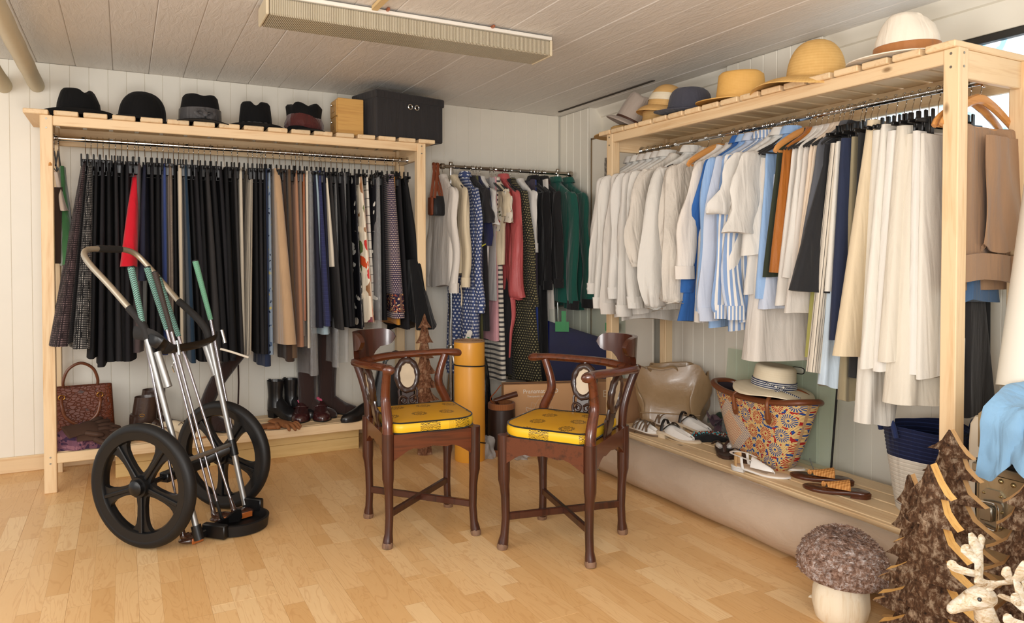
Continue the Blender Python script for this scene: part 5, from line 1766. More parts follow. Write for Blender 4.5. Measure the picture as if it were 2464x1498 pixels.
MB().lathe([(.100, .012), (.108, .03), (.106, .05), (.098, .075), (.094, .085)], 36, 1, 1.12, None, lambda p, a, v: Vector((p.x * (1 + .03 * math.sin(6 * a + 9 * v)), p.y * (1 + .03 * math.sin(5 * a - 8 * v)), p.z + .012 * math.sin(2 * a + .5))), False, False).build('velvet_wrap', H_dkred, h5, loc=(0, 0, 0))

# wooden drawer box and the black storage box
M_oak = wood('oak_box', C(204, 158, 88), C(170, 116, 54), 0, 20, .45)
xa = onY(813, 320, 4.24).x
wb_ = thing('drawer_box', 'small oak box with two drawers on the left rack', 'box', (xa + .075, 4.32, HZ))
MB().box(xa, xa + .152, 4.24, 4.40, HZ, HZ + .212, .003).build('case', M_oak, wb_, world=True, smooth=False)
for zz in (HZ + .012, HZ + .112):
    d = MB().box(xa - .006, xa + .002, 4.25, 4.39, zz, zz + .09, .002).build('drawer', M_oak, wb_, world=True, smooth=False)
    MB().lathe([(.002, 0), (.005, .002), (.008, .010), (.006, .014), (.001, .015)], 12, M=Matrix.Translation((xa - .006, 4.32, zz + .066)) @ Matrix.Rotation(-pi / 2, 4, 'Y')).build('knob', M_chrome, d, world=True)
    MB().box(xa - .008, xa - .005, 4.295, 4.345, zz + .026, zz + .05, .001).build('label_holder', M_brass, d, world=True, smooth=False)
M_boxblk = fabric('charcoal_box_cloth', C(50, 48, 49), .7, .06, 300, .06)
p0 = onZ(906, 326, HZ); p1 = onZ(1066, 346, HZ)
dv = (p1 - p0).xy.normalized(); ang = math.atan2(dv.y, dv.x); Lb = (p1 - p0).length
sb = thing('storage_box', 'black fabric storage box with a lid at the right end of the left rack', 'box', (p0.x, p0.y, HZ + .001), ang)
MB().box(0, Lb, 0, .27, 0, .25, .006).build('box_body', M_boxblk, sb, loc=(0, 0, 0), smooth=False)
MB().box(-.008, Lb + .008, -.008, .278, .222, .272, .006).build('lid', M_boxblk, sb, loc=(0, 0, 0), smooth=False)
for k in (-1, 1):
    c = Matrix.Translation((Lb * .53 + k * .024, -.0095, .195)) @ Matrix.Rotation(pi / 2, 4, 'X')
    e = MB().lathe([(.009, -.006), (.011, .001), (.0145, .003), (.0175, .001), (.018, -.006)], 20, M=c, cap0=False, cap1=False).build('eyelet', M_chrome, sb, loc=(0, 0, 0))
    MB().lathe([(.0005, -.004), (.009, -.004), (.0095, -.007), (.0005, -.007)], 16, M=c).build('eyelet_hole', M_rubber, e, loc=(0, 0, 0))

# straw and cloth hats on the right rack
def straw(name, c1, c2, f=520., rough=.75):
    t = NT(name)
    q = t.xyz(t.coord('Object'))
    s_ = t.math('SINE', t.math('MULTIPLY', q[2], f))
    w = t.math('SINE', t.math('MULTIPLY', t.math('ARCTAN2', q[1], q[0]), 120.))
    g = t.math('ADD', t.math('MULTIPLY', s_, .18), t.math('ADD', t.math('MULTIPLY', w, .15), .5))
    col = t.mix(t.math('MULTIPLY', t.math('ADD', g, t.noise(t.coord('Object'), 40, 3)), .5), c2, c1)
    t.bump(g, .3, .001)
    return t.fin(col, rough, 0, .3)


S_nat = straw('natural_straw', C(232, 194, 124), C(200, 152, 84))
S_tan = straw('fine_tan_straw', C(236, 190, 112), C(216, 164, 84), 900, .6)
S_white = straw('bleached_straw', C(244, 234, 210), C(226, 212, 182), 700, .65)
S_pale = straw('pale_straw', C(224, 186, 124), C(196, 150, 88))
H_grey = fabric('grey_felt', C(176, 162, 150), .9, .06)
H_char = fabric('charcoal_canvas', C(74, 74, 84), .9, .08, 500, .2)
H_brown = leather('brown_hat_leather', C(72, 42, 30), .45)
H_tanband = fabric('tan_ribbon', C(176, 116, 66), .5, .05)
H_whitecl = fabric('white_panama', C(244, 234, 216), .8, .03, 800, .05)
GB = 'light hats on the right rack'


def rp(px, py, X=2.58):
    return onX(px, py, X)


def hy(px, X=2.6):
    """position along the right rack where the sight line at px meets the shelf plane's mid-line"""
    return onX(px, 300, X).y


hat('flat pale straw hat lying under the grey hat at the corner end', (2.60, hy(1502), HZ + .006), 0, S_pale, r=.08, h=.05, top=.9, dent=0, brim=.09, curl=-.002, group=GB)
hat('grey felt hat with a brown leather strap tipped on the right rack', (2.575, hy(1516, 2.575), HZ + .062), -.6, H_grey, r=.088, h=.165, top=.75, dent=.01, brim=.05, curl=-.022, tilt=(.1, .46), band=H_brown, bandh=.014, group=GB)
hat('natural straw hat with a black lining lying under the striped one', (2.58, hy(1590, 2.58), HZ + .02), .2, S_pale, r=.095, h=.07, top=.9, dent=0, brim=.065, curl=-.018, group=GB, tilt=(.05, -.1))
hs = hat('cream and tan striped straw cloche on the right rack', (2.57, hy(1596, 2.57) - .02, HZ + .085), -.6, S_pale, r=.098, h=.125, top=.9, dent=0, brim=.055, curl=-.035, tilt=(.05, .16), group=GB, round_=True)
rr = []
for zz in (.03, .045, .06, .078):
    e = (1 - (zz / .125) ** 2) ** .5 * .098 * 1.035 + .002
    rr.append([Vector((e * math.cos(2 * pi * i / 40), e * 1.12 * math.sin(2 * pi * i / 40), zz)) for i in range(40)])
MB().rings(rr, False, False).build('white_stripe', S_white, hs, loc=(0, 0, 0))
for zz in (-.022,):
    pass
hat('charcoal canvas trilby between the striped cloche and the tan hat', (2.57, hy(1660, 2.57), HZ + .028), .9, H_char, r=.102, h=.125, top=.78, dent=.022, pinch=.012, brim=.062, curl=.012, front=.02, tilt=(0, -.08), band=H_char, group=GB)
hat('golden tan straw hat with a plain round crown on the right rack', (2.57, hy(1782, 2.57), HZ + .03), .6, S_tan, r=.102, h=.128, top=.86, dent=.006, brim=.085, curl=-.006, front=.02, tilt=(.02, -.06), group=GB)
h9 = hat('large natural straw sun hat with a raffia cord on the right rack', (2.56, hy(1962, 2.56), HZ + .034), .6, S_nat, r=.104, h=.16, top=.84, dent=0, brim=.13, curl=-.040, wave=.012, tilt=(.02, -.05), group=GB, round_=True)
MB().tube([(.1 * math.cos(q), .112 * math.sin(q), .022 + .004 * math.sin(3 * q)) for q in [2 * pi * i / 44 for i in range(44)]], .0035, 6, closed=True, up=(0, 0, 1)).build('raffia_cord', S_pale, h9, loc=(0, 0, 0))
m = MB()
for sg in (-1, 1):
    m.tube(catmull([(.02, -.112, .026), (.02 + sg * .02, -.122, .036), (.02 + sg * .045, -.118, .03), (.02 + sg * .02, -.122, .022), (.02, -.114, .024)], 4), .002, 5)
    m.tube(catmull([(.02, -.113, .024), (.02 + sg * .02, -.12, .012), (.02 + sg * .05, -.128, .004)], 4), .002, 5)
m.build('raffia_bow', S_pale, h9, loc=(0, 0, 0))
hat('white panama with a broad tan ribbon at the near end of the right rack', (2.57, hy(2180, 2.57), HZ + .02), .5, H_whitecl, r=.100, h=.165, top=.66, dent=.03, pinch=.018, brim=.085, curl=.004, front=.012, tilt=(0, -.04), band=H_tanband, bandh=.05, group=GB)

# ---------------------------------------------------------------- shoes, bags and other things on the left bench
BZ = .1938


def outline(L, W, n=28, waist=.72, toe=.55):
    """a sole outline, heel at x=0, toe at x=L"""
    pts = []
    for i in range(n):
        u = i / (n - 1)
        w = W / 2 * interp([(0, .0), (.03, .42), (.1, .66), (.25, waist), (.45, waist + .06), (.68, 1.0), (.82, .92), (.93, toe), (.985, toe * .45), (1, 0)], u)
        pts.append((L * u, w))
    up = [Vector((x, w, 0)) for x, w in pts]
    dn = [Vector((x, -w * .94, 0)) for x, w in pts[1:-1][::-1]]
    return up + dn


def slab(out, z0, z1, s=1.0, lift=None):
    """sole slab between two heights; lift(x) raises it along its length"""
    lf = lift or (lambda x: 0)
    c = sum(out, Vector()) / len(out)
    R_ = lambda k, z: [c + (p - c) * k + Vector((0, 0, z + lf(p.x))) for p in out]
    return MB().rings([R_(.97 * s, z0), R_(s, z0 + (z1 - z0) * .25), R_(s, z1 - (z1 - z0) * .2), R_(.975 * s, z1)])


def foot_rings(L, W, hs, z0=.008, nn=18, lift=None):
    """upper of a closed shoe: hs = [(u, height)]"""
    lf = lift or (lambda x: 0)
    R = []
    for i in range(15):
        u = .012 + .976 * i / 14
        w = W / 2 * interp([(0, .2), (.05, .55), (.12, .7), (.28, .74), (.45, .80), (.68, 1.0), (.82, .93), (.93, .62), (1, .2)], u)
        h = interp(hs, u)
        ring = []
        for k in range(nn):
            a = pi * k / (nn - 1)
            ring.append(Vector((L * u, w * math.cos(a) * (1 if abs(math.cos(a)) < .99 else .98), z0 + lf(L * u) + h * math.sin(a) ** .75)))
        R.append(ring)
    return R


def shoe(label, loc, rz, mat, L=.27, W=.095, hs=None, sole=None, heel=.02, shaft=None, cat='shoe', name='shoe', group=None, lining=None, extra=None, lift=None, tilt=(0, 0)):
    t = thing(name, label, cat, loc, (tilt[0], tilt[1], rz), group)
    hs = hs or [(0, .06), (.25, .07), (.45, .065), (.7, .048), (.9, .035), (1, .02)]
    hl = heel
    lf = lift or (lambda x: hl * sm(1 - (x - L * .2) / (L * .45)))
    out = outline(L, W * 1.04)
    slab(out, 0, .011, 1, lf).build('sole', sole or M_rubber, t, loc=(0, 0, 0))
    if heel > .008:
        ho = [Vector((min(p.x, L * .27), p.y * .95, 0)) for p in outline(L, W) if p.x < L * .33]
        MB().rings([[p + Vector((.004, 0, 0)) for p in ho], [p + Vector((0, 0, hl + .004)) for p in ho]]).build('heel', sole or M_rubber, t, loc=(0, 0, 0))
    m = MB()
    m.rings(foot_rings(L, W, hs, .009, lift=lf), True, True, False)
    if shaft:
        R = []
        for (cx_, z, rx, ry) in shaft:
            R.append([Vector((cx_ + rx * math.cos(2 * pi * k / 20), ry * math.sin(2 * pi * k / 20), z + lf(0) * 1.0)) for k in range(20)])
        R.append([p * 1.0 + Vector((0, 0, -.02)) for p in [Vector((shaft[-1][0] + shaft[-1][2] * .9 * math.cos(2 * pi * k / 20), shaft[-1][3] * .9 * math.sin(2 * pi * k / 20), shaft[-1][1] + lf(0))) for k in range(20)]])
        m.rings(R, False, True)
    m.build('upper', mat, t, loc=(0, 0, 0), sharp=55)
    if extra: extra(t, L, W, lf)
    return t


L_black = leather('black_leather', C(24, 23, 24), .3, 90, .12)
L_brown = leather('dark_brown_leather', C(62, 44, 36), .28, 70, .3)
L_burg = leather('burgundy_leather', C(62, 30, 30), .2, 120, .08, .2, .5)
L_suede = fabric('dark_brown_suede', C(50, 34, 30), .95, .2, 300, .3, .3)
L_croc = NT('croc_leather')
_o = L_croc.coord('Object', (1, 1, 1.5))
_d = L_croc.voro(_o, 46, 'DISTANCE_TO_EDGE')
L_croc.bump(L_croc.ramp(_d, [(.0, (0, 0, 0, 1)), (.1, (1, 1, 1, 1))]), .5, .003)
L_croc = L_croc.fin(L_croc.mix(L_croc.ramp(_d, [(.0, (1, 1, 1, 1)), (.05, (0, 0, 0, 1))]), L_croc.mix(L_croc.noise(L_croc.coord('Object'), 9), C(92, 42, 20), C(116, 56, 28)), C(54, 24, 13)), .42, 0, .35, .05)
L_tanstrap = leather('cognac_leather', C(112, 62, 36), .35, 80, .15)
M_pink = fabric('pink_paper', C(232, 104, 138), .9)
GSL = 'shoes on the left bench'

# the crocodile handbag
def tote(label, loc, rz, mat, w0, w1, d0, d1, h, name='handbag', cat='handbag', slouch=0.0, rim=None, seedv=1, nz=10):
    rg = random.Random(seedv)
    t = thing(name, label, cat, loc, rz)
    ph = [rg.uniform(0, 6) for _ in range(4)]
    R, uv = [], []
    n = 48
    for j in range(nz + 1):
        u = j / nz
        w, d = lerp(w0, w1, u), lerp(d0, d1, u ** .8)
        if j == 0: w, d = w * .97, d * .94
        ring = []
        for k in range(n):
            a = 2 * pi * k / n
            c, s_ = math.cos(a), math.sin(a)
            e = .45
            x = math.copysign(abs(c) ** e, c) * w / 2
            y = math.copysign(abs(s_) ** e, s_) * d / 2
            b = slouch * math.sin(pi * u) * (math.sin(3 * a + ph[0] + 4 * u) + .6 * math.sin(7 * a + ph[1] - 3 * u))
            ring.append(Vector((x * (1 + b * .5), y + b * .5 * d * .8, h * u + (slouch * .25 * math.sin(2 * a + ph[2]) * u * h + slouch * .2 * h * math.sin(5 * a + ph[3]) * u ** 3))))
            uv.append((k / n * (w + d) * 2, h * u))
        R.append(ring)
    inner = [[p * 1 + Vector((-p.x * .04, -p.y * .12, -.004)) for p in R[-1]], [Vector((p.x * .9, p.y * .8, p.z - h * .35)) for p in R[-1]]]
    o = MB().rings(R + inner, True, True, True, uv + [(0, 0)] * (2 * n)).build('bag_body', mat, t, loc=(0, 0, 0), sharp=50)
    return t, R


q = onZ(195, 1072, BZ)
hb, _ = tote('brown crocodile leather handbag on the left end of the left bench', (q.x - .004, 4.42, BZ), .06, L_croc, .315, .285, .13, .07, .285, seedv=3)
for sg, pts in ((-1, [(-.085, -.038, .235), (-.085, -.062, .20), (-.065, -.070, .135), (0, -.072, .095), (.065, -.070, .135), (.085, -.062, .20), (.085, -.038, .235)]), (1, [(-.075, .032, .27), (-.078, .03, .31), (-.055, .028, .37), (0, .026, .40), (.055, .028, .37), (.078, .03, .31), (.075, .032, .27)])):
    MB().tube(catmull(pts, 5), .0075, 8).build('handle', L_tanstrap, hb, loc=(0, 0, 0))
for x in (-.085, .085):
    MB().tube([(x + .014 * math.cos(2 * pi * k / 14), -.046, .238 + .012 * math.sin(2 * pi * k / 14)) for k in range(14)], .003, 6, closed=True, up=(0, 1, 0)).build('brass_ring', M_brass, hb, loc=(0, 0, 0))

# crumpled scarf and gloves
def crumple(label, cat, loc, mat, rx, ry, h, seedv, name, rz=0.0, lump=.35, n=40, m_=12):
    rg = random.Random(seedv)
    ph = [rg.uniform(0, 6.28) for _ in range(8)]
    R = []
    for j in range(m_ + 1):
        u = j / m_
        rr_ = math.cos(u * pi / 2) ** .7 if u < 1 else .01
        ring = []
        for k in range(n):
            a = 2 * pi * k / n
            b = 1 + lump * (.35 * math.sin(3 * a + ph[0] + 3 * u) + .3 * math.sin(5 * a + ph[1] - 4 * u) + .2 * math.sin(9 * a + ph[2] + 6 * u))
            z = h * math.sin(u * pi / 2) * (1 + lump * (.5 * math.sin(2 * a + ph[3]) + .35 * math.sin(4 * a + ph[4] + 5 * u) + .25 * math.sin(8 * a + ph[5])) * (1 - u * .6))
            ring.append(Vector((rx * rr_ * b * math.cos(a), ry * rr_ * b * math.sin(a), max(0.0, z))))
        R.append(ring)
    t = MB().rings(R, True, True).build(name, mat, loc=loc, rot=(0, 0, rz), sharp=70)
    ROOTS[t.name] = Matrix.Translation(Vector(loc)) @ Matrix.Rotation(rz, 4, 'Z')
    return tag(t, label, cat)


F_purpsc = blobs('purple_paisley', C(112, 74, 90), [C(72, 44, 64), C(140, 96, 108), C(60, 40, 66)], 60, .85, .5)
q = onZ(186, 1078, BZ)
sf = crumple('purple patterned scarf heaped before the crocodile handbag', 'scarf', (q.x + .025, 4.26, BZ), F_purpsc, .125, .065, .11, 5, 'scarf')
m = MB()
for i in range(14):
    x = q.x - .09 + .016 * i
    m.tube(catmull([(x, 4.2, BZ + .004), (x + RG.uniform(-.01, .01), 4.178, BZ - .008), (x + RG.uniform(-.01, .01), 4.174, BZ - RG.uniform(.02, .075))]), .0012, 4)
fr_ = m.build('fringe', F_purpsc, sf, world=True); fr_['kind'] = 'stuff'


def glove(label, loc, rz, mat, sc_=1.0, curl=.3, tilt=(0, 0), group=None):
    """a flat-lying leather glove: palm, cuff, four fingers and a thumb in one skin"""
    t = thing('glove', label, 'glove', loc, (tilt[0], tilt[1], rz), group)
    m = MB()
    R = []
    for x, w, h in ((-.09, .046, .010), (-.05, .040, .012), (-.02, .041, .014), (.02, .046, .015), (.045, .044, .012), (.052, .03, .006)):
        R.append([Vector((x * sc_, w * sc_ * math.cos(2 * pi * k / 14), .014 + h * sc_ * math.sin(2 * pi * k / 14))) for k in range(14)])
    m.rings(R)
    for y, l, an in ((-.033, .062, -.22), (-.011, .078, -.06), (.012, .074, .08), (.033, .056, .26)):
        d = Vector((math.cos(an), math.sin(an), 0))
        b = Vector((.035, y, .014)) * sc_
        m.tube(catmull([b, b + d * l * .45 * sc_ + Vector((0, 0, .010 * curl)), b + d * l * sc_ - Vector((0, 0, .008 * curl))], 4), [.0105 * sc_] * 6 + [.0095 * sc_] * 2 + [.005 * sc_], 8)
    m.tube(catmull([Vector((-.02, -.036, .014)) * sc_, Vector((.012, -.066, .018)) * sc_, Vector((.04, -.078, .014)) * sc_], 4), [.013 * sc_] * 6 + [.011 * sc_] * 2 + [.006 * sc_], 8)
    m.build('glove_skin', mat, t, loc=(0, 0, 0), sharp=60)
    return t


L_glove = leather('brown_glove_suede', C(66, 42, 28), .85, 60, .3)
L_glovet = leather('tan_glove_suede', C(140, 88, 48), .85, 60, .3)
q = onZ(205, 1062, BZ + .09)
glove('upper of two dark brown gloves on the purple scarf', (q.x - .005, 4.235, BZ + .088), .45, L_glove, 1.1, .5, (.45, -.05), 'brown gloves on the scarf')
glove('lower of two dark brown gloves on the purple scarf', (q.x + .05, 4.215, BZ + .055), .15, L_glove, 1.1, .8, (.5, .1), 'brown gloves on the scarf')
q = onZ(657, 1030, BZ)
glove('left of two tan gloves lying on the bench edge', (q.x - .02, 4.24, BZ), .2, L_glovet, .95, .4, (0, 0), 'tan gloves on the bench')
glove('right of two tan gloves, its fingers over the bench edge', (q.x + .055, 4.205, BZ + .012), -1.0, L_glovet, .95, 1.2, (0, .12), 'tan gloves on the bench')

# brown ankle boots with a buckle, moccasins before them
def boot_shaft(h, r0=.052, r1=.047, x=.062, lean=0.0, ry=.8):
    return [(x, .03, r0, r0 * .72)] + [(x + lean * (z / h), z, lerp(r0, r1, z / h), lerp(r0 * .74, r1 * ry, z / h)) for z in [h * i / 8 for i in range(2, 9)]]


def buckle(t, L, W, lf):
    s_ = MB().tube([(.062 + .054 * math.cos(2 * pi * k / 20), .043 * math.sin(2 * pi * k / 20), .115) for k in range(20)], .006, 6, closed=True, up=(0, 0, 1)).build('ankle_strap', L_brown, t, loc=(0, 0, 0))
    MB().tube([(.075 + .012 * math.cos(2 * pi * k / 12), -.047, .117 + .008 * math.sin(2 * pi * k / 12)) for k in range(12)], .002, 6, closed=True, up=(0, 1, 0)).build('buckle', M_brass, s_, loc=(0, 0, 0))


hb_ = [(0, .075), (.2, .1), (.45, .09), (.7, .055), (.9, .04), (1, .02)]
q = onZ(310, 1012, BZ)
shoe('front one of the dark brown buckled ankle boots on the left bench', (q.x, 4.40, BZ), -.25, L_brown, .25, .09, hb_, None, .025, boot_shaft(.185, .066, .058, .066, .02), 'boot', 'ankle_boot', 'brown ankle boots', extra=buckle)
shoe('rear one of the dark brown buckled ankle boots on the left bench', (q.x + .03, 4.50, BZ), -.25, L_brown, .25, .09, hb_, None, .025, boot_shaft(.205, .066, .058, .066, .03), 'boot', 'ankle_boot', 'brown ankle boots', extra=buckle)
L_cream = leather('cream_suede', C(214, 196, 166), .85)


def tassel(t, L, W, lf):
    for y in (-.012, .012):
        for k in range(5):
            MB().tube([(L * .5, y, .062), (L * .58 + .004 * k, y * 2 + .004 * (k - 2), .058), (L * .62, y * 2.4 + .006 * (k - 2), .042)], .002, 5).build('tassel', L_tanstrap, t, loc=(0, 0, 0))
    MB().tube(catmull([(L * .48, 0, .066), (L * .45, .02, .085), (L * .4, .03, .07), (L * .46, .0, .064), (L * .45, -.02, .082), (L * .4, -.03, .07)], 4), .002, 5).build('lace', L_brown, t, loc=(0, 0, 0))


for px_, lab in ((338, 'left of two cream moccasins with brown tassels on the left bench'), (405, 'right of two cream moccasins with brown tassels on the left bench')):
    q = onZ(px_, 1040, BZ)
    shoe(lab, (q.x - .03, 4.30, BZ), -.5, L_cream, .24, .085, None, plain('tan_sole', C(190, 130, 70), .7), .012, None, 'moccasin', 'moccasin', 'cream moccasins', extra=tassel)

# tall slouched boots behind the far wheel, and the hanging strap
bt = thing('tall_boot', 'tall dark boot slumped against the wall behind the trolley wheel', 'boot', (onY(500, 1010, 4.42).x, 4.42, BZ))
P = [onY(*p, 4.44) for p in ((492, 1018), (494, 985), (508, 945), (530, 905), (552, 875), (574, 850), (580, 838))]
MB().tube(catmull(P, 5), [interp([(0, .04), (.2, .052), (.6, .062), (.85, .056), (1, .05)], i / 30) for i in range(31)], 16, sx=1.0, sy=.7).build('boot_shaft', L_suede, bt, world=True)
q = onY(492, 1020, 4.42)
MB().xf(Matrix()).rings(foot_rings(.25, .085, hb_, .008), True, True, False).xf(Matrix.Translation((q.x - .04, 4.42, BZ)) @ Matrix.Rotation(-.8, 4, 'Z')).build('boot_foot', L_suede, bt, world=True)
slab(outline(.25, .088), 0, .010).xf(Matrix.Translation((q.x - .04, 4.42, BZ)) @ Matrix.Rotation(-.8, 4, 'Z')).build('sole', M_rubber, bt, world=True)
a, b = onY(573, 868, 4.44), onY(573, 972, 4.44)
MB().tube([b, a.lerp(b, .5) + Vector((.003, 0, 0)), a], .0045, 6, sx=.4, sy=1.2).build('strap', L_suede, bt, world=True)

# black ankle boots
def tabs(t, L, W, lf):
    MB().tube([(.012, 0, .19), (.008, 0, .225), (.016, 0, .225), (.02, 0, .19)], .004, 6, sx=.4, sy=1.6).build('pull_tab', L_black, t, loc=(0, 0, 0))


for px_, py_, lab in ((646, 1001, 'left of two black ankle boots beside the tan gloves'), (682, 996, 'right of two black ankle boots beside the tan gloves')):
    q = onZ(px_, py_, BZ)
    shoe(lab, (q.x, q.y, BZ), -.95, L_black, .25, .088, hb_, None, .035, [(.062, .03, .056, .042), (.058, .06, .050, .038), (.056, .09, .046, .036), (.056, .12, .047, .038), (.057, .15, .050, .041), (.058, .185, .054, .044)], 'boot', 'ankle_boot', 'black ankle boots', extra=tabs)
# burgundy loafers stuffed with pink paper
def stuffing(t, L, W, lf):
    MB().lathe([(.03, 0), (.036, .02), (.03, .04), (.012, .05), (.001, .052)], 14, 1.3, .9, Matrix.Translation((L * .22, 0, .052)), lambda p, a, v: p + p * .0 + Vector((.006 * math.sin(3 * a + v * 5), .006 * math.cos(4 * a), .006 * math.sin(5 * a)))).build('pink_paper', M_pink, t, loc=(0, 0, 0))
    MB().tube(catmull([(L * .36, -W * .42, .05), (L * .48, -W * .3, .066), (L * .52, 0, .072), (L * .48, W * .3, .066), (L * .36, W * .42, .05)], 4), .004, 6, sx=.6, sy=2.2).build('saddle_strap', L_burg, t, loc=(0, 0, 0))
    MB().tube(catmull([(L * .55, -W * .40, .042), (L * .8, -W * .34, .044), (L * .9, 0, .044), (L * .8, W * .34, .044), (L * .55, W * .40, .042)], 4), .002, 5).build('apron_seam', L_burg, t, loc=(0, 0, 0))


for px_, py_, lab in ((727, 992, 'left of two burgundy loafers stuffed with pink paper'), (765, 990, 'right of two burgundy loafers stuffed with pink paper')):
    q = onZ(px_, py_, BZ)
    shoe(lab, (q.x, q.y - .03, BZ), -1.85 if px_ < 740 else -1.72, L_burg, .285, .108, [(0, .06), (.25, .068), (.42, .072), (.7, .052), (.9, .042), (1, .02)], None, .018, None, 'loafer', 'loafer', 'burgundy loafers', extra=stuffing)
# over-knee suede boots
for px_, py_, top_, lab in ((742, 985, 795, 'left of two tall dark brown suede boots standing on the left bench'), (786, 988, 800, 'right of two tall dark brown suede boots standing on the left bench')):
    q = onZ(px_, py_, BZ)
    yy = 4.50
    x = onY(px_, 900, yy).x
    sh_ = [(.058, .03, .058, .05), (.055, .07, .054, .050), (.055, .12, .053, .050), (.055, .2, .056, .054), (.058, .3, .060, .056), (.06, .4, .062, .058), (.06, .5, .062, .056), (.06, .56, .060, .052)]
    shoe(lab, (x - .055, yy, BZ), -.75 if px_ < 760 else -.45, L_suede, .25, .088, hb_, None, .02, sh_, 'boot', 'tall_boot', 'tall suede boots')
q = onZ(862, 1008, BZ)
shoe('single black pointed shoe beside the left armchair', (q.x + .12, q.y + .06, BZ), pi + .45, L_black, .26, .085, None, None, .018, None)
# long low box pushed under the bench
M_boxply = wood('pale_yellow_board', C(222, 190, 128), C(206, 168, 104), 0, 20, .5)
ub = thing('low_box', 'low pale wooden box pushed under the left bench', 'box', (.55, 4.45, 0))
for zz in (0.0, .071):
    MB().box(-.05, 1.238, 4.32, 4.335, zz, zz + .070, .002).build('front_board', M_boxply, ub, world=True, smooth=False)
MB().box(1.223, 1.238, 4.335, 4.6, 0, .141, .002).box(-.05, -.035, 4.335, 4.6, 0, .141, .002).build('end_board', M_boxply, ub, world=True, smooth=False)
# black handbag on the bench behind the left armchair
q = onZ(930, 985, BZ)
kb, _ = tote('black leather handbag on the bench behind the left armchair', (q.x + .06, 4.40, BZ), -.1, L_black, .34, .24, .15, .10, .26, seedv=8, slouch=.05)
for dy in (-.03, .03):
    MB().tube(catmull([(-.075, dy, .24), (-.07, dy, .31), (0, dy - .005, .352 + dy * .3), (.07, dy, .31), (.075, dy, .24)], 5), .006, 8).build('handle', L_black, kb, loc=(0, 0, 0))

# ---------------------------------------------------------------- things standing in the corner
def bark_tree(label, loc, rz, H, tiers, w0, th, mat, edge, seedv, group='bark trees', foot=True, tilt=0.0):
    """a tree silhouette sawn from a slab of bark: local x across, y through the slab; bark face towards -y"""
    rg = random.Random(seedv)
    t = thing('bark_tree', label, 'wooden tree', loc, (0, tilt, rz), group)
    L, R_ = [], []
    for side, out in ((-1, L), (1, R_)):
        for i in range(tiers):
            f = (i + 1) / tiers
            tip = w0 * (.22 + .78 * f) * rg.uniform(.9, 1.08)
            zt = H * (1 - f * .93) + rg.uniform(-.008, .008)
            inn = w0 * (.08 + .09 * f)
            z_in = zt
            zprev = H * (1 - (f - 1 / tiers) * .93)
            mid = (lerp(inn if i else 0.0, tip, .38), lerp(zprev, zt, .52))
            q3 = (lerp(inn if i else 0.0, tip, .74), lerp(zprev, zt, .84))
            if i: out.append((side * inn * .9, zprev + H * .93 / tiers * .46))
            out += [(side * mid[0], mid[1]), (side * q3[0], q3[1]), (side * tip, zt), (side * lerp(tip, inn, .5), zt + H * .93 / tiers * .16)]
        out.append((side * w0 * .3, H * .075)); out.append((side * w0 * .34, 0.0))
    pts = [(0, H)] + [p for p in R_] + [p for p in L[::-1]]
    n = len(pts)
    # slab with a rough domed bark face: rim ring at the back, rim at the front, inner ridge line
    m = MB()
    back = [Vector((x, th / 2, z)) for x, z in pts]
    front = [Vector((x * .97, -th / 2 + .003 * math.sin(i * 2.7), z)) for i, (x, z) in enumerate(pts)]
    m.rings([back, front], True, False)
    m.build('sawn_slab', edge, t, loc=(0, 0, 0), sharp=20)
    # bark skin: strips from the edge to a central ridge
    bm_ = MB()
    vs, fs = [], []
    for i, p in enumerate(front):
        vs.append(p + Vector((0, -.0006, 0)))
        vs.append(Vector((p.x * .55 + .004 * math.sin(i * 1.9), -th / 2 - .010 - .006 * rg.random(), p.z + .004 * math.cos(i * 2.3))))
        vs.append(Vector((p.x * .12, -th / 2 - .016 - .006 * rg.random(), p.z)))
    for i in range(n):
        j = (i + 1) % n
        fs += [(3 * i, 3 * i + 1, 3 * j + 1, 3 * j), (3 * i + 1, 3 * i + 2, 3 * j + 2, 3 * j + 1)]
    # close the ridge: pair right and left points of equal height
    nr = len(R_)
    for i in range(nr - 1):
        a, b = 1 + i, 2 + i
        c, d = n - 1 - i, n - 2 - i
        fs.append((3 * a + 2, 3 * c + 2, 3 * d + 2, 3 * b + 2))
    fs.append((2, 3 * (n - 1) + 2, 3 * 1 + 2))
    bm_.add(vs, fs).build('bark_face', mat, t, loc=(0, 0, 0), smooth=False)
    return t


def bark_mat(name, c1, c2, c3, k=1.0):
    t = NT(name)
    v = t.coord('Object', (1, 1, .7), rnd=True)
    n1 = t.noise(v, 44 * k, 6, .72, .6)
    n2 = t.noise(v, 110 * k, 3, .6)
    f = t.math('ADD', t.math('MULTIPLY', n1, .7), t.math('MULTIPLY', n2, .3))
    col = t.ramp(f, [(.36, c1), (.5, c2), (.62, c3)])
    t.bump(f, 1.0, .02)
    return t.fin(col, .85, 0, .2)


M_bark = bark_mat('rough_bark', C(38, 26, 20), C(94, 66, 46), C(168, 146, 122))
M_barkred = bark_mat('reddish_bark', C(66, 40, 28), C(128, 86, 62), C(178, 144, 116), .8)
M_sawn = wood('sawn_wood', C(232, 182, 104), C(204, 146, 72), 2, 30, .6)
M_sawnmid = wood('dull_sawn_wood', C(196, 152, 98), C(166, 120, 72), 2, 30, .7)
M_sawndark = wood('weathered_sawn_wood', C(150, 108, 74), C(112, 76, 50), 2, 30, .7)

q = onZ(1022, 1092)
top = onY(1010, 755, q.y)
bark_tree('tall reddish bark tree standing behind the left armchair', (q.x, q.y, 0), -.25, top.z, 9, .125, .03, M_barkred, M_sawndark, 21)

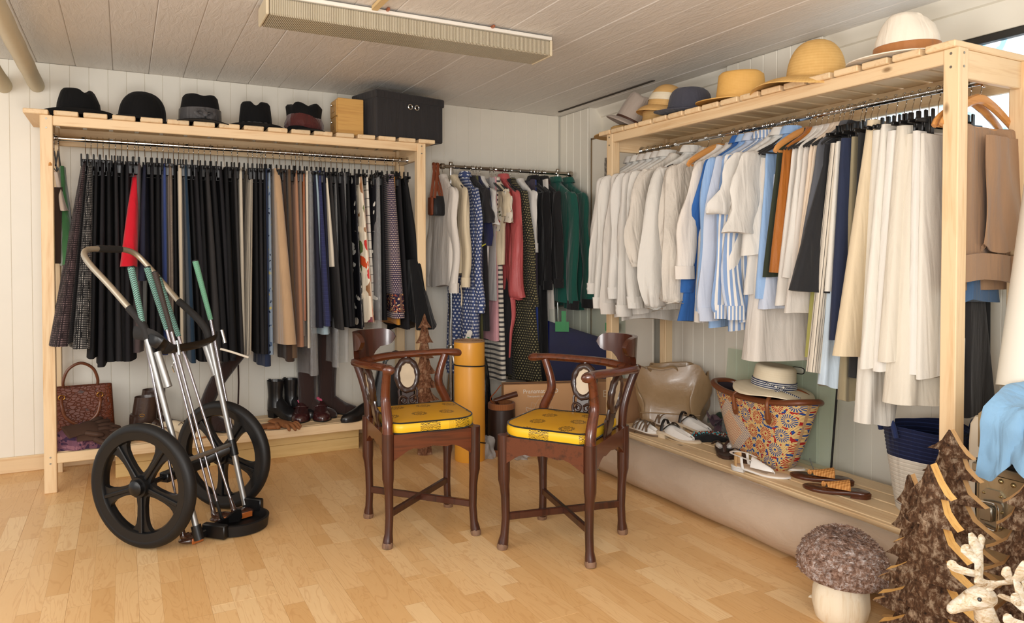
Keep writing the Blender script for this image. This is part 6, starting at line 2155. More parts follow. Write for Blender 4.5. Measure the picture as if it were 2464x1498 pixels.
# yellow roll with two black straps
M_yel = leather('mustard_yellow_vinyl', C(222, 156, 52), .42, 200, .05, .05, .1)
q = onZ(1131, 1104)
r_ = .087
zt = EYEV.z - (onY(1131, 820, q.y) - EYEV).z * 0 - EYEV.z + onY(1131, 820, q.y).z
yr = thing('yellow_roll', 'upright mustard yellow roll with black straps behind the left armchair', 'roll', (q.x, q.y, 0))
R = []
for z, e in ((0, .97), (.006, 1.0), (.12, 1.0), (zt * .79, 1.0), (zt * .80, .985), (zt * .81, 1.0), (zt - .01, 1.0), (zt, .97)):
    R.append([Vector((q.x + r_ * e * math.cos(2 * pi * k / 36) - .006 * z, q.y + r_ * e * math.sin(2 * pi * k / 36), z)) for k in range(36)])
MB().rings(R).build('vinyl_cover', M_yel, yr, world=True)
m = MB()
for k in range(5):
    rr = .018 + .016 * k
    m.tube([(q.x - .006 * zt + rr * math.cos(a), q.y + rr * math.sin(a), zt + .001) for a in [2 * pi * i / 30 for i in range(30)]], .0055, 6, closed=True, up=(0, 0, 1))
sp = m.build('rolled_end', plain('felt_underside', C(150, 118, 88), .95, 0, .2, 30), yr, world=True)
sp['kind'] = 'stuff'
for zz, tl in ((zt * .80, .06), (zt * .165, .30)):
    MB().tube([(q.x - .006 * zz + (r_ + .002) * math.cos(a), q.y + (r_ + .002) * math.sin(a), zz - tl * r_ * math.cos(a - .3)) for a in [2 * pi * i / 40 for i in range(40)]], .0035, 6, closed=True, up=(0, 0, 1)).build('strap', M_rubber, yr, world=True)
# bubble wrap at its foot
FILMW = clear_film('bubble_wrap', (.93, .93, .92, 1), .34, .2)
b = onZ(1163, 1094)
crumple('crumpled bubble wrap on the floor by the yellow roll', 'bubble wrap', (b.x - .0, b.y - .04, 0), FILMW, .055, .05, .10, 31, 'bubble_wrap', 0, .8)
b = onZ(1246, 1098)
crumple('small scrap of bubble wrap beside the brown bin', 'bubble wrap', (b.x, b.y - .03, 0), FILMW, .06, .04, .035, 32, 'bubble_wrap', 0, .8)
# black bin bag behind
b = onZ(1182, 1075)
crumple('black plastic bag slumped between the yellow roll and the brown bin', 'bag', (b.x + .0, b.y + .16, 0), leather('black_polythene', C(22, 22, 24), .2, 20, .5), .085, .06, .48, 33, 'plastic_bag', 0, .35)
# brown leather bin with umbrellas
M_stripwood = stripes('striped_wood_rim', C(168, 108, 64), C(110, 66, 38), .012, .6)
L_bin = leather('espresso_leather', C(44, 30, 26), .4, 150, .1)
q = onZ(1207, 1090)
bn = thing('umbrella_bin', 'dark brown leather bin with wooden rims beside the yellow roll', 'bin', (q.x, q.y, 0))
H = .30
MB().lathe([(.078, .036), (.081, .045), (.082, .20), (.079, H - .036), (.070, H - .034), (.070, .05), (.0, .05)], 32, cap0=True).build('leather_wall', L_bin, bn, loc=(0, 0, 0))
for z0_, z1_ in ((0, .037), (H - .037, H)):
    MB().lathe([(.074, z0_), (.080, z0_ + .004), (.080, z1_ - .004), (.076, z1_), (.068, z1_), (.068, z0_)], 40, cap0=False, cap1=False).build('wooden_rim', M_stripwood, bn, loc=(0, 0, 0))
L_umb = leather('orange_brown_strap', C(168, 84, 40), .4)
M_umbw = wood('umbrella_handle_wood', C(70, 36, 22), C(44, 22, 14), 0, 30, .3, .3)
um = thing('umbrella', 'umbrella with a straight dark wooden handle in the brown bin', 'umbrella', (q.x, q.y, .052))
MB().tube([(q.x + .02, q.y + .02, .055), (q.x - .01, q.y, .27)], [.008, .02], 10).build('folded_canopy', H_blk, um, world=True)
a, b = onY(1192, 962, q.y - .02), onY(1244, 947, q.y - .05)
MB().tube([(q.x - .01, q.y, .265), a, a.lerp(b, .5), b], [.010, .014, .0155, .0165], 12).build('handle', M_umbw, um, world=True)
um2 = thing('umbrella', 'umbrella with a curved orange brown strap in the brown bin', 'umbrella', (q.x, q.y, .052))
MB().tube([(q.x - .03, q.y - .01, .055), (q.x - .03, q.y - .01, .28)], [.008, .017], 10).build('folded_canopy', H_blk, um2, world=True)
MB().tube(catmull([(q.x - .03, q.y - .01, .27), onY(1180, 960, q.y), onY(1192, 943, q.y), onY(1205, 926, q.y - .01)], 5), .006, 8, sx=.5, sy=1.3).build('strap', L_umb, um2, world=True)

# cardboard boxes with their print
M_card = plain('cardboard', C(208, 162, 116), .8, 0, .05, 6, .08, 200)
M_print = plain('white_print', C(240, 234, 222), .6)
M_printg = plain('pale_print', C(206, 186, 160), .6)


def lettering(txt, size, mat, parent, M, name='lettering'):
    cu = bpy.data.curves.new(name, 'FONT')
    cu.body = txt
    cu.size = size
    cu.extrude = .0004
    cu.align_x = 'CENTER'
    cu.materials.append(mat)
    tmp = bpy.data.objects.new(name, cu)
    COL.objects.link(tmp)
    me = bpy.data.meshes.new_from_object(tmp.evaluated_get(bpy.context.evaluated_depsgraph_get()))
    bpy.data.objects.remove(tmp)
    me.name = name
    o = bpy.data.objects.new(name, me)
    o['kind'] = 'stuff'
    COL.objects.link(o)
    o.parent = parent
    o.matrix_local = M
    return o


pl_, pr_ = onZ(1212, 927, .37), onZ(1432, 921, .37)
pl_.z = pr_.z = 0
dv = (pr_ - pl_).normalized(); ang = math.atan2(dv.y, dv.x); Wd = (pr_ - pl_).length
cb_ = thing('cardboard_box', 'flat brown cardboard box with a white printed lotus behind the right armchair', 'box', tuple(pl_), ang)
Hc = .372
MB().box(0, Wd, 0, .10, 0, Hc, .002).build('carton', M_card, cb_, loc=(0, 0, 0), smooth=False)
MB().box(-.002, Wd + .002, .03, .034, Hc - .002, Hc + .006, .001).build('lid_flap', plain('dark_card_edge', C(96, 66, 46), .8), cb_, loc=(0, 0, 0), smooth=False)
X90 = Matrix.Rotation(pi / 2, 4, 'X')
k_ = Wd / 220.
tx = (1300 - 1212) * k_
lettering('Pranamat ECO', .036, M_print, cb_, Matrix.Translation((tx, -.0006, .318)) @ X90)
lettering('Therapeutic massage mat', .0165, M_print, cb_, Matrix.Translation((tx, -.0006, .294)) @ X90)
m = MB()
cx_, cz_ = (1297 - 1212) * k_, .158
for an, ln, wd in ((0, .125, .034), (.42, .115, .03), (-.42, .115, .03), (.85, .11, .026), (-.85, .11, .026), (1.22, .11, .02), (-1.22, .11, .02)):
    d = Vector((math.sin(an), 0, math.cos(an))); s_ = Vector((d.z, 0, -d.x))
    b0 = Vector((cx_, -.0008, cz_))
    pts = [b0 + s_ * wd * .25 + d * .03] + [b0 + d * (ln * u) + s_ * wd * math.sin(pi * (u ** .85)) for u in (.4, .55, .7, .85)] + [b0 + d * ln] + [b0 + d * (ln * u) - s_ * wd * math.sin(pi * (u ** .85)) for u in (.85, .7, .55, .4)] + [b0 - s_ * wd * .25 + d * .03]
    m.tube(catmull(pts, 3), .0012, 4, sx=.5)
lot = m.build('lotus_print', M_print, cb_, loc=(0, 0, 0))
lot['kind'] = 'stuff'
p2 = onZ(1452, 926, .36); p2.z = 0
b2_ = thing('cardboard_box', 'second brown cardboard box partly hidden beyond the rack post', 'box', (p2.x + .02, p2.y + .06, 0), -.45)
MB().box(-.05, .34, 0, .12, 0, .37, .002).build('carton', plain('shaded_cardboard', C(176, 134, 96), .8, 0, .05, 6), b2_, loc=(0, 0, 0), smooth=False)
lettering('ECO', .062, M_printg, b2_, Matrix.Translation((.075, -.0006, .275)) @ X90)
lt = MB()
for an in (-.5, 0, .5):
    lt.tube([(.10 + math.sin(an) * .02, -.0008, .09), (.10 + math.sin(an) * .05 + .012, -.0008, .14), (.10 + math.sin(an) * .09, -.0008, .17), (.10 + math.sin(an) * .05 - .012, -.0008, .14), (.10 + math.sin(an) * .02, -.0008, .09)], .001, 4, sx=.5)
lt.build('lotus_print', M_printg, b2_, loc=(0, 0, 0))['kind'] = 'stuff'

# glass panel with green tape, blue velvet behind it, leaning panels by the right wall
GL = clear_film('grey_glass', (.9, .93, .91, 1), .025, .05)
P1, P2 = Vector((2.50, 4.21, 0)), Vector((2.94, 3.86, 0))
dv = (P2 - P1).normalized(); ang = math.atan2(dv.y, dv.x); Wg = (P2 - P1).length
gl = thing('leaning_glass', 'glass panel with green tape leaning in the corner behind the fleece jackets', 'glass panel', tuple(P1), ang)
MB().box(0, Wg, 0, .006, 0, .80, .001).build('glass', GL, gl, loc=(0, 0, 0), smooth=False)
M_tape = plain('green_tape', C(20, 128, 62), .45)


def gx(px, py):
    p = onP(px, py, P1, (-dv.y, dv.x, 0))
    return (p - P1).dot(dv), p.z


for (a, b_, c, d) in ((1336, 1369, 773, 798), (1351, 1362, 748, 790), (1456, 1488, 776, 796)):
    (x0, z1), (x1, z0) = gx(a, c), gx(b_, d)
    MB().box(x0, x1, -.0016 - (.0008 if b_ == 1362 else 0), .0, z0, z1, .0003).build('tape', M_tape, gl, loc=(0, 0, 0), smooth=False)
M_bvel = plain('midnight_blue_velvet', C(8, 16, 80), .8, 0, .4, 6, .3, 12, 0, .08)
vb = thing('velvet_bolster', 'midnight blue velvet cushion behind the glass panel in the corner', 'cushion', tuple(P1 + Vector((.06, .10, 0))), ang)
(xa_, za), (xb_, zb_) = gx(1342, 782), gx(1430, 806)
R = []
for u in [i / 12 for i in range(13)]:
    x = lerp(xa_ - .02, Wg + .02, u); ztop = lerp(za + .02, zb_ - .08, u)
    R.append([Vector((x - .06, .02 + .055 * math.sin(2 * pi * k / 20) * (1 + .1 * math.sin(7 * u + k)), ztop * (.5 + .5 * (math.copysign(abs(math.cos(2 * pi * k / 20)) ** .4, math.cos(2 * pi * k / 20)))))) for k in range(20)])
MB().rings(R).build('velvet_cover', M_bvel, vb, loc=(0, 0, 0))
pn = thing('panel_board', 'tall white board with thin brass trim leaning by the corner of the right wall', 'board', (2.905, 3.95, 0))
MB().box(2.895, 2.91, 3.62, 4.302, 0, 1.97, .003).build('board', M_paint, pn, world=True, smooth=False)
M_trimg = plain('bronze_trim', C(132, 112, 84), .4, .5)
for a in ((2.890, 2.896, 4.292, 4.304, .0, 1.975), (2.890, 2.896, 3.62, 4.304, 1.962, 1.975), (2.890, 2.896, 3.62, 4.304, 1.39, 1.402)):
    MB().box(*a, .001).build('trim_strip', M_trimg, pn, world=True, smooth=False)
t_ = NT('grainy_photo_print')
_f = t_.noise(t_.coord('Object'), 26, 5, .7, 1.2)
t_.fin(t_.ramp(_f, [(.35, C(40, 36, 34)), (.5, C(120, 112, 104)), (.65, C(188, 180, 170))]), .5)
a, b = onX(1455, 380, 2.888), onX(1483, 452, 2.888)
tag(MB().box(2.886, 2.8895, b.y, a.y, b.z, a.z, .0005).build('photo_print', t_.m, smooth=False), 'small black and white print on the board behind the far rack post', 'picture')

# little bag hanging from the end of the chrome rail
L_rust = leather('rust_leather_strap', C(128, 62, 32), .45)
hp = onY(1058, 500, 4.40)
bg_ = thing('shoulder_bag', 'small black bag on rust brown straps hanging from the chrome rail', 'bag', (hp.x - .01, 4.40, hp.z - .05))
R = []
for z, w, d in ((0, .048, .028), (.012, .052, .034), (.07, .044, .03), (.115, .036, .018), (.125, .034, .012)):
    R.append([Vector((math.copysign(abs(math.cos(2 * pi * k / 24)) ** .6, math.cos(2 * pi * k / 24)) * w, math.copysign(abs(math.sin(2 * pi * k / 24)) ** .6, math.sin(2 * pi * k / 24)) * d, z)) for k in range(24)])
MB().rings(R).build('pouch', fabric('black_nylon', C(34, 33, 34), .5, .1, 300, .15), bg_, loc=(0, 0, 0))
MB().box(-.062, -.04, -.03, .03, .0, .12, .008).build('side_panel', L_rust, bg_, loc=(0, 0, 0))
zt_ = RZ['C'] + .016 - (hp.z - .05)
xr0 = RAD['C']
for dx_, y0 in ((-.012, .0), (.012, .012)):
    yt = .05
    MB().tube(catmull([(-.045 + dx_, -.018, .11), (-.025 + dx_, .0, zt_ * .6), (.0 + dx_, .03, zt_ - .02), (.005 + dx_, yt, zt_ + .003), (.01 + dx_, yt + .025, zt_ - .02), (.02 + dx_, .03, zt_ * .55), (.03 + dx_, -.0, .115)], 5), .008, 6, sx=1.2, sy=.25, up=(1, 0, 0)).build('strap', L_rust, bg_, loc=(0, 0, 0))
# paper price tag on the polka dot dress
a = onY(1128, 806, 4.195)
pt_ = thing('price_tag', 'white paper tag hanging on the polka dot dress', 'tag', tuple(a), (0, .42, 0))
MB().prism([(-.018, -.032), (.018, -.032), (.018, .022), (.010, .032), (-.010, .032), (-.018, .022)], -.0006, .0006).build('paper', plain('tag_paper', C(232, 228, 218), .7), pt_, loc=(0, 0, 0), smooth=False)
MB().box(-.006, .012, -.0012, -.0007, -.018, -.012, .0001).build('green_mark', M_tape, pt_, loc=(0, 0, 0), smooth=False)
MB().tube([(0, 0, .028), (.004, .003, .06), (0, .01, .085)], .0008, 4).build('string', M_white, pt_, loc=(0, 0, 0))

# ---------------------------------------------------------------- the right bench
# carpet roll wrapped in polythene on the floor before it
t_ = NT('wrapped_carpet')
_o = t_.coord('Object', (1, .5, 1))
_f = t_.noise(_o, 22, 5, .65, 1.6)
t_.bump(_f, .4, .007)
M_wrap = t_.fin(t_.mix(t_.noise(t_.coord('Object'), 5), C(196, 176, 156), C(176, 154, 134)), .3, 0, .5, .15)
cr_ = thing('carpet_roll', 'long carpet roll wrapped in clear plastic lying before the right bench', 'carpet roll', (2.283, 2.45, 0))
R, uv = [], []
for i in range(41):
    y = lerp(3.50, 1.42, i / 40)
    R.append([Vector((2.283 + (.106 + .0018 * math.sin(3 * a_ + i * .7) + .0012 * math.sin(9 * a_ - i)) * math.cos(a_), y, .108 + (.106 + .0018 * math.sin(3 * a_ + i * .7)) * math.sin(a_))) for a_ in [2 * pi * k / 40 for k in range(40)]])
MB().rings(R).build('wrapping', M_wrap, cr_, world=True)
FILMC = clear_film('wrap_film', (.95, .95, .94, 1), .2, .15)
fl = onZ(1472, 1130, .12)
MB().sheet(lambda u, v: (2.283 - .109 * math.cos((v - .1) * 1.3) , 3.30 + .12 * (u - v * .4), .108 - .109 * math.sin((v - .1) * 1.3) + .0), 8, 10, .002).build('torn_flap', plain('pale_green_film', C(188, 206, 196), .3), cr_, world=True)

# tan slouchy leather tote
L_tanbag = leather('taupe_leather', C(150, 122, 88), .36, 26, .5, .12, .15)
q = onZ(1602, 1028, BZ)
tb, _R = tote('large taupe leather tote slumped on the far end of the right bench', (q.x + .085, q.y + .06, BZ), -.75, L_tanbag, .34, .42, .17, .10, .315, 'tote_bag', 'bag', .30, seedv=15, nz=16)
MB().tube([Vector(v) for v in [(x, -.088 - .004 * math.sin(x * 20), .075) for x in [-.165 + .033 * i for i in range(11)]]], .003, 6).build('seam', L_tanbag, tb, loc=(0, 0, 0))
for sg in (-1, 1):
    MB().tube(catmull([(-.10, sg * .04, .30), (-.12, sg * .07, .33), (-.05, sg * .075, .325), (.02, sg * .06, .335), (.05, sg * .04, .30)], 5), .009, 8, sx=1, sy=.5).build('handle', L_tanbag, tb, loc=(0, 0, 0))


# sandals
def sandal(label, loc, rz, sole_m, insole_m, L=.25, W=.085, heel=.008, straps=(), strap_m=None, stuff=None, group=None, thick=.010, name='sandal', cat='sandal', extra=None, sr=.004, flat=2.2):
    t = thing(name, label, cat, loc, (0, 0, rz), group)
    lf = lambda x: heel * sm(1 - (x - L * .15) / (L * .5))
    out = outline(L, W, waist=.78, toe=.62)
    slab(out, 0, thick, 1, lf).build('sole', sole_m, t, loc=(0, 0, 0))
    slab(out, thick - .0006, thick + .0026, .95, lf).build('insole', insole_m, t, loc=(0, 0, 0))
    if heel > .006:
        ho = [Vector((min(p.x, L * .25), p.y * .96, 0)) for p in outline(L, W, waist=.78) if p.x < L * .3]
        MB().rings([[p + Vector((.003, 0, 0)) for p in ho], [p + Vector((0, 0, heel + .002)) for p in ho]]).build('heel', sole_m, t, loc=(0, 0, 0))
    for pts in straps:
        P = [(x * L, y * W / 2, z + thick + lf(x * L)) for x, y, z in pts]
        MB().tube(catmull(P, 5), sr, 8, sx=.4, sy=flat, up=(0, 0, 1)).build('strap', strap_m, t, loc=(0, 0, 0))
    if stuff:
        R = []
        for (u, w, h) in ((.18, .2, .02), (.26, .68, .045), (.42, .78, .052), (.58, .86, .044), (.74, .7, .028), (.84, .15, .012)):
            R.append([Vector((u * L + .006 * math.sin(3 * k), w * W / 2 * math.cos(pi * k / 9), thick + lf(u * L) + .002 + h * math.sin(pi * k / 9) * (1 + .12 * math.sin(4 * k + u * 9)))) for k in range(10)])
        MB().rings(R, True, True, False).build('paper_stuffing', stuff, t, loc=(0, 0, 0), sharp=50)
    if extra: extra(t, L, W, thick, lf)
    return t


M_paper = plain('tissue_paper', C(226, 220, 212), .85, 0, .06, 20, .5, 50)
L_taupe = leather('taupe_strap', C(110, 88, 68), .5)
L_choc = leather('chocolate_leather', C(62, 42, 34), .4)
L_chocg = leather('glossy_brown_leather', C(84, 42, 24), .28, 90, .1, .2, .3)
L_wht = leather('white_leather', C(238, 234, 228), .4, 90, .06, .03)
L_nude = leather('nude_insole', C(222, 200, 176), .5, 90, .05, .05)
L_tani = leather('tan_insole', C(214, 172, 120), .5, 90, .05, .05)
tg = [((.62, .0, .0), (.56, .0, .022), (.40, .62, .040), (.22, .98, .012)), ((.56, 0, .022), (.40, -.62, .040), (.22, -.98, .012))]
ang_t = -1.10      # toes point along the bench towards the viewer


def bench(px, py): return onZ(px, py, BZ)


lat = []
for k_ in range(5):
    x0 = .24 + .09 * k_
    lat.append(((x0, .98, .012), (x0 + .03, .55, .046), (x0 + .06, 0, .056), (x0 + .03, -.55, .046), (x0, -.98, .012)))
lat.append(((.62, 0, .002), (.58, 0, .03), (.45, .0, .056)))
lat.append(((.25, .95, .02), (.4, .3, .055), (.55, -.5, .048), (.62, -.96, .01)))
lat.append(((.25, -.95, .02), (.4, -.3, .055), (.55, .5, .048), (.62, .96, .01)))
for (px_, py_, lab) in ((1508, 1034, 'front one of the paper stuffed sandals with taupe lattice straps'), (1540, 1014, 'rear one of the paper stuffed sandals with taupe lattice straps')):
    q = bench(px_, py_)
    sandal(lab, (q.x + .01, q.y, BZ), -1.25, L_taupe, L_nude, .235, .09, .008, lat, L_taupe, M_paper, 'taupe lattice sandals', sr=.0034, flat=2.0)
for (px_, py_, lab) in ((1578, 1048, 'front one of the black thong sandals stuffed with paper'), (1622, 1028, 'rear one of the black thong sandals stuffed with paper')):
    q = bench(px_, py_)
    sandal(lab, (q.x + .005, q.y, BZ), -1.2, plain('cream_sole', C(214, 196, 168), .6), L_nude, .26, .09, .022, [((.84, 0, 0), (.78, 0, .02), (.55, .1, .046), (.36, .5, .058), (.24, .98, .02)), ((.55, .1, .046), (.38, -.4, .058), (.24, -.98, .02)), ((.2, .98, .01), (.2, .6, .05), (.2, 0, .066), (.2, -.6, .05), (.2, -.98, .01))], L_black, M_paper, 'black thong sandals', sr=.0048, flat=1.9)
M_sil = plain('crinkled_silver_paper', C(206, 204, 200), .4, .3, .1, 40, .6, 90)


def pads(t, L, W, th, lf):
    for sg in (-1, 1):
        MB().lathe([(.001, -.012), (.013, -.010), (.018, 0), (.013, .010), (.001, .012)], 14, 1.9, 1, Matrix.Translation((L * .5, sg * W * .26, th + .026)) @ Matrix.Rotation(sg * .5, 4, 'X')).build('paper_pad', M_sil, t, loc=(0, 0, 0))


for (px_, py_, rz_, lab) in ((1728, 1078, -2.15, 'left of two chocolate brown thong sandals with silver paper'), (1766, 1096, -2.05, 'right of two chocolate brown thong sandals with silver paper')):
    q = bench(px_, py_)
    sandal(lab, (q.x + .02, q.y + .01, BZ), rz_, L_choc, L_choc, .235, .095, .004, tg, L_choc, None, 'chocolate thong sandals', .014, extra=pads)


def tpiece(t, L, W, th, lf):
    def P(u, v):
        a = lerp(-1, 1, u)
        x = lerp(.36, .74, v) * L
        w = lerp(.92, .03, v ** .8) * W / 2
        return (x + .02 * L * abs(a) * (1 - v), a * w, th + lf(x) + .006 + .046 * (1 - a * a * .8) * (1 - v) ** .5 * (1 - .1 * v))
    MB().sheet(P, 12, 10, .002).build('vamp', L_wht, t, loc=(0, 0, 0))
    bk = []
    for i in range(15):
        a = math.radians(90 + 180 * i / 14)
        bk.append((L * .07 + L * .08 * math.cos(a) + .02, W * .33 * math.sin(a)))
    MB().rings([[Vector((x, y, th + lf(0) + z)) for x, y in bk] for z in (0, .025, .052)], False, False, False).build('heel_cup', L_tani, t, loc=(0, 0, 0))
    MB().tube(catmull([(L * .40, W * .40, .06), (L * .2, W * .44, .072), (L * .03, W * .2, .076), (L * .03, -W * .2, .076), (L * .2, -W * .44, .072), (L * .40, -W * .40, .06)], 4), .0045, 8, sx=.4, sy=1.5).build('ankle_strap', L_wht, t, loc=(0, 0, 0))
    for sg in (-1, 1):
        MB().tube([(L * .26, sg * W * .46, .02), (L * .24, sg * W * .44, .045), (L * .23, sg * W * .43, .072)], .004, 8, sx=.4, sy=1.5).build('side_strap', L_wht, t, loc=(0, 0, 0))


for (px_, py_, lab) in ((1762, 1128, 'front one of the white leather sandals with pointed vamps'), (1800, 1110, 'rear one of the white leather sandals with pointed vamps')):
    q = bench(px_, py_)
    sandal(lab, (q.x, q.y + .01, BZ), -1.12, L_wht, L_nude, .265, .09, .014, [((.74, 0, .001), (.73, 0, .008), (.70, 0, .014))], L_wht, None, 'white leather sandals', .008, extra=tpiece)
t_ = NT('woven_raffia_strap')
_q = t_.xyz(t_.coord('Object'))
_w = t_.math('ADD', t_.math('MULTIPLY', t_.math('SINE', t_.math('MULTIPLY', _q[0], 520.)), .5), t_.math('MULTIPLY', t_.math('SINE', t_.math('MULTIPLY', _q[1], 520.)), .5))
t_.bump(_w, .8, .002)
M_raff = t_.fin(t_.mix(t_.math('ADD', t_.math('MULTIPLY', _w, .5), .5), C(190, 124, 62), C(232, 170, 100)), .6, 0, .3)


def braid(t, L, W, th, lf):
    def P(u, v):
        a = lerp(-1, 1, u)
        x = lerp(.30, .66, v) * L - .06 * L * a
        w = lerp(1.02, .18, v ** 1.1) * W / 2
        return (x, a * w, th + .004 + lf(x) + .030 * (1 - a * a) ** .6 * (1 - .55 * v) + .004)
    MB().sheet(P, 12, 10, .004).build('woven_strap', M_raff, t, loc=(0, 0, 0))
    MB().lathe([(.001, -.012), (.008, -.008), (.011, 0), (.008, .008), (.001, .012)], 12, M=Matrix.Translation((L * .68, 0, th + .016))).build('toe_knot', M_raff, t, loc=(0, 0, 0))


for (px_, py_, lab) in ((2112, 1204, 'front one of the brown sandals with woven tan straps'), (2070, 1172, 'rear one of the brown sandals with woven tan straps')):
    q = bench(px_, py_)
    sandal(lab, (q.x - .01, q.y + .02, BZ), 1.98, L_chocg, L_chocg, .265, .092, .012, (), L_chocg, None, 'brown woven strap sandals', .012, extra=braid)

# beaded black cloth and the green and plum flower
q = bench(1702, 1060)
bk_ = crumple('black cloth with a beaded edge on the right bench', 'scarf', (q.x + .03, q.y + .02, BZ), fabric('black_scarf_cloth', C(30, 29, 30)), .12, .075, .035, 41, 'scarf', -.6)
m = MB()
BC = [plain('bead_%d' % i, C(*c), .3) for i, c in enumerate(((70, 170, 180), (170, 70, 50), (214, 206, 190), (120, 60, 40)))]
for j in range(4):
    m = MB()
    for i in range(26):
        a = i / 26 * 1.1 + .02 * j
        p = Vector((-.10 + .19 * (i / 26) + RG.uniform(-.008, .008), -.055 + .03 * math.sin(3 * a) + .012 * j * .4 + RG.uniform(-.006, .006), .036 + RG.uniform(-.006, .01)))
        m.lathe([(.0005, -.004), (.0035, -.002), (.0035, .002), (.0005, .004)], 6, M=Matrix.Translation(p))
    o = m.build('beads', BC[j], bk_, loc=(0, 0, 0)); o['kind'] = 'stuff'
q = bench(1724, 1050)
F_grn = fabric('dark_green_satin', C(44, 62, 52), .45, .25, 200, .3)
F_plum = fabric('plum_satin', C(84, 62, 70), .5, .25, 200, .3)
fl_ = thing('fabric_flower', 'dark green and plum cloth flower leaning by the floral basket', 'cloth flower', (q.x + .06, q.y + .03, BZ))
for i in range(9):
    a = i * 2.4
    rr_, zz = .05 + .006 * i, .05 + .008 * (i % 4)
    def P(u, v, a=a, i=i):
        d = lerp(.008, .075, v); w = .048 * math.sin(pi * (.12 + .8 * v)) * lerp(-1, 1, u)
        z = .02 + .075 * v * (.5 + .5 * (i % 3) / 2) + .022 * math.sin(pi * u) + .012 * math.sin(6 * v + i)
        return (d * math.cos(a) - w * math.sin(a), d * math.sin(a) + w * math.cos(a), z + .02)
    MB().sheet(P, 8, 7, .002).build('petal', (F_grn, F_plum)[i % 3 == 1], fl_, loc=(0, 0, 0))
MB().lathe([(.03, 0), (.04, .02), (.03, .05), (.012, .075), (.001, .08)], 14).build('flower_heart', F_plum, fl_, loc=(0, 0, 0))


# floral market basket
def floral_mat():
    t = NT('embroidered_straw')
    u = t.coord('UV')
    q = t.xyz(u)
    weave = t.math('MULTIPLY', t.math('SINE', t.math('MULTIPLY', q[0], 700.)), t.math('SINE', t.math('MULTIPLY', q[1], 700.)))
    base = t.mix(t.math('ADD', t.math('MULTIPLY', weave, .5), .5), C(206, 166, 100), C(236, 206, 146))
    red, blue, yel = C(172, 40, 40), C(44, 78, 146), C(226, 178, 70)
    # flowers: staggered cells, radial petal stitches, colour alternating by row and column
    P_ = .078
    gx_ = t.math('DIVIDE', q[0], P_); gy_ = t.math('DIVIDE', q[1], P_ * .82)
    row = t.math('FLOOR', gy_)
    gx_ = t.math('ADD', gx_, t.math('MULTIPLY', row, .5))
    col_i = t.math('FLOOR', gx_)
    fx = t.math('MULTIPLY', t.math('SUBTRACT', t.math('FRACT', t.math('ADD', gx_, 50.)), .5), P_)
    fy = t.math('MULTIPLY', t.math('SUBTRACT', t.math('FRACT', t.math('ADD', gy_, 50.)), .5), P_ * .82)
    d = t.math('SQRT', t.math('ADD', t.math('MULTIPLY', fx, fx), t.math('MULTIPLY', fy, fy)))
    an = t.math('ARCTAN2', fy, fx)
    pet = t.math('GREATER_THAN', t.math('SINE', t.math('MULTIPLY', an, 18.)), .0)
    inr = t.math('MULTIPLY', t.math('LESS_THAN', d, .029), t.math('GREATER_THAN', d, .012))
    stitch = t.math('MULTIPLY', pet, inr)
    core = t.math('LESS_THAN', d, .005)
    par = t.math('GREATER_THAN', t.math('FRACT', t.math('ADD', t.math('MULTIPLY', t.math('ADD', col_i, t.math('MULTIPLY', row, 2.)), .3333), 30.1)), .5)
    fcol = t.mix(par, red, blue)
    fl = t.mix(t.math('MAXIMUM', stitch, core), base, fcol)
    leaf = t.math('MULTIPLY', t.math('GREATER_THAN', d, .031), t.math('GREATER_THAN', t.noise(u, 60, 1), .54))
    fl = t.mix(leaf, fl, t.mix(par, blue, red))
    # one face carries a lozenge filled with small crosses
    lx, lz = t.math('ABSOLUTE', t.math('SUBTRACT', q[0], .185)), t.math('ABSOLUTE', t.math('SUBTRACT', q[1], .135))
    dm = t.math('ADD', t.math('DIVIDE', lx, .15), t.math('DIVIDE', lz, .135))
    cx1 = t.math('ABSOLUTE', t.math('SUBTRACT', t.math('FRACT', t.math('DIVIDE', q[0], .0105)), .5))
    cz1 = t.math('ABSOLUTE', t.math('SUBTRACT', t.math('FRACT', t.math('DIVIDE', q[1], .0105)), .5))
    cross = t.math('MULTIPLY', t.math('GREATER_THAN', t.math('MAXIMUM', cx1, cz1), .36), t.math('LESS_THAN', t.math('MINIMUM', cx1, cz1), .25))
    ctr = t.math('LESS_THAN', dm, .62)
    lz_ = t.mix(cross, C(232, 206, 168), t.mix(ctr, blue, red))
    col = t.mix(t.math('LESS_THAN', dm, 1.0), fl, lz_)
    t.bump(t.math('ADD', weave, t.math('MULTIPLY', stitch, 1.5)), .5, .002)
    return t.fin(col, .7, 0, .3)


M_flor = floral_mat()
q = bench(1852, 1118)
fb_ = thing('market_basket', 'straw market basket embroidered with red and blue flowers on the right bench', 'basket', (2.625, 2.47, BZ), -pi / 2 - .10)
H, n = .30, 72


def brim_z(c, s_): return .035 * c * c - .012 * s_


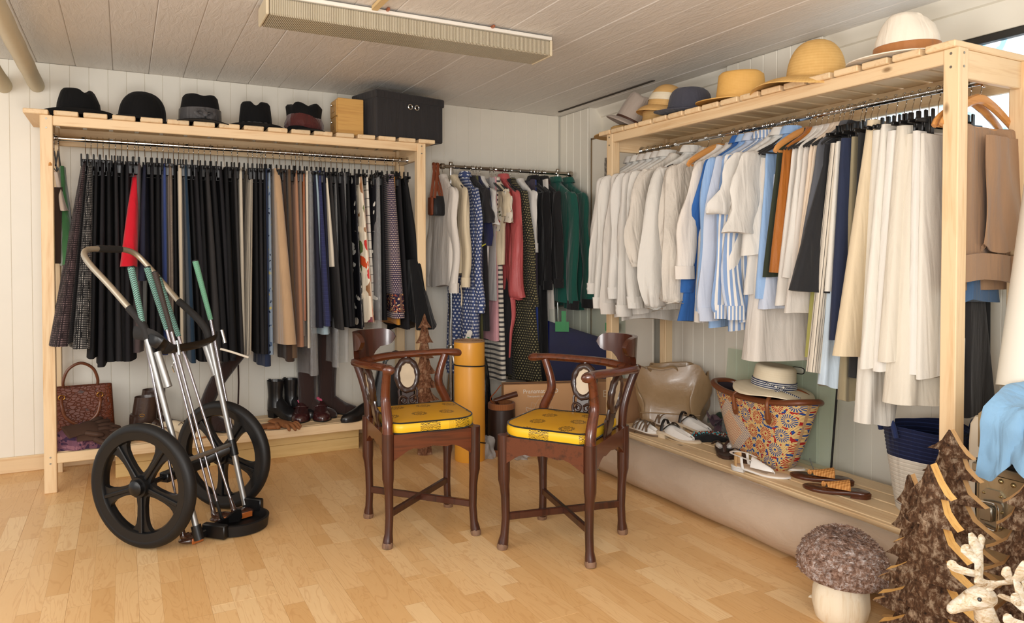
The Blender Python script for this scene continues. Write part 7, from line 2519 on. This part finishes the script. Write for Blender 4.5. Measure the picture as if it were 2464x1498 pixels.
R, uv = [], []
for j in range(15):
    u = j / 14
    w, d = lerp(.165, .305, u ** .85), lerp(.075, .115, u)
    if j == 0: w, d = .15, .06
    ring = []
    for k in range(n):
        a = 2 * pi * k / n
        c, s_ = math.cos(a), math.sin(a)
        x = math.copysign(abs(c) ** .75, c) * w; y = math.copysign(abs(s_) ** .7, s_) * d
        ring.append(Vector((x, y, H * u + u * brim_z(c, s_))))
        # u runs along the face towards the room from its left end
        uv.append((((k / n) * 1.5) % 1.5 - .75 + .56 if False else (x + .31 if s_ < 0 else 1.2 + x), H * u))
    R.append(ring)
Rin = [[Vector((p.x * .965, p.y * .9, p.z)) for p in R[-1]], [Vector((p.x * .46, p.y * .45, .03)) for p in R[-1]]]
MB().rings(R, True, False, True, uv).build('straw_wall', M_flor, fb_, loc=(0, 0, 0))
MB().rings([Rin[1], Rin[0]], True, False).build('lining', plain('dark_lining', C(44, 34, 40), .9), fb_, loc=(0, 0, 0))
MB().tube([p + Vector((0, 0, .0)) for p in R[-1]], .0135, 10, closed=True, up=(0, 0, 1), sx=1.0, sy=1.25).build('leather_rim', L_tanstrap, fb_, loc=(0, 0, 0))
L_hand = leather('brown_rolled_handle', C(128, 74, 42), .35, 80, .1)
for sy in (-1, 1):
    y0 = sy * .118
    hh = catmull([(-.055, y0 * 1.0, H - .055), (-.055, y0 * 1.05, H + .012), (-.03, y0 * (.75), H + .045), (.06, y0 * .55, H + .05), (.14, y0 * .75, H + .045), (.165, y0 * 1.05, H + .012), (.165, y0 * 1.0, H - .055)], 6)
    MB().tube(hh, .0095, 10).build('handle', L_hand, fb_, loc=(0, 0, 0))
    for x in (-.055, .165):
        MB().lathe([(.001, -.003), (.018, -.003), (.018, .003), (.001, .003)], 16, 1, 1.7, Matrix.Translation((x, y0 * 1.0, H - .05)) @ Matrix.Rotation(pi / 2 - sy * .14, 4, 'X')).build('handle_patch', L_hand, fb_, loc=(0, 0, 0))
# its hat
H_ivory = straw('ivory_paper_straw', C(240, 228, 202), C(224, 208, 176), 640, .6)
hp = onX(1866, 960, 2.63)
F_rib = stripes('striped_ribbon', C(60, 66, 92), C(222, 220, 214), .0085, .42, True)
hs_ = hat('ivory straw hat with a navy striped ribbon resting on the floral basket', (2.63, 2.415, BZ + H + .062), -.6, H_ivory, r=.098, h=.098, top=.86, dent=0, brim=.08, curl=-.022, wave=.010, tilt=(.02, .10), band=F_rib, bandh=.032)
m = MB()
m.tube(catmull([(-.06, -.092, .028), (-.02, -.118, .018), (.03, -.135, .0), (.08, -.15, -.014)], 4), .010, 6, sx=.25, sy=1.0, up=(0, 0, 1))
m.tube(catmull([(.06, -.092, .028), (.02, -.118, .018), (-.03, -.14, -.002), (-.07, -.155, -.016)], 4), .010, 6, sx=.25, sy=1.0, up=(0, 0, 1))
m.build('ribbon_tails', F_rib, hs_, loc=(0, 0, 0))
for x in (-.02, .012):
    MB().lathe([(.0005, -.005), (.005, -.003), (.006, 0), (.005, .003), (.0005, .005)], 12, M=Matrix.Translation((x, -.122, .02))).build('pearl', plain('pearl', C(236, 228, 210), .2), hs_, loc=(0, 0, 0))

# sheet of glass with a dark edge leaning behind the basket
GL2 = clear_film('greenish_glass', (.86, .92, .86, 1), .1, .04)
ya, yb = onX(1738, 900, 2.775).y, onX(2001, 1000, 2.775).y
g2 = thing('glass_sheet', 'greenish glass sheet with an oval grip hole leaning on the right wall', 'glass sheet', (2.77, (ya + yb) / 2, BZ), (0, .10, 0))
Wg = (ya - yb) / 2
zt = onX(1745, 836, 2.80).z - BZ
hc = onX(1917, 890, 2.80)
hy_, hz_ = hc.y - (ya + yb) / 2, hc.z - BZ
# pane with a real slot: outline ring joined to the slot ring
no = 48
outer, inner = [], []
for k in range(no):
    a = 2 * pi * k / no
    dx_, dz_ = math.cos(a), math.sin(a)
    # ray from the slot centre to the pane's rounded rectangle
    tt = min([(Wg * (1 if dx_ > 0 else -1) - hy_) / dx_ if abs(dx_) > 1e-6 else 9, ((zt if dz_ > 0 else 0) - hz_) / dz_ if abs(dz_) > 1e-6 else 9])
    outer.append((hy_ + dx_ * tt, hz_ + dz_ * tt))
    inner.append((hy_ + .036 * math.copysign(abs(dx_) ** .6, dx_), hz_ + .015 * math.copysign(abs(dz_) ** .6, dz_)))
# snap the nearest rays to the true corners
for cyz in ((-Wg, 0), (Wg, 0), (Wg, zt), (-Wg, zt)):
    i = min(range(no), key=lambda j: (outer[j][0] - cyz[0]) ** 2 + (outer[j][1] - cyz[1]) ** 2)
    outer[i] = cyz
vs, fs = [], []
for xx in (-.003, .003):
    vs += [Vector((xx, y, z)) for y, z in outer] + [Vector((xx, y, z)) for y, z in inner]
for k in range(no):
    j = (k + 1) % no
    fs += [(k, j, no + j, no + k), (2 * no + k, 3 * no + k, 3 * no + j, 2 * no + j), (k, 2 * no + k, 2 * no + j, j), (no + k, no + j, 3 * no + j, 3 * no + k)]
MB().add(vs, fs).build('pane', GL2, g2, loc=(0, 0, 0), smooth=False)
MB().box(-.005, .005, -Wg - .006, -Wg, 0, zt, .001).build('edge_seal', M_rubber, g2, loc=(0, 0, 0), smooth=False)
MB().tube([Vector((-.003, y, z)) for y, z in inner], .0022, 6, closed=True, up=(1, 0, 0)).build('grip_rim', M_rubber, g2, loc=(0, 0, 0))
a, b, c = onX(1948, 1102, 2.74), onX(1962, 1135, 2.74), onX(1990, 1150, 2.74)
tag(MB().tube(catmull([a, b, c], 6), .0022, 6).build('cable', plain('grey_cable', C(110, 108, 104), .5)), 'thin grey cable behind the floral basket', 'cable')

# rope basket
M_ropew = stripes('white_rope_coils', C(206, 198, 184), C(238, 231, 218), .0145, .16, True, .9)
M_ropeb = stripes('navy_rope_coils', C(22, 28, 58), C(40, 54, 98), .0145, .2, True, .9)
q = bench(2225, 1216)
rb = thing('rope_basket', 'white and navy coiled rope basket on the near end of the right bench', 'basket', (2.66, 1.705, BZ))
Hb = .32
def rope(z0, z1):
    R, uv = [], []
    nn = int((z1 - z0) / .0036)
    for j in range(nn + 1):
        z = lerp(z0, z1, j / nn)
        r = lerp(.095, .142, (z / Hb) ** .9) + .0026 * abs(math.sin(pi * z / .0145))
        R.append([Vector((r * 1.0 * math.cos(2 * pi * k / 36), r * 1.05 * math.sin(2 * pi * k / 36), z + .010 * (z / Hb) * math.cos(2 * (2 * pi * k / 36)))) for k in range(36)]); uv += [(k / 36, z) for k in range(36)]
    return MB().rings(R, z0 == 0, False, True, uv)
rope(0, .205).build('white_wall', M_ropew, rb, loc=(0, 0, 0))
nv = rope(.205, Hb)
nv.build('navy_band', M_ropeb, rb, loc=(0, 0, 0))
MB().lathe([(.135, Hb), (.125, Hb - .05), (.1, .02), (.001, .015)], 36, 1, 1.05, cap0=False).build('inside', M_ropeb, rb, loc=(0, 0, 0))
F_navr = fabric('navy_rope', C(34, 46, 86), .9, .2, 200, .3)
for (a0, lift) in ((2.55, .035), (-1.0, .03)):
    e = Vector((math.cos(a0), math.sin(a0), 0)); s_ = Vector((-e.y, e.x, 0))
    MB().tube(catmull([e * .138 + s_ * -.07 + Vector((0, 0, Hb - .03)), e * .150 + s_ * -.06 + Vector((0, 0, Hb + lift * .7)), e * .152 + Vector((0, 0, Hb + lift)), e * .150 + s_ * .06 + Vector((0, 0, Hb + lift * .7)), e * .138 + s_ * .07 + Vector((0, 0, Hb - .03))], 5), .010, 8).build('handle', F_navr, rb, loc=(0, 0, 0))

# ---------------------------------------------------------------- the near right corner
# metal trunk
t_ = NT('riveted_sheet_metal')
_n = t_.noise(t_.coord('Object'), 7, 5, .6, .8)
t_.bump(_n, .25, .01)
M_tin = t_.fin(t_.mix(_n, C(158, 146, 120), C(206, 196, 170)), .3, .9, .5)
M_tinb = plain('corner_steel', C(160, 154, 140), .28, .95, .12, 8)
M_bolt = plain('steel_bolt', C(176, 156, 112), .3, .9, .1)
tk = thing('metal_trunk', 'riveted metal trunk in the near right corner', 'trunk', (2.55, .86, 0))
TX0, TX1, TY0, TY1, TZ, TL = 2.30, 2.80, .42, 1.325, .525, .70
MB().box(TX0, TX1, TY0, TY1, 0, TZ, .018).build('trunk_body', M_tin, tk, world=True)
MB().box(TX0 - .006, TX1 + .006, TY0 - .006, TY1 + .004, TZ + .006, TL, .034).build('lid', M_tin, tk, world=True)
MB().box(TX0 + .004, TX1 - .004, TY0 + .004, TY1 - .004, TZ - .002, TZ + .010, .001).build('lid_gap', M_rubber, tk, world=True)
MB().box(TX0 - .009, TX0 + .01, TY0, TY1 + .001, TZ - .03, TZ - .002, .004).build('edge_band', M_tinb, tk, world=True)
def rivet(x, y, z, nx=-1):
    return MB().lathe([(.0075, 0), (.0065, .003), (.003, .0055), (.0005, .006)], 10, M=Matrix.Translation((x, y, z)) @ Matrix.Rotation(-pi / 2, 4, 'Y')).build('rivet', M_bolt, tk, world=True)
rv = None
for (y, z) in [(1.285, .485), (1.245, .482), (1.21, .480), (1.17, .480), (1.12, .48), (1.07, .48), (1.02, .48)] + [(1.30, .40), (1.30, .32), (1.30, .24), (1.30, .16)] + [(1.22, .565), (1.12, .565), (1.02, .565), (1.16, .64)]:
    x = TX0 - (.009 if z < .53 and z > .49 else .001) - (.006 if z > .53 else 0)
    rivet(x, y, z)
# latch: plate, hinge block and wire loop
lp = onX(2390, 1225, TX0)
ly, lz = lp.y, lp.z
pl8 = [(-.034, -.045), (-.020, -.060), (.020, -.060), (.034, -.045), (.034, .045), (.020, .060), (-.020, .060), (-.034, .045)]
Ml = Matrix.Translation((TX0 - .003, ly, lz)) @ Matrix.Rotation(-pi / 2, 4, 'Z')
lt = MB().prism(pl8, -.0035, .0035, Ml).build('latch_plate', M_tinb, tk, world=True, smooth=False)
MB().box(TX0 - .022, TX0 - .006, ly - .008, ly + .030, lz - .035, lz + .012, .004).build('latch_block', M_tinb, lt, world=True)
MB().tube(catmull([(TX0 - .018, ly + .030, lz + .020), (TX0 - .022, ly - .020, lz + .022), (TX0 - .022, ly - .024, lz - .02), (TX0 - .022, ly - .020, lz - .055), (TX0 - .02, ly + .026, lz - .05)], 4), .0035, 8).build('latch_loop', M_chrome, lt, world=True)
for (dy, dz) in ((-.024, .046), (.024, .046), (-.024, -.046), (-.028, .0)):
    MB().lathe([(.005, 0), (.004, .003), (.0005, .004)], 8, M=Matrix.Translation((TX0 - .0065, ly + dy, lz + dz)) @ Matrix.Rotation(-pi / 2, 4, 'Y')).build('latch_screw', M_bolt, lt, world=True)
# blue cloth over its lid corner
F_bluec = fabric('blue_muslin', C(140, 182, 216), .88, .06, 500, .25)


def cloth(u, v):
    # u runs along the trunk's edge, v from the lid's middle over the edge and down
    y = 1.262 - .42 * u
    s_ = v * .52
    e = .20
    drop = [(0, .28), (.10, .30), (.22, .20), (.34, .245), (.45, .30), (.62, .40), (.72, .375), (.85, .22), (1, .10)]
    ln = e + .74 * interp(drop, u)
    s_ = v * ln
    fold = .016 * math.sin(9 * u + 1.5) * (1 if s_ > e else .6) + .010 * math.sin(23 * u + 4 * v) + .007 * math.sin(13 * u - 11 * v)
    if s_ < e:
        return (TX0 - .02 + (e - s_), y + .012 * math.sin(8 * v), TL + .016 + .035 * sm((e - s_) / e * 1.4) + fold)
    d = s_ - e
    return (TX0 - .028 - .022 * min(1, d / .05) - abs(fold) * 1.1 - .012 * math.sin(5 * u + 5 * d), y + .05 * d * (.6 - u) * 2, TL + .010 - d + .006 * math.sin(12 * u))


tag(MB().sheet(cloth, 56, 40, .003).build('blue_cloth', F_bluec), 'light blue muslin cloth draped over the metal trunk', 'cloth')
# brown wrapped roll end lying on the trunk, and the tall white roll
q = onX(2440, 912, 2.66)
tag(MB().tube([(2.66, q.y + .03, TL + .034), (2.62, q.y - .35, TL + .034)], .026, 14).build('wooden_rod', wood('driftwood', C(140, 110, 92), C(96, 76, 66), 1)), 'weathered grey wooden rod lying on the trunk behind the blue cloth', 'rod')
a, b = onY(2470, 480, 1.36), onY(2408, 920, 1.36)
dd = (a - b).normalized(); r_ = .085
off = RT * (r_ * 1.02)
lo = b + off - dd * ((b.z - .012) / dd.z) if False else b + off
lo = lo - dd * ((lo.z - TL - .02) / dd.z)
wr = thing('white_roll', 'tall white paper roll leaning beside the right rack above the trunk', 'roll', tuple(lo))
hi = lo + dd * ((2.05 - lo.z) / dd.z)
MB().tube([lo, lo.lerp(hi, .3), lo.lerp(hi, .6), hi], r_, 32).build('paper_roll', plain('white_paper', C(238, 234, 222), .6, 0, .02), wr, world=True)
MB().tube([hi - dd * .001, hi + dd * .002], r_ * .55, 24).build('core_hole', plain('card_core', C(150, 122, 92), .9), wr, world=True)
# pale suitcase standing between the rack and the trunk
R = []
for z, e in ((0, .9), (.012, .98), (.03, 1), (.55, 1), (.605, .97), (.628, .86), (.634, .6)):
    R.append([Vector((2.60 + math.copysign(abs(math.cos(2 * pi * k / 32)) ** .35, math.cos(2 * pi * k / 32)) * .17 * e, 1.385 + math.copysign(abs(math.sin(2 * pi * k / 32)) ** .35, math.sin(2 * pi * k / 32)) * .045 * e, z)) for k in range(32)])
sc_ = thing('suitcase', 'pale beige rounded suitcase standing behind the metal trunk', 'suitcase', (2.60, 1.385, 0))
MB().rings(R).build('shell', plain('beige_shell', C(216, 206, 188), .45), sc_, world=True)
MB().tube([(2.435 + .0, 1.385, .30), (2.427, 1.385, .34), (2.427, 1.385, .44), (2.435, 1.385, .48)], .007, 8).build('handle', M_rubber, sc_, world=True)

# mushroom
M_cap = bark_mat('frosted_cone_scales', C(96, 64, 48), C(164, 132, 114), C(224, 212, 208), 1.2)
M_stem = wood('pale_birch_stem', C(240, 226, 200), C(222, 196, 156), 2, 34, .75)
ms = onZ(2022, 1488)
mr = thing('wooden_mushroom', 'big decorative mushroom with a rough brown frosted cap on the floor', 'mushroom', (ms.x, ms.y, 0))
MB().lathe([(.066, 0), (.078, .012), (.086, .05), (.083, .09), (.072, .125), (.055, .145), (.03, .15)], 34, 1, 1, None, lambda p, a, v: Vector((p.x * (1 + .03 * math.sin(7 * a) + .015 * math.sin(17 * a)), p.y * (1 + .03 * math.sin(7 * a + 1)), p.z))).build('stem', M_stem, mr, loc=(0, 0, 0))
Mc = Matrix.Translation((.002, 0, .118)) @ Matrix.Rotation(.10, 4, 'Y')
capf = lambda p, a, v: Vector((p.x * (1 + .012 * math.sin(5 * a)), p.y * (1 + .012 * math.sin(6 * a)), p.z))
MB().lathe([(.03, .022), (.07, .006), (.11, .008), (.132, .03), (.137, .055), (.131, .085), (.114, .118), (.085, .146), (.05, .163), (.02, .169), (.001, .170)], 44, 1, 1, Mc, capf).build('cap', M_cap, mr, loc=(0, 0, 0))
m = MB()
rg = random.Random(77)
capprof = [(.112, .012), (.132, .03), (.137, .055), (.131, .085), (.114, .118), (.085, .146), (.05, .163), (.02, .169)]
for i in range(1500):
    s_ = rg.random() ** .8
    f = s_ * (len(capprof) - 1); i0 = min(int(f), len(capprof) - 2); w = f - i0
    r = lerp(capprof[i0][0], capprof[i0 + 1][0], w); z = lerp(capprof[i0][1], capprof[i0 + 1][1], w)
    a = rg.uniform(0, 2 * pi)
    nr = Vector((capprof[i0 + 1][1] - capprof[i0][1], 0, capprof[i0][0] - capprof[i0 + 1][0])).normalized()
    n_ = Vector((nr.x * math.cos(a), nr.x * math.sin(a), nr.z))
    tg_ = Vector((-math.sin(a), math.cos(a), 0))
    up_ = n_.cross(tg_)
    p = Vector((r * math.cos(a), r * math.sin(a), z)) - n_ * .002
    L_, W_ = rg.uniform(.008, .019), rg.uniform(.003, .006)
    tw = rg.uniform(-.5, .5)
    d1 = (tg_ * math.cos(tw) + up_ * math.sin(tw)); d2 = n_.cross(d1)
    h = rg.uniform(.004, .010)
    q4 = [p - d1 * L_, p + d2 * W_ * .6 + n_ * .001, p + d1 * L_, p - d2 * W_ + n_ * h]
    m.add([Mc @ v for v in q4], [(0, 1, 3), (1, 2, 3), (0, 3, 2), (0, 2, 1)])
o = m.build('cap_scales', M_cap, mr, loc=(0, 0, 0), smooth=False); o['kind'] = 'stuff'

# three bark trees and a fourth at the frame's edge
def treeat(px, py, dep, label, tiers, w, th, rz, seedv, mat=M_bark, edge=M_sawn):
    u = (px - CX) / FPX
    d = ray(px, py)
    p = EYEV + d * dep
    return bark_tree(label, (p.x, p.y, 0), rz, p.z, tiers, w, th, mat, edge, seedv)


face = -1.42   # the bark faces look to the viewer's left, so their sawn right edges show
treeat(2196, 1140, 1.97, 'smallest bark tree at the left of the three behind the deer', 7, .122, .024, face, 51, M_bark, M_sawnmid)
treeat(2246, 1115, 1.84, 'middle bark tree with bright sawn edges behind the deer', 8, .170, .034, face, 52)
treeat(2292, 1033, 2.10, 'tallest bark tree just right of the middle one', 9, .205, .024, face, 53, M_bark, M_sawnmid)
treeat(2478, 1150, 1.92, 'bark tree at the right edge beside the deer antlers', 8, .175, .026, face + .3, 54, M_bark, M_sawnmid)


# birch bark deer
def skin(name, pts, edges, radii, mat, parent, sub=2):
    me = bpy.data.meshes.new(name)
    me.from_pydata([tuple(p) for p in pts], edges, [])
    o = bpy.data.objects.new(name, me)
    COL.objects.link(o)
    me.materials.append(mat)
    md = o.modifiers.new('skin', 'SKIN')
    md.use_smooth_shade = True
    for v, r in zip(me.skin_vertices[0].data, radii): v.radius = (r, r) if not hasattr(r, '__len__') else r
    me.skin_vertices[0].data[0].use_root = True
    s_ = o.modifiers.new('sub', 'SUBSURF'); s_.levels = s_.render_levels = sub
    o.parent = parent
    return o


t_ = NT('birch_bark')
_v = t_.coord('Object', (1, 1, 2.2), rnd=True)
_f = t_.noise(_v, 42, 6, .7, 1.2)
t_.bump(t_.voro(_v, 50), .6, .004)
M_birch = t_.fin(t_.ramp(_f, [(.32, C(136, 100, 62)), (.44, C(200, 180, 148)), (.6, C(222, 214, 198))]), .75, 0, .3)
M_eye = plain('black_glass_eye', C(12, 10, 10), .05, 0, 0, 1, 0, 1, .6)


def deer(label, loc, rz, s=1.0, up=0.0):
    """local x is forward (nose), z up; about 0.5 m to the antler tips"""
    t = thing('birch_deer', label, 'deer figure', loc, rz, 'birch bark deer')
    P = [(-.05, 0, .20), (.03, 0, .205), (.075, 0, .225), (.10, 0, .27), (.112, 0, .325), (.122, 0, .352), (-.115, 0, .205), (-.15, 0, .225)]
    E = [(0, 1), (1, 2), (2, 3), (3, 4), (4, 5), (0, 6), (6, 7)]
    Rr = [.052, .055, .05, .036, .027, .026, .046, .008]
    for sx, kx in ((.065, .01), (-.10, -.02)):
        for sy in (-.032, .032):
            i = len(P)
            root = 1 if sx > 0 else 6
            P += [(sx, sy, .165), (sx + kx, sy * 1.05, .095), (sx + (.0 if sx > 0 else .01), sy * 1.05, .045), (sx + .008, sy * 1.05, .006)]
            E += [(root, i), (i, i + 1), (i + 1, i + 2), (i + 2, i + 3)]
            Rr += [.026, .014, .010, .012]
    U = Vector((0, 0, up))
    skin('body', [Vector(p) * s + U * (min(1, p[2] / .165)) for p in P], E, [r * s for r in Rr], M_birch, t)
    # head: a wedge of rings from the poll to the muzzle
    R = []
    for x, z, w, h in ((.088, .362, .016, .018), (.105, .365, .026, .028), (.13, .366, .029, .031), (.155, .360, .025, .027), (.18, .351, .0185, .020), (.20, .343, .0155, .0165), (.212, .338, .012, .012), (.218, .336, .004, .005)):
        R.append([Vector((x, w * math.cos(2 * pi * k / 18), z + h * math.sin(2 * pi * k / 18))) * s + U for k in range(18)])
    MB().rings(R).build('head', M_birch, t, loc=(0, 0, 0))
    for sy in (-1, 1):
        MB().lathe([(.0005, -.0055), (.004, -.0042), (.0058, 0), (.004, .0042), (.0005, .0055)], 14, M=Matrix.Translation(U) @ Matrix.Scale(s, 4) @ Matrix.Translation((.147, sy * .0245, .372))).build('eye', M_eye, t, loc=(0, 0, 0))
        MB().sheet(lambda u, v: Vector((.098 - .03 * v + .016 * math.sin(pi * v) * (u - .5) * 2, sy * (.026 + .048 * v), .382 + .022 * v - .02 * v * v - .010 * math.sin(pi * u) * math.sin(pi * v) + 0.014 * math.sin(pi * v) * (u - .5))) * s + U, 8, 10, .003).build('ear', M_birch, t, loc=(0, 0, 0))
        m = MB()
        def br(pts, w0, w1):
            Pc = catmull([Vector((x, sy * y, z)) * s + U for x, y, z in pts], 5)
            N = len(Pc) - 1
            m.tube(Pc, [interp([(0, w0), (.55, lerp(w0, w1, .4)), (.82, w1), (1, w1 * .35)], i / N) * s for i in range(N + 1)], 8, sx=.45, sy=1.25, up=(0, 1, 0))
        br([(.112, .014, .39), (.105, .032, .415), (.085, .058, .432), (.075, .080, .46), (.082, .096, .50)], .008, .017)
        br([(.085, .056, .43), (.102, .068, .45), (.12, .074, .475)], .007, .013)
        br([(.106, .030, .413), (.135, .036, .418), (.165, .046, .428), (.178, .05, .445)], .007, .011)
        br([(.078, .074, .452), (.055, .088, .468), (.045, .1, .492)], .007, .013)
        m.build('antler', M_birch, t, loc=(0, 0, 0))
    return t


rz = math.pi - YAW + .10
hd = Matrix.Rotation(rz, 3, 'Z') @ Vector((.15, 0, .36))
for (px_, py_, dep, s_, r2, lab) in ((2338, 1442, 1.56, .80, rz, 'larger birch bark deer looking left in front of the bark trees'), (2452, 1560, 1.45, .80, rz + .25, 'second birch bark deer at the lower right edge, only antlers in view')):
    dh = EYEV + ray(px_, py_) * dep
    deer(lab, (dh.x - hd.x * s_, dh.y - hd.y * s_, 0), r2, s_, dh.z - .36 * s_)
ch = onZ(1952, 1437)
tag(MB().lathe([(.004, 0), (.008, .002), (.0075, .006), (.003, .009)], 9, 1.2, .8, None, lambda p, a, v: Vector((p.x * (1 + .25 * math.sin(3 * a)), p.y, p.z))).build('bark_chip', M_stem, loc=(ch.x, ch.y, 0), smooth=False), 'tiny pale bark chip on the floor beside the mushroom', 'chip')
